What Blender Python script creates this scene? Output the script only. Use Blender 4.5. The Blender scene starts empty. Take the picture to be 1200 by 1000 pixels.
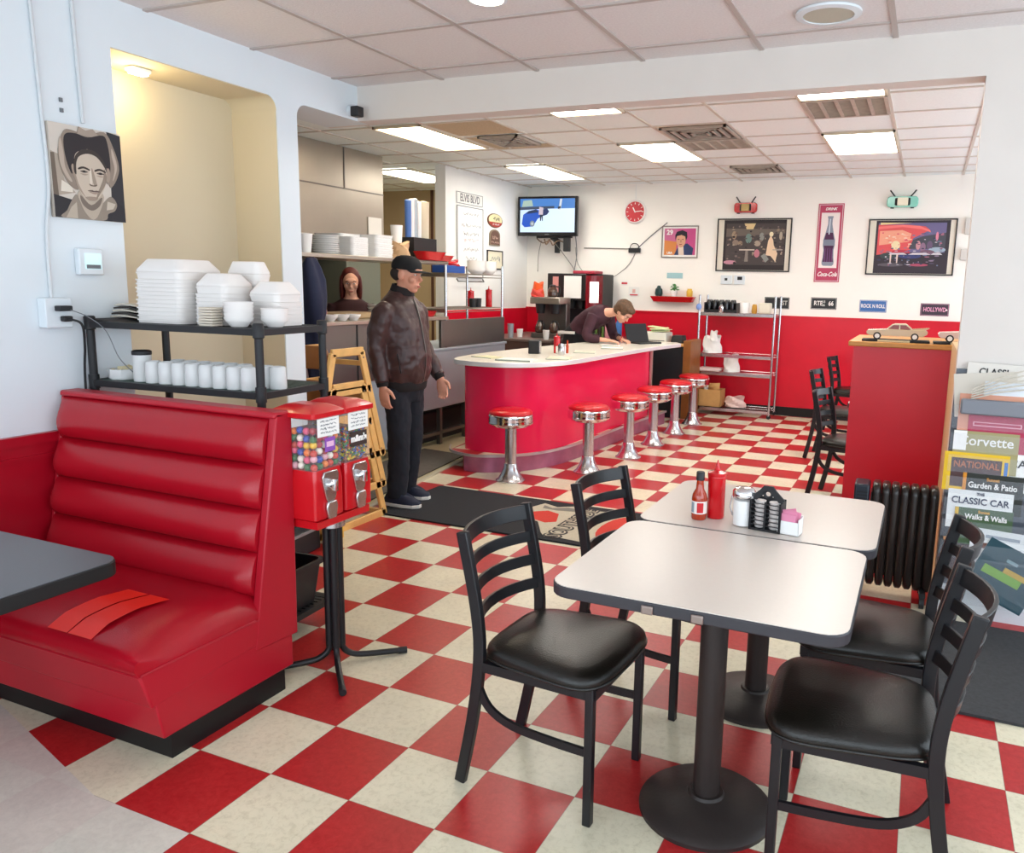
import bpy, math, random
from mathutils import Vector, Matrix, Euler
random.seed(7)
PI = math.pi
T = .3048
scn = bpy.context.scene
COL = scn.collection

# ---------------------------------------------------------------- materials
MATS = {}
def mat(name, col, rough=.5, metal=0., emit=None, es=1., noise=0., nscale=20., bump=0., bscale=60., trans=0., alpha=1., coat=0., ior=1.45, spec=.5):
    if name in MATS: return MATS[name]
    m = bpy.data.materials.new(name); m.use_nodes = True
    nt = m.node_tree; b = nt.nodes['Principled BSDF']
    c = tuple(col) + (1,) if len(col) == 3 else tuple(col)
    b.inputs['Base Color'].default_value = c
    b.inputs['Roughness'].default_value = rough
    b.inputs['Metallic'].default_value = metal
    b.inputs['IOR'].default_value = ior
    b.inputs['Specular IOR Level'].default_value = spec
    if trans: b.inputs['Transmission Weight'].default_value = trans
    if alpha < 1: b.inputs['Alpha'].default_value = alpha
    if coat: b.inputs['Coat Weight'].default_value = coat; b.inputs['Coat Roughness'].default_value = .08
    if emit: b.inputs['Emission Color'].default_value = tuple(emit) + (1,); b.inputs['Emission Strength'].default_value = es
    tc = nt.nodes.new('ShaderNodeTexCoord')
    if noise:
        n = nt.nodes.new('ShaderNodeTexNoise'); n.inputs['Scale'].default_value = nscale; n.inputs['Detail'].default_value = 5
        nt.links.new(tc.outputs['Object'], n.inputs['Vector'])
        r = nt.nodes.new('ShaderNodeMapRange'); r.inputs[1].default_value = .3; r.inputs[2].default_value = .7
        r.inputs[3].default_value = 1 - noise; r.inputs[4].default_value = 1 + noise
        nt.links.new(n.outputs['Fac'], r.inputs[0])
        x = nt.nodes.new('ShaderNodeVectorMath'); x.operation = 'SCALE'; x.inputs[0].default_value = c[:3]
        nt.links.new(r.outputs[0], x.inputs['Scale']); nt.links.new(x.outputs[0], b.inputs['Base Color'])
    if bump:
        n = nt.nodes.new('ShaderNodeTexNoise'); n.inputs['Scale'].default_value = bscale; n.inputs['Detail'].default_value = 4
        nt.links.new(tc.outputs['Object'], n.inputs['Vector'])
        u = nt.nodes.new('ShaderNodeBump'); u.inputs['Strength'].default_value = bump; u.inputs['Distance'].default_value = .003
        nt.links.new(n.outputs['Fac'], u.inputs['Height']); nt.links.new(u.outputs[0], b.inputs['Normal'])
    MATS[name] = m
    return m

def srgb(h):
    h = h.lstrip('#'); v = [int(h[i:i+2], 16) / 255 for i in (0, 2, 4)]
    return tuple(x / 12.92 if x < .04045 else ((x + .055) / 1.055) ** 2.4 for x in v)
def S(name, h, **k): return mat(name, srgb(h), **k)

WHITE = S('white_paint', '#f1f1ee', rough=.6, noise=.015, nscale=3, bump=.1, bscale=120)
FWHITE = S('white_paint_cool', '#dde5ea', rough=.45, noise=.015, nscale=2, bump=.12, bscale=90)
BEAMW = S('beam_paint', '#dad3cc', rough=.6, noise=.02, nscale=4, bump=.15, bscale=50)
CREAMW = S('cream_wall', '#fbf8f1', rough=.6, noise=.01, nscale=3)
YELW = S('recess_wall', '#d2c6ac', rough=.7, noise=.02, nscale=2)
TANW = S('kitchen_tan', '#b59f7c', rough=.6, noise=.04, nscale=3)
REDW = S('red_wainscot', '#d40d2a', rough=.32, noise=.06, nscale=4)
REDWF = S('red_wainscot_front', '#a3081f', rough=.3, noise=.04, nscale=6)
VINYL = S('red_vinyl', '#a80d20', rough=.27, noise=.05, nscale=3, bump=.25, bscale=260)
VINYLF = S('red_vinyl_flat', '#b01428', rough=.38, noise=.03, nscale=3, bump=.15, bscale=260)
TAPE = S('red_tape', '#f0281a', rough=.35)
BLK = S('black_satin', '#1a1a1d', rough=.4)
BLKM = S('black_frame_metal', '#17181c', rough=.35, noise=.05, nscale=8)
BLKV = S('black_vinyl', '#16130f', rough=.3, bump=.3, bscale=200)
BLKP = S('black_plastic', '#1e1f22', rough=.5)
BRONZE = S('pedestal_paint', '#2c2523', rough=.5, noise=.06, nscale=10, bump=.25, bscale=90)
KICK = S('kick_rubber', '#0d0d0e', rough=.55)
TOPL = S('grey_laminate', '#d3c9bf', rough=.28, noise=.012, nscale=90)
TOPD = S('dark_laminate', '#56585e', rough=.3, noise=.04, nscale=120)
TEDGE = S('table_edge', '#36353a', rough=.4)
CTOP = S('counter_laminate', '#e6e2d6', rough=.25, noise=.02, nscale=60)
CEDGE = S('counter_edge', '#e9ebee', rough=.3, metal=.2)
PINK = S('pink_red_panel', '#ee1c50', rough=.24, noise=.03, nscale=2)
PURP = S('kick_metal', '#b3708e', rough=.32, metal=.5, noise=.15, nscale=9)
CHROME = S('chrome', '#e6e6e8', rough=.08, metal=1)
CHROMEB = S('brushed_chrome', '#c9cace', rough=.25, metal=1)
STEEL = S('stainless', '#b4aca0', rough=.32, metal=.85, noise=.06, nscale=2)
STEELD = S('stainless_dark', '#7b7773', rough=.35, metal=.8, noise=.05, nscale=3)
STEELB = S('stainless_blue', '#a8b0b8', rough=.4, metal=.4, noise=.04, nscale=2)
GGREEN = S('greygreen_steel', '#7d8275', rough=.45, metal=.2)
FOAM = S('white_foam', '#ece7e3', rough=.55, bump=.1, bscale=200)
PORC = S('white_porcelain', '#f4f4f2', rough=.15)
MUGW = S('mug_ceramic', '#d9dad9', rough=.25)
WOOD = S('light_wood', '#e0b06a', rough=.45, noise=.1, nscale=14)
WOODD = S('brown_wood', '#8a5524', rough=.45, noise=.12, nscale=12)
OAK = S('oak_trim', '#c98a3e', rough=.4, noise=.1, nscale=14)
REDP = S('red_plastic', '#c20d18', rough=.25, coat=.3)
REDS = S('stool_red', '#c2101d', rough=.3)
PAPER = S('paper_white', '#f1f0ec', rough=.7)
PAPERG = S('paper_grey', '#c9c3b8', rough=.8, noise=.1, nscale=60)
NAVY = S('navy_cloth', '#1d2440', rough=.8, bump=.4, bscale=30)
GLASS = mat('clear_plastic', (.96, .97, .98), rough=.03, alpha=.05)
ACRYL = mat('acrylic_sheet', (.75, .82, .9), rough=.06, alpha=.07)
CARD = S('cardboard', '#c79a5f', rough=.8, noise=.05, nscale=20)
SKIN = S('skin', '#d79a80', rough=.5, noise=.04, nscale=14)
INK = S('ink_black', '#15161a', rough=.6)
INKG = S('ink_grey', '#6f7479', rough=.6)
INKR = S('ink_red', '#c41c2e', rough=.5)
INKW = S('ink_white', '#f4f2ee', rough=.5)
RUB = S('grey_rubber', '#3a3b3d', rough=.9, noise=.15, nscale=60, bump=.5, bscale=200)
MATB = S('mat_black', '#222429', rough=.95, noise=.1, nscale=200, bump=.6, bscale=300)

def P(h, rough=.6): return S('tone_' + h, '#' + h, rough=rough)

# ---------------------------------------------------------------- mesh builder
def rotm(rx=0, ry=0, rz=0): return Euler((rx, ry, rz)).to_matrix().to_4x4()
class MB:
    def __init__(s): s.v = []; s.f = []; s.mi = []; s.ms = []; s.M = Matrix()
    def mi_(s, m):
        if m not in s.ms: s.ms.append(m)
        return s.ms.index(m)
    def add(s, vs, fs, m=None):
        b = len(s.v); s.v += [tuple(s.M @ Vector(p)) for p in vs]
        k = s.mi_(m)
        for f in fs: s.f.append([b + i for i in f]); s.mi.append(k)
        return s
    def at(s, x=0, y=0, z=0, rx=0, ry=0, rz=0): s.M = Matrix.Translation((x, y, z)) @ rotm(rx, ry, rz); return s
    def box(s, x0, x1, y0, y1, z0, z1, m=None, tx=0, ty=0):
        v = [(x0, y0, z0), (x1, y0, z0), (x1, y1, z0), (x0, y1, z0), (x0+tx, y0+ty, z1), (x1-tx, y0+ty, z1), (x1-tx, y1-ty, z1), (x0+tx, y1-ty, z1)]
        return s.add(v, [(3, 2, 1, 0), (4, 5, 6, 7), (0, 1, 5, 4), (1, 2, 6, 5), (2, 3, 7, 6), (3, 0, 4, 7)], m)
    def prism(s, poly, z0, z1, m=None, ax='z', mtop=None):
        n = len(poly)
        a = sum(poly[i][0]*poly[(i+1) % n][1] - poly[(i+1) % n][0]*poly[i][1] for i in range(n))
        if a < 0: poly = poly[::-1]
        f3 = {'z': lambda p, h: (p[0], p[1], h), 'x': lambda p, h: (h, p[0], p[1]), 'y': lambda p, h: (p[0], -h, p[1])}[ax]
        if ax == 'y': z0, z1 = -z1, -z0
        v = [f3(p, z0) for p in poly] + [f3(p, z1) for p in poly]
        s.add(v, [[i, (i+1) % n, (i+1) % n + n, i + n] for i in range(n)] + [list(range(n))[::-1]], m)
        b = len(s.v) - 2*n; s.f.append([b + n + i for i in range(n)]); s.mi.append(s.mi_(mtop or m)); return s
    def lathe(s, prof, n=24, m=None, cap=True):
        v = []; f = []
        for (r, z) in prof:
            for i in range(n): a = 2*PI*i/n; v.append((r*math.cos(a), r*math.sin(a), z))
        for k in range(len(prof)-1):
            for i in range(n): j = (i+1) % n; f.append((k*n+i, k*n+j, (k+1)*n+j, (k+1)*n+i))
        if cap:
            if prof[0][0] > 1e-5: f.append(list(range(n))[::-1])
            if prof[-1][0] > 1e-5: f.append([(len(prof)-1)*n+i for i in range(n)])
        return s.add(v, f, m)
    def cyl(s, x, y, z0, z1, r, r2=None, n=20, m=None):
        o = s.M; s.M = o @ Matrix.Translation((x, y, 0)); s.lathe([(r, z0), (r if r2 is None else r2, z1)], n, m); s.M = o; return s
    def tube(s, pts, r, n=8, m=None, flat=1., up=None, closed=False, r2=None):
        pts = [Vector(p) for p in pts]; v = []; f = []; L = len(pts)
        u0 = Vector(up) if up else None
        prev = None
        for i, p in enumerate(pts):
            if closed: d = pts[(i+1) % L] - pts[i-1]
            else: d = pts[min(i+1, L-1)] - pts[max(i-1, 0)]
            d.normalize()
            if u0: a = u0 - d*u0.dot(d)
            elif prev is None: a = Vector((0, 0, 1)) if abs(d.z) < .9 else Vector((1, 0, 0)); a = a - d*a.dot(d)
            else: a = prev - d*prev.dot(d)
            a.normalize(); prev = a; b = d.cross(a)
            rr = r[i] if isinstance(r, (list, tuple)) else r
            for k in range(n):
                t = 2*PI*(k+.5)/n; v.append(p + a*(math.cos(t)*rr*flat) + b*(math.sin(t)*rr))
        for i in range(L if closed else L-1):
            j = (i+1) % L
            for k in range(n): q = (k+1) % n; f.append((i*n+k, i*n+q, j*n+q, j*n+k))
        if not closed: f.append(list(range(n))[::-1]); f.append([(L-1)*n+k for k in range(n)])
        return s.add(v, f, m)
    def bar(s, pts, w, h, up=(0, 0, 1), m=None, closed=False):
        # rectangular section: h along up, w across
        pts = [Vector(p) for p in pts]; v = []; f = []; L = len(pts); u0 = Vector(up)
        for i, p in enumerate(pts):
            d = (pts[(i+1) % L] - pts[i-1]) if closed else (pts[min(i+1, L-1)] - pts[max(i-1, 0)])
            d.normalize(); a = (u0 - d*u0.dot(d)).normalized(); b = d.cross(a)
            for (p1, p2) in ((1, 1), (1, -1), (-1, -1), (-1, 1)): v.append(p + a*h/2*p1 + b*w/2*p2)
        for i in range(L if closed else L-1):
            j = (i+1) % L
            for k in range(4): q = (k+1) % 4; f.append((i*4+k, j*4+k, j*4+q, i*4+q))
        if not closed: f.append([0, 1, 2, 3]); f.append([(L-1)*4+k for k in (3, 2, 1, 0)])
        return s.add(v, f, m)
    def ell(s, x, y, z, a, b, c, n=16, k=10, m=None):
        v = [(x, y, z-c)]; f = []
        for j in range(1, k):
            t = -PI/2 + PI*j/k
            for i in range(n): p = 2*PI*i/n; v.append((x+a*math.cos(t)*math.cos(p), y+b*math.cos(t)*math.sin(p), z+c*math.sin(t)))
        v.append((x, y, z+c)); e = len(v)-1
        for i in range(n):
            q = (i+1) % n; f.append((0, 1+q, 1+i)); f.append((e, e-n+i, e-n+q))
        for j in range(k-2):
            for i in range(n): q = (i+1) % n; f.append((1+j*n+i, 1+j*n+q, 1+(j+1)*n+q, 1+(j+1)*n+i))
        return s.add(v, f, m)
    def loft(s, rings, m=None, cap=True, closed=False):
        n = len(rings[0]); v = [p for r in rings for p in r]; f = []
        for k in range(len(rings)-1):
            for i in range(n): j = (i+1) % n; f.append((k*n+i, k*n+j, (k+1)*n+j, (k+1)*n+i))
        if cap: f.append(list(range(n))[::-1]); f.append([(len(rings)-1)*n+i for i in range(n)])
        return s.add(v, f, m)

def obj(name, mb, m=None, parent=None, loc=(0, 0, 0), rot=(0, 0, 0), smooth=True, bev=0, seg=2, angle=40, sub=0, kind=None, label=None, remesh=0, smoothit=0):
    me = bpy.data.meshes.new(name); me.from_pydata([tuple(p) for p in mb.v], [], mb.f); me.update()
    for k in mb.ms: me.materials.append(k or m)
    me.polygons.foreach_set('material_index', mb.mi)
    if smooth:
        me.polygons.foreach_set('use_smooth', [True]*len(me.polygons))
        if not sub and not remesh: me.set_sharp_from_angle(angle=math.radians(angle))
    me.validate()
    o = bpy.data.objects.new(name, me); COL.objects.link(o); o.location = loc; o.rotation_euler = rot
    if parent: o.parent = parent
    if remesh:
        r = o.modifiers.new('r', 'REMESH'); r.mode = 'VOXEL'; r.voxel_size = remesh; r.use_smooth_shade = True
        if smoothit:
            q = o.modifiers.new('s', 'SMOOTH'); q.iterations = smoothit; q.factor = .5
    if bev:
        b = o.modifiers.new('b', 'BEVEL'); b.width = bev; b.segments = seg; b.limit_method = 'ANGLE'; b.angle_limit = math.radians(35)
    if sub:
        q = o.modifiers.new('u', 'SUBSURF'); q.levels = sub; q.render_levels = sub
    if kind: o['kind'] = kind
    if label: o['label'] = label
    return o
def tag(o, label, cat, group=None, kind=None):
    o['label'] = label; o['category'] = cat
    if group: o['group'] = group
    if kind: o['kind'] = kind
    return o
def thing(name, label, cat, loc=(0, 0, 0), rz=0, group=None):
    o = bpy.data.objects.new(name, None); COL.objects.link(o); o.empty_display_size = .05
    o.location = loc; o.rotation_euler = (0, 0, rz); return tag(o, label, cat, group)
def struct(name, mb, m=None, **k): return obj(name, mb, m, kind='structure', **k)
def dup(root, loc, rot=None, label=None, group=None, scale=None):
    r = root.copy(); COL.objects.link(r); r.location = loc
    if rot is not None: r.rotation_euler = rot if not isinstance(rot, (int, float)) else (0, 0, rot)
    if label: r['label'] = label
    if group: r['group'] = group
    if scale: r.scale = scale
    for ch in list(root.children):
        c = ch.copy(); COL.objects.link(c); c.parent = r
        for g in list(ch.children):
            d = g.copy(); COL.objects.link(d); d.parent = c
    return r
def text(name, body, size, m, parent=None, loc=(0, 0, 0), rot=(0, 0, 0), ext=.0006, sx=1., align='CENTER', bold=0., shear=0.):
    c = bpy.data.curves.new(name, 'FONT'); c.body = body; c.size = size; c.align_x = align; c.align_y = 'CENTER'
    c.extrude = ext; c.offset = bold; c.shear = shear; c.materials.append(m); c.resolution_u = 3
    o = bpy.data.objects.new(name, c); COL.objects.link(o); o.location = loc; o.rotation_euler = rot; o.scale = (sx, 1, 1)
    if parent: o.parent = parent
    return o
def scribble(name, t, w, h, m, loc, rot=(PI/2, 0, 0), seed=1, thick=.004):
    # illegible handwriting: one thin wavy stroke with word gaps
    r = random.Random(seed); b = MB(); x = -w/2
    while x < w/2 - .02*w:
        L = min(w/2 - x, w*r.uniform(.14, .34)); n = max(5, int(L/h*4)); pts = [(x + L*k/n, h*r.uniform(-.45, .45)*(1.6 if r.random() < .12 else 1), 0) for k in range(n+1)]
        b.bar(smooth_curve(pts, 2), thick, .0008, up=(0, 0, 1)); x += L + w*.05
    o = obj(name, b, m, t, smooth=False); o.location = loc; o.rotation_euler = rot; return o
def rrect(x0, x1, y0, y1, r, n=5):
    p = []
    for cx, cy, a0 in ((x1-r, y0+r, -PI/2), (x1-r, y1-r, 0), (x0+r, y1-r, PI/2), (x0+r, y0+r, PI)):
        for i in range(n+1): a = a0 + PI/2*i/n; p.append((cx+r*math.cos(a), cy+r*math.sin(a)))
    return p
def smooth_curve(pts, n=4, closed=False):
    out = []; L = len(pts)
    rng = range(L if closed else L-1)
    for i in rng:
        if closed: p0, p1, p2, p3 = pts[i-1], pts[i], pts[(i+1) % L], pts[(i+2) % L]
        else: p0, p1, p2, p3 = pts[max(i-1, 0)], pts[i], pts[i+1], pts[min(i+2, L-1)]
        for k in range(n):
            t = k/n
            out.append(tuple(.5*((2*b)+(-a+c)*t+(2*a-5*b+4*c-d)*t*t+(-a+3*b-3*c+d)*t**3) for a, b, c, d in zip(p0, p1, p2, p3)))
    if not closed: out.append(tuple(pts[-1]))
    return out

# ---------------------------------------------------------------- camera
def make_camera():
    f, x, y, h, yaw, pi_, ro, cx, cy = CAMP
    sy, cyw = math.sin(yaw), math.cos(yaw); cp, sp = math.cos(pi_), math.sin(pi_)
    F = Vector((sy*cp, cyw*cp, sp)); R = Vector((cyw, -sy, 0)); U = R.cross(F)
    R2 = R*math.cos(ro) + U*math.sin(ro); U2 = -R*math.sin(ro) + U*math.cos(ro)
    M = Matrix((R2, U2, -F)).transposed().to_4x4(); M.translation = (x, y, h)
    c = bpy.data.cameras.new('camera'); c.sensor_width = 36; c.sensor_fit = 'HORIZONTAL'; c.lens = f/1200*36
    c.shift_x = (600-cx)/1200; c.shift_y = (cy-500)/1200; c.clip_start = .05
    o = bpy.data.objects.new('camera', c); COL.objects.link(o); o.matrix_world = M; scn.camera = o
CAMP = (931.151976, 2.687460, -3.553393, 1.543519, -0.404176, -0.168801, 0.022966, 680.219748, 493.316231)
make_camera()
SKY = 3.4; LAMP = 11.; EXPO = 0.5
# ================================================================ ROOM
def floor_material():
    m = bpy.data.materials.new('checker_floor'); m.use_nodes = True; nt = m.node_tree; b = nt.nodes['Principled BSDF']; L = nt.links.new
    N = nt.nodes.new
    tc = N('ShaderNodeTexCoord'); mp = N('ShaderNodeMapping'); mp.inputs['Location'].default_value = (0, 0, .5)
    L(tc.outputs['Object'], mp.inputs['Vector'])
    ck = N('ShaderNodeTexChecker'); ck.inputs['Scale'].default_value = 1/T
    mp.inputs['Location'].default_value = (0, 0, .1)
    L(mp.outputs[0], ck.inputs['Vector'])
    n = N('ShaderNodeTexNoise'); n.inputs['Scale'].default_value = 46; n.inputs['Detail'].default_value = 9; n.inputs['Roughness'].default_value = .75; n.inputs['Distortion'].default_value = .5
    L(tc.outputs['Object'], n.inputs['Vector'])
    def ramp(c0, c1, a=.35, z=.65):
        r = N('ShaderNodeValToRGB'); r.color_ramp.elements[0].color = srgb(c0)+(1,); r.color_ramp.elements[1].color = srgb(c1)+(1,)
        r.color_ramp.elements[0].position = a; r.color_ramp.elements[1].position = z; L(n.outputs['Fac'], r.inputs[0]); return r
    red = ramp('#a8161c', '#bf3030'); cr = ramp('#cbc2a5', '#e2dac0', .3, .52)
    mx = N('ShaderNodeMix'); mx.data_type = 'RGBA'; L(ck.outputs['Fac'], mx.inputs[0]); L(cr.outputs[0], mx.inputs[6]); L(red.outputs[0], mx.inputs[7])
    # grout-thin seams between the tiles and the worn pale corner
    sp = N('ShaderNodeSeparateXYZ'); L(tc.outputs['Object'], sp.inputs[0])
    def M_(op, a, b_=0., c=0.):
        q = N('ShaderNodeMath'); q.operation = op
        for i, v in enumerate((a, b_, c)):
            if hasattr(v, 'links') or hasattr(v, 'is_linked'): L(v, q.inputs[i])
            else: q.inputs[i].default_value = v
        return q.outputs[0]
    X, Y = sp.outputs[0], sp.outputs[1]
    def seam(v):
        f = M_('FRACT', M_('ADD', M_('DIVIDE', v, T), 50.)); d = M_('MINIMUM', f, M_('SUBTRACT', 1., f)); return M_('LESS_THAN', d, .005)
    sm = M_('MULTIPLY', M_('MAXIMUM', seam(X), seam(Y)), .45)
    m2 = N('ShaderNodeMix'); m2.data_type = 'RGBA'; L(sm, m2.inputs[0]); L(mx.outputs[2], m2.inputs[6]); m2.inputs[7].default_value = srgb('#5a3c30')+(1,)
    pale_rect = M_('MULTIPLY', M_('LESS_THAN', X, 3*T), M_('LESS_THAN', Y, -7*T))
    tri = M_('LESS_THAN', M_('ADD', M_('MULTIPLY', X, PALE_EDGE[0]), M_('ADD', M_('MULTIPLY', Y, PALE_EDGE[1]), PALE_EDGE[2])), 0.)
    w = M_('MAXIMUM', pale_rect, M_('MULTIPLY', tri, M_('LESS_THAN', Y, -1.9)))
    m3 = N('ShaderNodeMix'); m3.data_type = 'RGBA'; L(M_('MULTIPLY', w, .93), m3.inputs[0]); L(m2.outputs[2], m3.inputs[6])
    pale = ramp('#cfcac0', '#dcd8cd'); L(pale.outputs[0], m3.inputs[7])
    # kitchen side of the strip: plain cream vinyl
    k = M_('MULTIPLY', M_('GREATER_THAN', Y, .7), M_('LESS_THAN', M_('ADD', M_('MULTIPLY', Y, .15), X), -.60))
    m4 = N('ShaderNodeMix'); m4.data_type = 'RGBA'; L(k, m4.inputs[0]); L(m3.outputs[2], m4.inputs[6]); m4.inputs[7].default_value = srgb('#cfc49c')+(1,)
    n2 = N('ShaderNodeTexNoise'); n2.inputs['Scale'].default_value = 3.2; n2.inputs['Detail'].default_value = 7; n2.inputs['Roughness'].default_value = .65; L(tc.outputs['Object'], n2.inputs['Vector'])
    dr = N('ShaderNodeMapRange'); L(n2.outputs['Fac'], dr.inputs[0]); dr.inputs[1].default_value = .35; dr.inputs[2].default_value = .65; dr.inputs[3].default_value = .86; dr.inputs[4].default_value = 1.0
    sc = N('ShaderNodeVectorMath'); sc.operation = 'SCALE'; L(m4.outputs[2], sc.inputs[0]); L(dr.outputs[0], sc.inputs['Scale']); L(sc.outputs[0], b.inputs['Base Color'])
    rr = N('ShaderNodeMapRange'); L(n.outputs['Fac'], rr.inputs[0]); rr.inputs[3].default_value = .24; rr.inputs[4].default_value = .40; b.inputs['Specular IOR Level'].default_value = .38; L(rr.outputs[0], b.inputs['Roughness'])
    return m
PALE_EDGE = (0.1490, 0.5694, 1.1371)  # slanted edge line of the pale-tinted floor corner

def ceil_material(name, h, sp=.05):
    m = S(name, h, rough=.85, noise=sp, nscale=90, bump=.5, bscale=150); return m
CEILF = ceil_material('ceiling_tile_front', '#e3dedd'); CEILB = ceil_material('ceiling_tile_back', '#eef4f4', .03)
BAR = S('ceiling_bar_paint', '#b9aea8', rough=.5); BARB = S('ceiling_bar_back', '#cfc8be', rough=.5)
DIRTY = ceil_material('stained_tile', '#c0ae92', .2)

def build_room():
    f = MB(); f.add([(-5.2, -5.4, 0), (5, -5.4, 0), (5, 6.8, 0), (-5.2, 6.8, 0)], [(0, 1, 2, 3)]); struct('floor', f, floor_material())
    # front (dining) left wall with two openings
    w = MB()
    xs = (-.92, -.6)
    w.box(*xs, -5.3, -1.05, 0, 2.72)
    w.box(*xs, -.10, .05, 0, 2.5)
    w.box(*xs, -1.05, .67, 2.5, 2.72)
    # rounded upper corners of the openings
    def fillet(y, s):
        r = .07; pl = [(y, 2.5)] + [(y + s*(r - r*math.sin(a)), 2.5 - r + r*math.cos(a)) for a in [PI/2*i/6 for i in range(6, -1, -1)]]
        w.prism(pl, *(xs if s > 0 else (-.604, -.6)), ax='x'); fil.append(pl)
    fil = []; fillet(-.10, -1); fillet(.05, 1)
    struct('wall_left', w, FWHITE)
    b = MB(); b.box(-.6, 4.7, .57, .70, 2.5, 2.86); b.box(-.92, -.6, .67, .7, 2.5, 2.86); struct('wall_beam', b, BEAMW)
    c = MB(); c.box(2.84, 4.7, .57, .70, 0, 2.5); struct('wall_right_pier', c, BEAMW)
    # far wall, Elvis wall, kitchen walls
    w = MB(); w.box(-2.46, 4.7, 6.47, 6.6, 0, 2.87); struct('wall_far', w, CREAMW)
    w = MB(); w.box(-2.60, -2.46, 4.42, 6.6, 0, 2.87); struct('wall_sign', w, WHITE)
    w = MB(); w.box(-5.2, -2.6, 6.47, 6.6, 0, 2.87); w.box(-5.2, -5.05, .5, 6.6, 0, 2.87); w.box(-5.2, -.92, -.05, .0, 0, 2.87); struct('wall_kitchen', w, TANW)
    w = MB(); w.box(-4.03, -3.99, 6.455, 6.47, 0, 2.85); struct('trim_6', w, S('dark_strip', '#5a3a2c'))
    w = MB(); w.box(-.98, -.92, -1.1, 0, 0, 2.72); w.box(-.92, -.606, -1.05, -1.046, 0, 2.5); w.box(-.92, -.606, -.104, -.10, 0, 2.43); w.box(-.92, -.606, -1.05, -.16, 2.496, 2.5); w.prism(fil[0], -.92, -.6045, ax='x'); struct('wall_recess', w, YELW)
    # outer walls with shop windows
    w = MB()
    w.box(-.75, 4.75, -5.4, -5.3, 0, .5); w.box(-.75, 4.75, -5.4, -5.3, 2.5, 2.72)
    for a, c_ in ((-.75, -.45), (1.3, 1.45), (3.0, 3.15), (4.6, 4.75)): w.box(a, c_, -5.4, -5.3, .5, 2.5)
    struct('wall_front', w, FWHITE)
    w = MB()
    w.box(4.7, 4.8, -5.4, 6.6, 0, .7); w.box(4.7, 4.8, -5.4, 6.6, 2.4, 2.87)
    for a, c_ in ((-5.4, -4.9), (-3.0, -2.85), (-1.1, -.95), (.5, 1.1), (2.7, 2.85), (4.4, 4.55), (6.1, 6.6)): w.box(4.7, 4.8, a, c_, .7, 2.4)
    struct('wall_right', w, FWHITE)
    k = 0
    def win(x0, x1, y0, y1, z0, z1):
        nonlocal k; k += 1; q = MB(); t = .04
        if x1 - x0 > y1 - y0:
            q.box(x0, x1, y0, y1, z0, z0+t); q.box(x0, x1, y0, y1, z1-t, z1); q.box(x0, x0+t, y0, y1, z0, z1); q.box(x1-t, x1, y0, y1, z0, z1)
        else:
            q.box(x0, x1, y0, y1, z0, z0+t); q.box(x0, x1, y0, y1, z1-t, z1); q.box(x0, x1, y0, y0+t, z0, z1); q.box(x0, x1, y1-t, y1, z0, z1)
        struct('window_%d' % k, q, S('window_alu', '#8f9296', metal=.6, rough=.4))
    for a, c_ in ((-.45, 1.3), (1.45, 3.0), (3.15, 4.6)): win(a, c_, -5.38, -5.32, .5, 2.5)
    for a, c_ in ((-4.9, -3.0), (-2.85, -1.1), (-.95, .5), (1.1, 2.7), (2.85, 4.4), (4.55, 6.1)): win(4.72, 4.78, a, c_, .7, 2.4)
    # portals: daylight through these openings
    def portal(loc, rot, sx, sy):
        l = bpy.data.lights.new('window_portal', 'AREA'); l.shape = 'RECTANGLE'; l.size = sx; l.size_y = sy; l.cycles.is_portal = True
        o = bpy.data.objects.new('window_portal', l); COL.objects.link(o); o.location = loc; o.rotation_euler = rot
    portal((2.07, -5.29, 1.5), (PI/2, 0, 0), 5.1, 2.0)
    portal((4.69, -2.2, 1.55), (PI/2, 0, PI/2), 5.4, 1.7)
    portal((4.69, 3.6, 1.55), (PI/2, 0, PI/2), 5.0, 1.7)
    # ceilings
    c = MB(); c.box(-.92, 4.8, -5.4, .68, 2.70, 2.76); struct('ceiling_front', c, CEILF)
    c = MB(); c.box(-5.2, 4.8, .60, 6.6, 2.85, 2.92); c.box(-5.2, -.92, -.05, .6, 2.85, 2.92); struct('ceiling_back', c, CEILB)
    def clean(v): return v
    fx = [0.01 + .61*i for i in range(-1, 8)]; fy = [.35 - .61*i for i in range(0, 10)]
    g = MB()
    for x in fx:
        if x > -.6: g.box(x-.012, x+.012, -5.3, .57, 2.692, 2.70)
    for y in fy: g.box(-.6, 4.7, y-.012, y+.012, 2.693, 2.70)
    struct('ceiling_grid_front', g, BAR)
    bx = [-4.2, -3.6, -2.99, -2.41, -1.84, -1.33, -.68, -.09, .48, 1.10, 1.75, 2.33, 2.93, 3.53, 4.13]
    by = [1.12, 1.73, 2.33, 2.97, 3.62, 4.14, 4.66, 5.2, 5.74, 6.2]
    g = MB()
    for x in bx: g.box(x-.012, x+.012, .7, 6.47, 2.842, 2.85)
    for y in by: g.box(-5., 4.7, y-.012, y+.012, 2.843, 2.85)
    struct('ceiling_grid_back', g, BARB)
    g = MB()
    for (x0, x1, y0, y1) in ((-1.33, -.68, 2.33, 2.90), (-1.33, -1.18, 2.97, 3.62), (-1.17, -.70, 3.44, 3.62), (.48, 1.1, 2.97, 3.03)):
        g.box(x0+.012, x1-.012, y0+.012, y1-.012, 2.846, 2.8505)
    struct('ceiling_stained_tiles', g, DIRTY)
    # wainscots and baseboards
    g = MB(); g.box(-2.46, 4.7, 6.455, 6.47, .1, 1.22); g.box(-2.46, 4.7, 6.445, 6.47, 1.215, 1.235); struct('trim_1', g, REDW)
    g = MB(); g.box(-2.46, -2.445, 4.42, 6.47, .1, 1.22); struct('trim_2', g, REDW)
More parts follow.
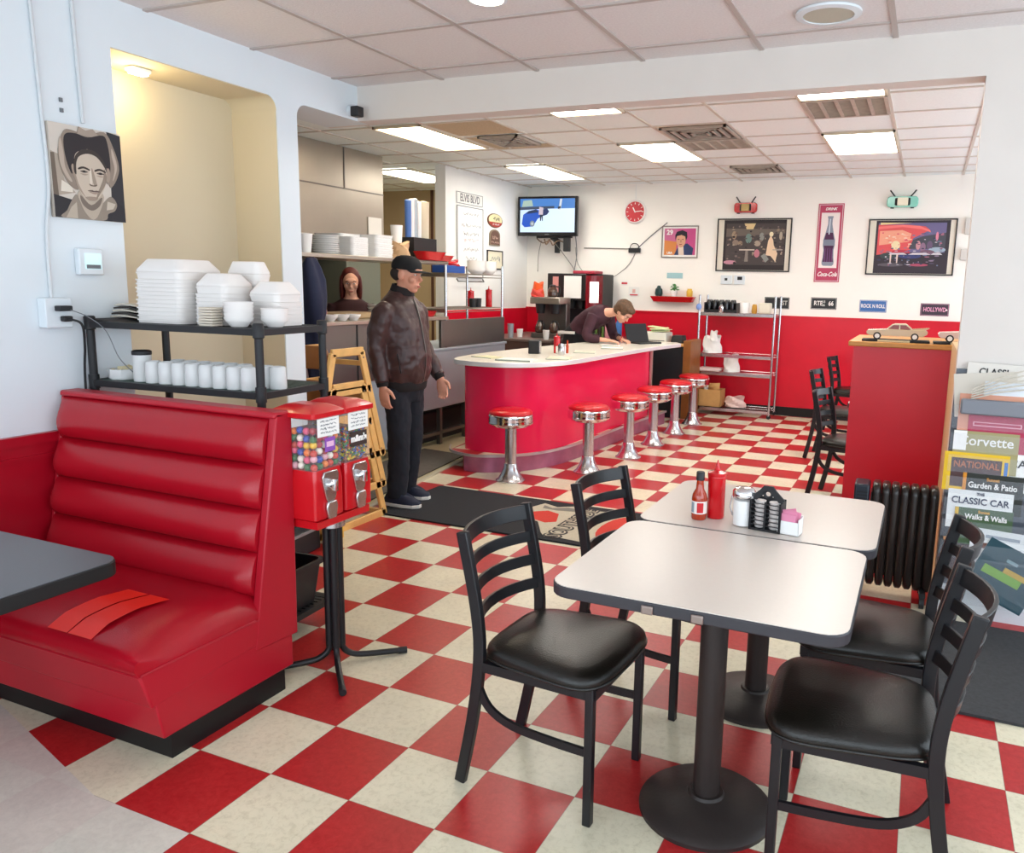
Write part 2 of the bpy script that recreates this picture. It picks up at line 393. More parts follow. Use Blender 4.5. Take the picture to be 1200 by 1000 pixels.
    g = MB(); g.box(-2.46, 4.7, 6.445, 6.47, 0, .11); struct('baseboard_far', g, KICK)
    g = MB(); g.box(-.6, -.585, -5.3, -1.30, 0, .86); g.box(-.6, -.572, -5.3, -1.30, .86, .9); g.box(-.6, -.58, -5.3, -1.3, .80, .815)
    struct('trim_3', g, REDWF)
    g = MB(); g.box(2.84, 4.7, .545, .57, 0, .14); g.box(2.84, 4.7, .55, .57, .14, .15); struct('baseboard_right', g, FWHITE)
    # floor threshold strip between dining floor and kitchen
    g = MB(); g.bar([(-.71, .72, .006), (-.80, 1.3, .006), (-.87, 1.75, .006), (-.97, 2.45, .006)], .035, .012); struct('trim_4', g, S('strip_alu', '#d0cbb5', rough=.35, metal=.3))
build_room()

# ---------------------------------------------------------------- ceiling fixtures
DIFF = mat('light_diffuser', (1, .97, .9), rough=.5, emit=(1, .95, .86), es=LAMP)
FRAMEM = S('fixture_frame', '#d8cdb4', rough=.4)
def ceiling_light(x0, x1, y0, y1, z, label, warm=None):
    t = thing('ceiling_light', label, 'ceiling light', ((x0+x1)/2, (y0+y1)/2, z), group='fluorescent ceiling panels')
    a, b = (x1-x0)/2, (y1-y0)/2; f = MB()
    for (p, q, r, s_) in ((-a, a, -b, -b+.02), (-a, a, b-.02, b), (-a, -a+.02, -b, b), (a-.02, a, -b, b)): f.box(p, q, r, s_, -.022, -.002)
    obj('frame', f, FRAMEM, t)
    d = MB(); d.box(-a+.02, a-.02, -b+.02, b-.02, -.014, -.004); obj('diffuser', d, warm or DIFF, t)
WARM = mat('light_diffuser_warm', (1, .93, .8), rough=.5, emit=(1, .82, .58), es=LAMP*.9)
ceiling_light(-1.83, -1.34, 2.30, 3.45, 2.848, 'warm fluorescent ceiling panel above the man in the cap', WARM)
ceiling_light(-.08, .48, 1.2, 2.33, 2.848, 'fluorescent panel just behind the beam, above the rounded counter end')
ceiling_light(-.08, .48, 3.62, 4.66, 2.848, 'fluorescent ceiling panel above the red counter middle, beside a vent')
ceiling_light(-1.79, -1.28, 4.57, 5.74, 2.848, 'fluorescent ceiling panel nearest the television')
ceiling_light(-3.55, -2.99, 4.47, 5.60, 2.848, 'fluorescent ceiling panel over the back of the kitchen')
ceiling_light(1.75, 2.33, 1.2, 2.33, 2.848, 'fluorescent panel just behind the beam, next to the brown return grille')
ceiling_light(1.75, 2.33, 3.62, 4.68, 2.848, 'fluorescent ceiling panel above the back dining tables')

VENTM = S('vent_metal', '#b7ada0', rough=.45, metal=.3, noise=.1, nscale=20); VDARK = S('vent_dark', '#4c4034', rough=.8, noise=.25, nscale=12)
VTAN = S('vent_dusty', '#b5a68c', rough=.8, noise=.2, nscale=14)
def vent(x0, x1, y0, y1, label, kind):
    t = thing('ceiling_vent', label, 'air vent', ((x0+x1)/2, (y0+y1)/2, 2.848)); a, b = (x1-x0)/2, (y1-y0)/2
    p = MB(); p.box(-a, a, -b, b, -.006, -.002); obj('backing', p, VDARK if kind == 'd' else VTAN, t)
    f = MB()
    if kind == 'd':
        for k in range(4):
            s_ = 1 - .24*k; A, B = a*s_, b*s_; z0 = -.012 - .008*(3-k)*0 - .012; w_ = .022
            for (p0, p1, q, r) in ((-A, A, -B, -B+w_), (-A, A, B-w_, B), (-A, -A+w_, -B, B), (A-w_, A, -B, B)): f.box(p0, p1, q, r, z0, -.006)
    else:
        for k in range(6):
            x = -a + 2*a*k/5; f.box(x-.012, x+.012, -b, b, -.018, -.006)
        for k in (0, 1): y = -b + 2*b*k; f.box(-a, a, y-.015, y+.015, -.02, -.006)
        for k in range(22): y = -b + 2*b*(k+.5)/22; f.box(-a, a, y-.003, y+.003, -.012, -.006)
    obj('grille', f, VENTM, t)
vent(-1.16, -.76, 2.93, 3.42, 'square ceiling vent with brown stains around it', 'd')
vent(.52, 1.08, 3.02, 3.60, 'square louvred ceiling vent beside a light panel over the stools', 'd')
vent(.52, 1.08, 3.64, 4.08, 'brown return grille directly behind the square louvred vent', 'r')
vent(1.77, 2.31, 2.38, 2.95, 'wide dusty return grille behind the beam, between two light panels', 'r')
vent(.61, 1.12, 5.22, 5.72, 'small ceiling vent closest to the far wall', 'd')
t = thing('ceiling_speaker', 'round white speaker grille in the front ceiling', 'speaker', (2.2, .14, 2.698))
m_ = MB(); m_.lathe([(.135, 0), (.135, -.01), (.105, -.014), (.105, 0)], 32); obj('rim', m_, FWHITE, t)
m_ = MB(); m_.lathe([(.104, -.006), (.104, -.010), (0.001, -.011)], 32); obj('grille', m_, S('speaker_grille', '#bcb8a8', rough=.7, noise=.1, nscale=300), t)
t = thing('recessed_lamp', 'round glowing recessed lamp at the top edge of the front ceiling', 'lamp', (.92, -.50, 2.698))
m_ = MB(); m_.lathe([(.085, 0), (.085, -.008), (.07, -.01), (.07, 0)], 28); obj('rim', m_, FWHITE, t)
m_ = MB(); m_.lathe([(.069, -.004), (.069, -.007), (.001, -.012)], 28); obj('bulb', m_, WARM, t)
# recess lamp (small bulkhead light)
t = thing('recess_lamp', 'small white lamp on the ceiling of the yellow alcove', 'lamp', (-.78, -.78, 2.494))
m_ = MB(); m_.box(-.03, .03, -.05, .05, -.02, 0); obj('housing', m_, FWHITE, t, bev=.006)
m_ = MB(); m_.box(-.022, .022, -.04, .04, -.03, -.02); obj('diffuser', m_, mat('recess_glow', (1, .9, .6), emit=(1, .80, .42), es=22), t, bev=.01)
l = bpy.data.lights.new('alcove_light', 'POINT'); l.energy = 2.2; l.color = (1, .83, .5); l.shadow_soft_size = .08
o = bpy.data.objects.new('alcove_light', l); COL.objects.link(o); o.location = (-.76, -.85, 2.38)

# ---------------------------------------------------------------- world and exposure
w = bpy.data.worlds.new('sky'); scn.world = w; w.use_nodes = True; nt = w.node_tree
bg = nt.nodes['Background']; bg.inputs['Color'].default_value = (.80, .91, 1, 1); bg.inputs['Strength'].default_value = SKY
scn.view_settings.view_transform = 'Standard'; scn.view_settings.look = 'None'; scn.view_settings.gamma = 1; scn.view_settings.exposure = EXPO
scn.view_settings.use_curve_mapping = False
# ================================================================ FURNITURE
def make_chair(name, label, loc, rz, group=None):
    # local frame: faces +x, back at -x, origin at floor under seat centre
    t = thing(name, label, 'chair', loc, rz, group)
    W = .185; D = .19; SZ = .43
    for s in (-1, 1):
        m = MB(); m.bar([(D-.012, s*W, 0), (D-.012, s*W, SZ)], .026, .026, up=(1, 0, 0)); obj('leg', m, BLKM, t, bev=.003)
        m = MB(); m.bar(smooth_curve([(-D-.075, s*W, 0), (-D-.03, s*W, .22), (-D-.005, s*W, .42), (-D-.015, s*W, .58), (-D-.065, s*W, .815)], 5), .022, .036, up=(1, 0, 0))
        obj('leg', m, BLKM, t, bev=.003)
    m = MB()
    for i, z in enumerate((.545, .625, .703, .785)):
        x0 = {0: -.204, 1: -.219, 2: -.236, 3: -.253}[i]; h = .036 if i < 3 else .05
        pts = [(x0 - .055*(1-(2*k/8-1)**2) + .005, (2*k/8-1)*W, z) for k in range(9)]
        q = MB(); q.bar(pts, .012, h, up=(-.2, 0, 1)); obj('back_slat', q, BLKM, t, bev=.002)
    m = MB()
    for s in (-1, 1): m.bar([(-D, s*W, .405), (D, s*W, .405)], .02, .03)
    for s in (-1, 1): m.bar([(s*D*.97, -W, .405), (s*D*.97, W, .405)], .02, .03)
    obj('seat_frame', m, BLKM, t)
    m = MB()
    for s in (-1, 1):
        m = MB(); m.bar(smooth_curve([(-D-.01, s*W, .34), (-D+.03, s*W, .275), (-.08, s*(W-.005), .235), (.06, s*(W-.003), .225), (D-.012, s*W, .225)], 4), .012, .024); obj('stretcher', m, BLKM, t)
    # padded seat: rounded, wider at the front
    rings = []
    prof = [(.0, .0), (.012, .008), (.03, .02), (.045, .014), (.055, .0)]
    out = []
    for k in range(48):
        a = 2*PI*k/48; c, s_ = math.cos(a), math.sin(a); p = 2/4.6
        x = math.copysign(abs(c)**p, c)*.210; y = math.copysign(abs(s_)**p, s_)*.214*(1 + .55*x)
        if c > 0: x += .012*(1-(y/.22)**2)
        out.append((x, y))
    for zz, sc in ((.42, .93), (.424, .985), (.437, 1.0), (.452, .985), (.465, .93), (.474, .80), (.479, .55), (.481, .25), (.4815, .01)):
        rings.append([(x*sc, y*sc, zz) for x, y in out])
    m = MB(); m.loft(rings); obj('seat', m, BLKV, t)
    m = MB(); m.tube([(x*1.0, y*1.0, .431) for x, y in out], .004, 6, closed=True); obj('seat_piping', m, BLKV, t)
    return t
make_chair('dining_chair', 'black ladder-back chair at the left of the nearest table, seat fully in view', (1.745, -1.43, 0), math.radians(-3), 'black ladder-back chairs at the two pushed-together tables')
c0 = bpy.data.objects['dining_chair']; G0 = c0['group']
dup(c0, (1.82, -.76, 0), math.radians(-8), 'black ladder-back chair with its seat tucked under the condiment table')
dup(c0, (2.60, -1.43, 0), math.radians(183), 'closest black ladder-back chair on the right side, its brown-sheened seat pulled out')
dup(c0, (2.60, -.88, 0), math.radians(181), 'black ladder-back chair between the closest right chair and the black radiator')
G1 = 'chairs in the back dining area'
dup(c0, (2.27, 2.57, 0), math.radians(-10), 'black ladder-back chair directly left of the red divider, facing a back table', G1)
dup(c0, (2.04, 4.12, 0), math.radians(-6), 'black chair farther back, mostly hidden behind the chair beside the red divider', G1)
dup(c0, (2.01, 5.8, 0), math.radians(-6), 'farthest black chair, only its tall back showing against the red wall', G1)

def cafe_table(label, cx, cy, hx, hy, z, base, col=TOPL, colr=.04, px=0, br=.2):
    t = thing('cafe_table', label, 'table', (cx, cy, 0))
    m = MB(); m.prism(rrect(-hx+.003, hx-.003, -hy+.003, hy-.003, .06), z-.006, z); obj('tabletop', m, col, t)
    m = MB(); m.prism(rrect(-hx, hx, -hy, hy, .062), z-.034, z-.002); obj('edge_band', m, TEDGE, t, bev=.004)
    if base:
        m = MB(); m.lathe([(colr, .02), (colr, z-.04)], 24); obj('column', m, BRONZE, t)
        m = MB(); m.lathe([(br, 0), (br, .012), (br-.02, .028), (.10, .036), (.055, .05), (.05, .058), (.001, .058)], 40); obj('base', m, BRONZE, t)
        m = MB(); m.bar([(-.24, 0, z-.045), (.24, 0, z-.045)], .05, .02); m.bar([(0, -.22, z-.045), (0, .22, z-.045)], .05, .02); obj('spider', m, BRONZE, t)
    return t
t1 = cafe_table('white-topped square cafe table closest to the camera', 2.205, -1.40, .385, .335, .76, 1)
for x in (-.1, .03):
    m = MB(); m.box(x-.016, x+.016, -.341, -.334, .727, .75); m2 = obj('latch', m, S('latch_metal', '#9a8c86', rough=.3, metal=.8), t1, bev=.003)
t2 = cafe_table('white-topped cafe table carrying the sauce bottles and sugar jar', 2.215, -.70, .395, .325, .75, 1)
cafe_table('cafe table beside the red divider in the back room', 2.69, 2.80, .47, .40, .75, 1)
cafe_table('farther cafe table in the back room near the red wall', 2.62, 4.25, .50, .42, .75, 1)
# booth table at the left picture edge
t = thing('booth_table', 'dark grey laminate booth table with thick black edge, in front of red bench', 'table', (.02, -2.41, 0))
m = MB(); m.prism(rrect(-.60, .63, -.33, .33, .05), .744, .750); obj('tabletop', m, TOPD, t)
m = MB(); m.prism(rrect(-.603, .633, -.333, .333, .053), .705, .748); obj('edge_band', m, KICK, t, bev=.004)
m = MB(); m.lathe([(.04, .02), (.04, .7)], 20); obj('column', m, BRONZE, t)
m = MB(); m.lathe([(.22, 0), (.22, .015), (.06, .04), (.001, .05)], 32); obj('base', m, BRONZE, t)

# ---- booth
def booth():
    t = thing('booth_bench', 'red vinyl booth bench with channelled back and black kick base', 'booth bench', (0, 0, 0))
    x0, x1 = -.58, .58
    m = MB(); m.box(x0, x1-.012, -1.90, -1.40, 0, .085); obj('kick_base', m, KICK, t)
    m = MB(); m.prism([(-1.93, .085), (-1.36, .085), (-1.36, .25), (-1.96, .25)], x0, x1-.004, ax='x'); obj('seat_box', m, VINYLF, t, bev=.006)
    # seat front cushion (sloped lower part + domed top)
    m = MB(); m.prism([(-1.965, .205), (-1.42, .24), (-1.42, .33), (-2.005, .335)], x0, x1-.003, ax='x'); obj('seat_apron', m, VINYLF, t, bev=.008)
    xs = [x0 + (x1-.003-x0)*k/22 for k in range(23)]; rings = []
    for k, x in enumerate(xs):
        e = min(k, 22-k)/3.; e = min(1, e); e = math.sqrt(1-(1-e)**2)
        zc = .36 + .075*e
        rings.append([(x, -1.44, .33), (x, -2.005, .33), (x, -2.018, .355), (x, -2.012, .375+.010*e), (x, -1.985, .385+.025*e), (x, -1.90, zc-.012), (x, -1.8, zc+.002), (x, -1.68, zc+.006), (x, -1.55, zc), (x, -1.44, zc-.02)])
    m = MB(); m.loft(rings); obj('seat_cushion', m, VINYL, t, angle=60)
    m = MB(); m.tube([(x1-.001, -2.0, .333), (x1-.001, -1.54, .333)], .0035, 6); m.tube([(x0, -2.008, .333), (x1, -2.008, .333)], .004, 6); obj('piping', m, VINYLF, t)
    # back: side panels
    back = [(-1.545, .215), (-1.335, .205), (-1.325, 1.055), (-1.40, 1.065)]
    for a, b_ in ((x1-.035, x1), (x0, x0+.02)):
        m = MB(); m.prism(back, a, b_, ax='x'); obj('side_panel', m, VINYLF, t, bev=.006)
    m = MB(); m.prism([(-1.47, .25), (-1.337, .25), (-1.328, 1.05), (-1.39, 1.055)], x0+.02, x1-.03, ax='x'); obj('back_panel', m, VINYLF, t)
    m = MB(); m.prism([(-1.412, 1.045), (-1.322, 1.045), (-1.326, 1.068), (-1.408, 1.068)], x0, x1, ax='x'); obj('top_rail', m, VINYLF, t, bev=.008)
    # horizontal channels
    zs = [1.045, .875, .715, .562, .405]
    for i in range(4):
        za, zb = zs[i], zs[i+1]; rings = []
        n = 30
        for k in range(n+1):
            x = x0+.015 + (x1-x0-.05)*k/n; e = min(1, min(k, n-k)/2.); e = .35+.65*math.sqrt(max(0, 1-(1-e)**2)); r = []
            pucker = (1+.10*math.sin(k*5.1)) if (n-k) < 4 else 1
            for j in range(9):
                u = j/8; z = za + (zb-za)*u; yb = -1.40 - (1.045-z)*.17
                r.append((x, yb - .055*e*pucker*math.sin(PI*u)**.6 * (1.0 + .25*(u-.5)), z))
            r.append((x, -1.36 - (1.045-zb)*.17, zb)); r.append((x, -1.36 - (1.045-za)*.17, za)); rings.append(r)
        m = MB(); m.loft(rings); obj('back_channel', m, VINYL, t, angle=50)
    # tape repair on the seat
    m = MB()
    def sz(y): return .4435 if y > -1.82 else .4435 - (-1.82-y)*.13 - max(0, -1.93-y)*.25
    for xa, xb, xc, xd in ((.15, .245, .18, .28), (.25, .36, .29, .385)):
        v = []; n = 12
        for k in range(n+1):
            u = k/n; y = -1.995 + .27*u
            for w_ in (0, 1): xx = (xa, xb)[w_]*(1-u) + (xc, xd)[w_]*u - .02*math.sin(PI*u); v.append((xx, y, sz(y)+.003))
        m.add(v, [(2*k, 2*k+1, 2*k+3, 2*k+2) for k in range(n)])
    obj('tape_repair', m, TAPE, t, smooth=True, label='bright red tape patch')
booth()

# ---- plastic rack behind the booth
RX, RY, RR = -.14, -1.04, math.radians(3.7)
def shelf_rack():
    t = thing('shelving_rack', 'black plastic shelving rack behind the booth, holding takeout boxes and mugs', 'shelf', (RX, RY, 0), RR)
    hx, hy = .46, .21
    for sx in (-1, 1):
        for sy in (-1, 1):
            m = MB(); m.lathe([(.017, 0), (.017, 1.06), (.021, 1.06), (.021, 1.12), (.0165, 1.12), (.0165, 1.31), (.022, 1.315), (.022, 1.365), (.018, 1.37)], 14); obj('post', m, BLKP, t, loc=(sx*(hx-.017), sy*(hy-.017), 0))
    GR = S('shelf_green', '#3c5148', rough=.6)
    for i, z in enumerate((.10, .52, 1.085, 1.335)):
        m = MB()
        for s in (-1, 1):
            m.bar([(-hx+.02, s*(hy-.012), z), (hx-.02, s*(hy-.012), z)], .022, .026); m.bar([(s*(hx-.012), -hy+.02, z), (s*(hx-.012), hy-.02, z)], .022, .026)
        for k in range(14): y = -hy+.03 + (2*hy-.06)*k/13; m.box(-hx+.02, hx-.02, y-.009, y+.009, z-.008, z+.012, GR if i == 2 else None)
        obj('shelf', m, BLKP, t)
shelf_rack()
def rk(x, y, z): # rack-local to world
    c, s = math.cos(RR), math.sin(RR); return (RX + x*c - y*s, RY + x*s + y*c, z)

# takeout boxes: nested stack of open clamshell bases with one closed lid on top
def clamshell(name, w, d, label, loc, rz, group, lid=True):
    t = thing(name, label, 'takeout box', loc, rz, group); h = .028
    m = MB(); m.box(-w/2, w/2, -d/2, d/2, 0, .004)
    o0 = rrect(-w/2, w/2, -d/2, d/2, .025); o1 = rrect(-w/2-.004, w/2+.004, -d/2-.004, d/2+.004, .028)
    m = MB(); m.loft([[(x, y, 0) for x, y in o0], [(x, y, h*.8) for x, y in o1], [(x*1.02, y*1.02, h*.8) for x, y in o1], [(x*1.02, y*1.02, h) for x, y in o1]])
    obj('tray', m, FOAM, t)
    if lid:
        e_ = min(.026, d*.16); o2 = rrect(-w/2+e_, w/2-e_, -d/2+e_, d/2-e_, min(.03, d*.2))
        m = MB(); m.loft([[(x, y, h) for x, y in o1], [(x, y, h+.01) for x, y in o1], [(x, y, h+.055) for x, y in o2]]); obj('lid', m, FOAM, t, bev=.004)
    return t
GB = 'stacked foam boxes on the black rack'
def layer(w, d, loc, rz, label, group, h=.0185):
    o0 = rrect(-w/2, w/2, -d/2, d/2, .03); m = MB()
    m.loft([[(x*.985, y*.985, 0) for x, y in o0], [(x*.985, y*.985, h*.55) for x, y in o0], [(x*1.015, y*1.015, h*.6) for x, y in o0], [(x*1.015, y*1.015, h*.95) for x, y in o0]])
    o = obj('foam_tray', m, FOAM, loc=loc, rot=(0, 0, rz)); tag(o, label, 'takeout box', group); return o
def stack(cx, cy, w, d, z, n, label, group, rz=0, h=.0185, lidlabel=None, jit=.002):
    o = None
    for k in range(n):
        l = rk(cx+random.uniform(-jit, jit), cy+random.uniform(-jit, jit), z+k*h)
        if o is None: o = layer(w, d, l, RR+rz, label, group, h)
        else: dup(o, l, RR+rz+random.uniform(-.01, .01))
    if lidlabel: clamshell('foam_box', w-.015, d-.015, lidlabel, rk(cx, cy, z+n*h), RR+rz, None)
ZT = 1.348
stack(-.115, -.02, .25, .25, ZT, 11, 'white foam container in the tall left stack on the black rack', 'foam containers in the tall stack', h=.0165, lidlabel='closed white foam box topping the tallest left stack on the black rack')
stack(.115, -.01, .17, .18, ZT, 8, 'white foam container in the middle stack on the black rack', 'foam containers in the middle stack', h=.016, lidlabel='closed white foam box topping the middle stack on the black rack')
stack(.30, .08, .16, .17, ZT, 6, 'white foam container in the right stack on the black rack', 'foam containers in the right stack', h=.0165, lidlabel='closed white foam box topping the right stack on the black rack')
stack(.12, .13, .18, .10, ZT, 11, 'white foam container in the stack hidden behind the middle one', 'foam containers in the rear stack', h=.0165, lidlabel='closed white foam box showing behind the middle stack')
# white paper bowls / folded napkins at the right end
def bowl_stack(cx, cy, z, n, r, label, group, h=.014, mt=None, world=False, name='bowl', cat='bowl', hh=.04, wav=0):
    m = MB(); m.lathe([(r*.55, 0), (r*.9, hh*.6), (r, hh), (r*1.03, hh), (r*1.03, hh-.004), (r*.93, hh*.55)], 24, cap=False); m.lathe([(r*.55, 0), (.001, .001)], 24, cap=False)
    o = None
    for k in range(n):
        l = (cx, cy, z+k*h) if world else rk(cx, cy, z+k*h)
        if o is None: o = obj(name, m, mt or PORC, loc=l); tag(o, label, cat, group)
        else: dup(o, l)
bowl_stack(.285, -.12, ZT, 5, .055, 'white paper bowl in the short stack at the right front of the black rack', 'paper bowls, front stack', mt=FOAM, h=.015)
bowl_stack(.39, -.035, ZT, 4, .052, 'white paper bowl in the low stack at the far right end of the black rack', 'paper bowls, far end stack', mt=FOAM, h=.012)
m = MB()
for k in range(7): m.box(-.035+random.uniform(-.003, .003), .035, -.03, .03+random.uniform(-.003, .003), k*.011, k*.011+.009)
tag(obj('napkin_pile', m, S('crumpled_paper', '#d8cdbd', rough=.8, bump=.8, bscale=40), loc=rk(.175, -.155, ZT), rot=(0, 0, RR), bev=.003), 'crumpled beige napkin pile squeezed in front of the foam boxes', 'napkins')
# newspapers
DK = S('newsprint_dark', '#3a3634', rough=.8); NP = S('newsprint', '#cdc6b8', rough=.8, noise=.1, nscale=50)
def paperfold(label, loc, rz, w, d, h, mt, tilt=0, group=None):
    m = MB(); pts = []
    n = 8; rings = []
    for k in range(n+1):
        u = k/n; x = -w/2 + w*u; z = .004*math.sin(u*5) + tilt*u; e = h*(.35 + .65*math.sin(PI*min(1, u*1.0+.15))**.5) if u < .95 else h*.4
        rings.append([(x, -d/2, z), (x, d/2, z+.002), (x, d/2, z+e), (x, -d/2, z+e)])
    m.loft(rings); return tag(obj('newspaper', m, mt, loc=loc, rot=(0, 0, rz)), label, 'newspaper', group)
paperfold('flat dark newspaper sheet at the left end of the black rack, bottom of the pile', rk(-.39, -.04, ZT), RR, .24, .3, .006, DK)
for k in range(5):
    paperfold('folded newspaper in the pile beside the tall foam stack', rk(-.355+.004*k, .02, ZT+.012+k*.0125), RR+random.uniform(-.05, .05), .18-.006*k, .22, .008, (NP, DK)[k % 2], tilt=.004, group='folded newspapers on the rack')

# mugs upside down in two rows, canister and ramekin of packets
def mug_upturned(label, loc, rz, group):
    t = thing('mug', label, 'mug', loc, rz, group)
    m = MB(); m.lathe([(.032, 0), (.0345, .004), (.0335, .05), (.032, .085), (.027, .092), (.025, .088), (.001, .088)], 20); obj('body', m, MUGW, t)
    return t
ZL = 1.098
mg = None; GM = 'upturned mugs in front row'
for k in range(10):
    l = rk(-.15 + .0715*k if k < 8 else .385+.06*(k-8)-.03, -.15 if k < 8 else -.06, ZL)
    lab = 'upturned white mug in the front row on the rack below the foam boxes'
    if mg is None: mg = mug_upturned(lab, l, 0, GM)
    else: dup(mg, l, None, lab, GM)
for k in range(6):
    dup(mg, rk(-.11+.0715*k, -.06, ZL), None, 'upturned white mug in the row behind the front mugs on the rack', 'upturned mugs in back row')
t = thing('canister', 'tall white canister with black lid beside the upturned mugs', 'canister', rk(-.235, -.13, ZL))
m = MB(); m.lathe([(.036, 0), (.037, .004), (.037, .112), (.034, .115)], 24); obj('body', m, MUGW, t)
m = MB(); m.lathe([(.038, .112), (.039, .115), (.039, .128), (.03, .132), (.001, .133)], 24); obj('lid', m, BLKP, t)
t = thing('ramekin', 'low white octagonal bowl of sugar packets at the left end of the rack', 'bowl', rk(-.36, -.12, ZL))
m = MB(); m.lathe([(.052, 0), (.06, .01), (.06, .045), (.056, .045), (.054, .012), (.001, .01)], 8); obj('bowl', m, MUGW, t)
m = MB()
for k in range(16):
    m.at(random.uniform(-.03, .03), random.uniform(-.03, .03), .04+random.uniform(-.01, .01), random.uniform(-1, 1), random.uniform(-1, 1), random.uniform(0, 3)); m.box(-.02, .02, -.012, .012, -.002, .002)
o = obj('packets', m, S('packet_cream', '#d9cda6', rough=.6), t, kind='stuff')
# tub on the low shelf
t = thing('bus_tub', 'black plastic bus tub on the bottom shelf behind the booth end', 'tub', rk(.31, -.02, .535))
def tub(t, w, d, h, mt):
    a = rrect(-w/2, w/2, -d/2, d/2, .03); m = MB()
    m.loft([[(x*.84, y*.84, .004) for x, y in a], [(x*.84, y*.84, 0) for x, y in a], [(x*.97, y*.97, h-.02) for x, y in a], [(x*1.03, y*1.03, h-.02) for x, y in a], [(x*1.03, y*1.03, h) for x, y in a], [(x*.95, y*.95, h) for x, y in a], [(x*.82, y*.82, .012) for x, y in a]])
    obj('tub_body', m, mt, t)
bpy.data.objects.remove(t)
t = thing('bus_tub', 'black plastic tub on the bottom shelf behind the booth end', 'tub', rk(.27, -.02, .115), RR); tub(t, .36, .34, .2, BLKP)
# small black speaker/box and yellow board in the niche
t = thing('crate', 'small black crate on the floor by the white pillar', 'crate', (-.52, -.20, 0), .1)
m = MB(); m.box(-.1, .1, -.13, .13, 0, .14); obj('box_body', m, BLKP, t, bev=.01)
m = MB(); m.box(-.104, .104, -.134, .134, .12, .135); obj('rim', m, S('silver_line', '#9a9da2', rough=.4, metal=.5), t)
m = MB(); m.box(-.012, .012, -.10, .10, 0, .28); tag(obj('caution_board', m, S('yellow_board', '#e2b21e', rough=.5), loc=(-.42, .06, 0), rot=(0, 0, .4), bev=.004), 'yellow board standing behind the gumball stand beside the high chairs', 'board')
# ================================================================ COUNTER AND STOOLS
near = smooth_curve([(-.97, 2.28), (-.88, 2.10), (-.66, 2.03), (-.42, 2.05), (-.24, 2.17), (-.12, 2.36), (-.04, 2.70), (-.01, 3.36), (.02, 4.0), (.06, 4.6), (.15, 5.25)], 5)
farp = [(.05, 5.42), (-.75, 5.30), (-.86, 4.4), (-.94, 3.65), (-1.0, 3.0), (-1.01, 2.6)]
def inset(pts, d):
    out = []
    for i, p in enumerate(pts):
        a = Vector(pts[max(i-1, 0)]); b = Vector(pts[min(i+1, len(pts)-1)]); t_ = (b-a).normalized(); n_ = Vector((-t_.y, t_.x)); out.append(tuple(Vector(p) + n_*d))
    return out
t = thing('diner_counter', 'curved diner counter with pink-red front, pale top and raised kick step', 'counter', (0, 0, 0))
m = MB(); m.prism(near+farp, .875, .915, mtop=CTOP, m=CEDGE); obj('countertop', m, CEDGE, t, bev=.004)
pan = inset(near, .09)
m = MB(); m.prism([p for p in pan if p[1] < 4.68] + [(-.03, 4.68), (-.70, 4.72), (-.78, 4.2), (-.85, 3.5), (-.90, 2.7)], .15, .876); obj('front_panel', m, PINK, t, angle=50)
m = MB(); m.box(-.02, .0, 4.66, 4.70, .15, .876); obj('corner_trim', m, S('aluminium', '#c9c4bd', rough=.3, metal=.8), t)
step = smooth_curve([(-1.02, 2.25), (-.89, 2.06), (-.64, 1.98), (-.42, 2.08), (-.24, 2.28), (-.12, 2.62), (-.06, 3.2), (-.03, 4.0), (.02, 4.7), (.05, 5.1)], 5)
stepb = [(-.75, 5.1), (-.85, 4.4), (-.95, 3.4), (-1.02, 2.6)]
def step_top():
    mm = bpy.data.materials['checker_floor'].copy(); mm.name = 'checker_step'; return mm
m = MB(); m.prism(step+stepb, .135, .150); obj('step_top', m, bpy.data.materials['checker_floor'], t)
m = MB(); m.bar([(p[0], p[1], .143) for p in step], .012, .022); obj('step_nosing', m, S('aluminium_nosing', '#d5cfd3', rough=.28, metal=.8), t)
kick = [p for p in inset(step, .02) if p[0] > -.74 or p[1] > 2.6]
m = MB(); m.bar([(p[0], p[1], .068) for p in kick], .008, .134); obj('kick_plate', m, PURP, t)
m = MB(); m.prism([(-.98, 2.45), (-.78, 2.25), (-.3, 2.4), (-.2, 3.0), (-.8, 3.0)], 0, .135); obj('step_base', m, S('dark_wood_core', '#3b2a22', rough=.7), t)
m = MB(); m.bar([(-.70, 2.04, .068), (-.78, 2.30, .068)], .01, .134); m.bar([(-.80, 2.12, .068), (-.84, 2.3, .068)], .03, .13); obj('step_bracket', m, WOODD, t)

def make_stool(label, loc, group):
    t = thing('counter_stool', label, 'stool', loc, 0, group)
    m = MB(); m.lathe([(.118, 0), (.118, .006), (.10, .018), (.075, .06), (.058, .10), (.052, .135), (.048, .14)], 32); obj('base', m, CHROMEB, t)
    m = MB(); m.lathe([(.046, .13), (.046, .43)], 28); obj('post', m, CHROMEB, t)
    m = MB(); m.lathe([(.05, .425), (.10, .43), (.15, .445), (.172, .47)], 36); obj('underside', m, CHROME, t)
    pr_ = [(.160, .455), (.175, .462), (.179, .475), (.172, .487), (.178, .499), (.173, .511), (.178, .523), (.172, .535), (.160, .54)]
    m = MB(); m.lathe(pr_, 48, cap=False); obj('seat_band', m, CHROME, t, angle=70)
    m = MB(); m.lathe([(.160, .535), (.171, .540), (.170, .552), (.155, .566), (.12, .575), (.001, .578)], 40); obj('cushion', m, REDS, t, angle=60)
    return t
SL = ['red-topped chrome counter stool standing alone at the rounded end of the counter', 'red-topped chrome counter stool, second along from the rounded end', 'red-topped chrome counter stool, third along from the rounded end',
      'red-topped chrome counter stool, fourth along from the rounded end', 'red-topped chrome counter stool, last but one towards the wire rack', 'red-topped chrome counter stool farthest along, nearest the wire rack']
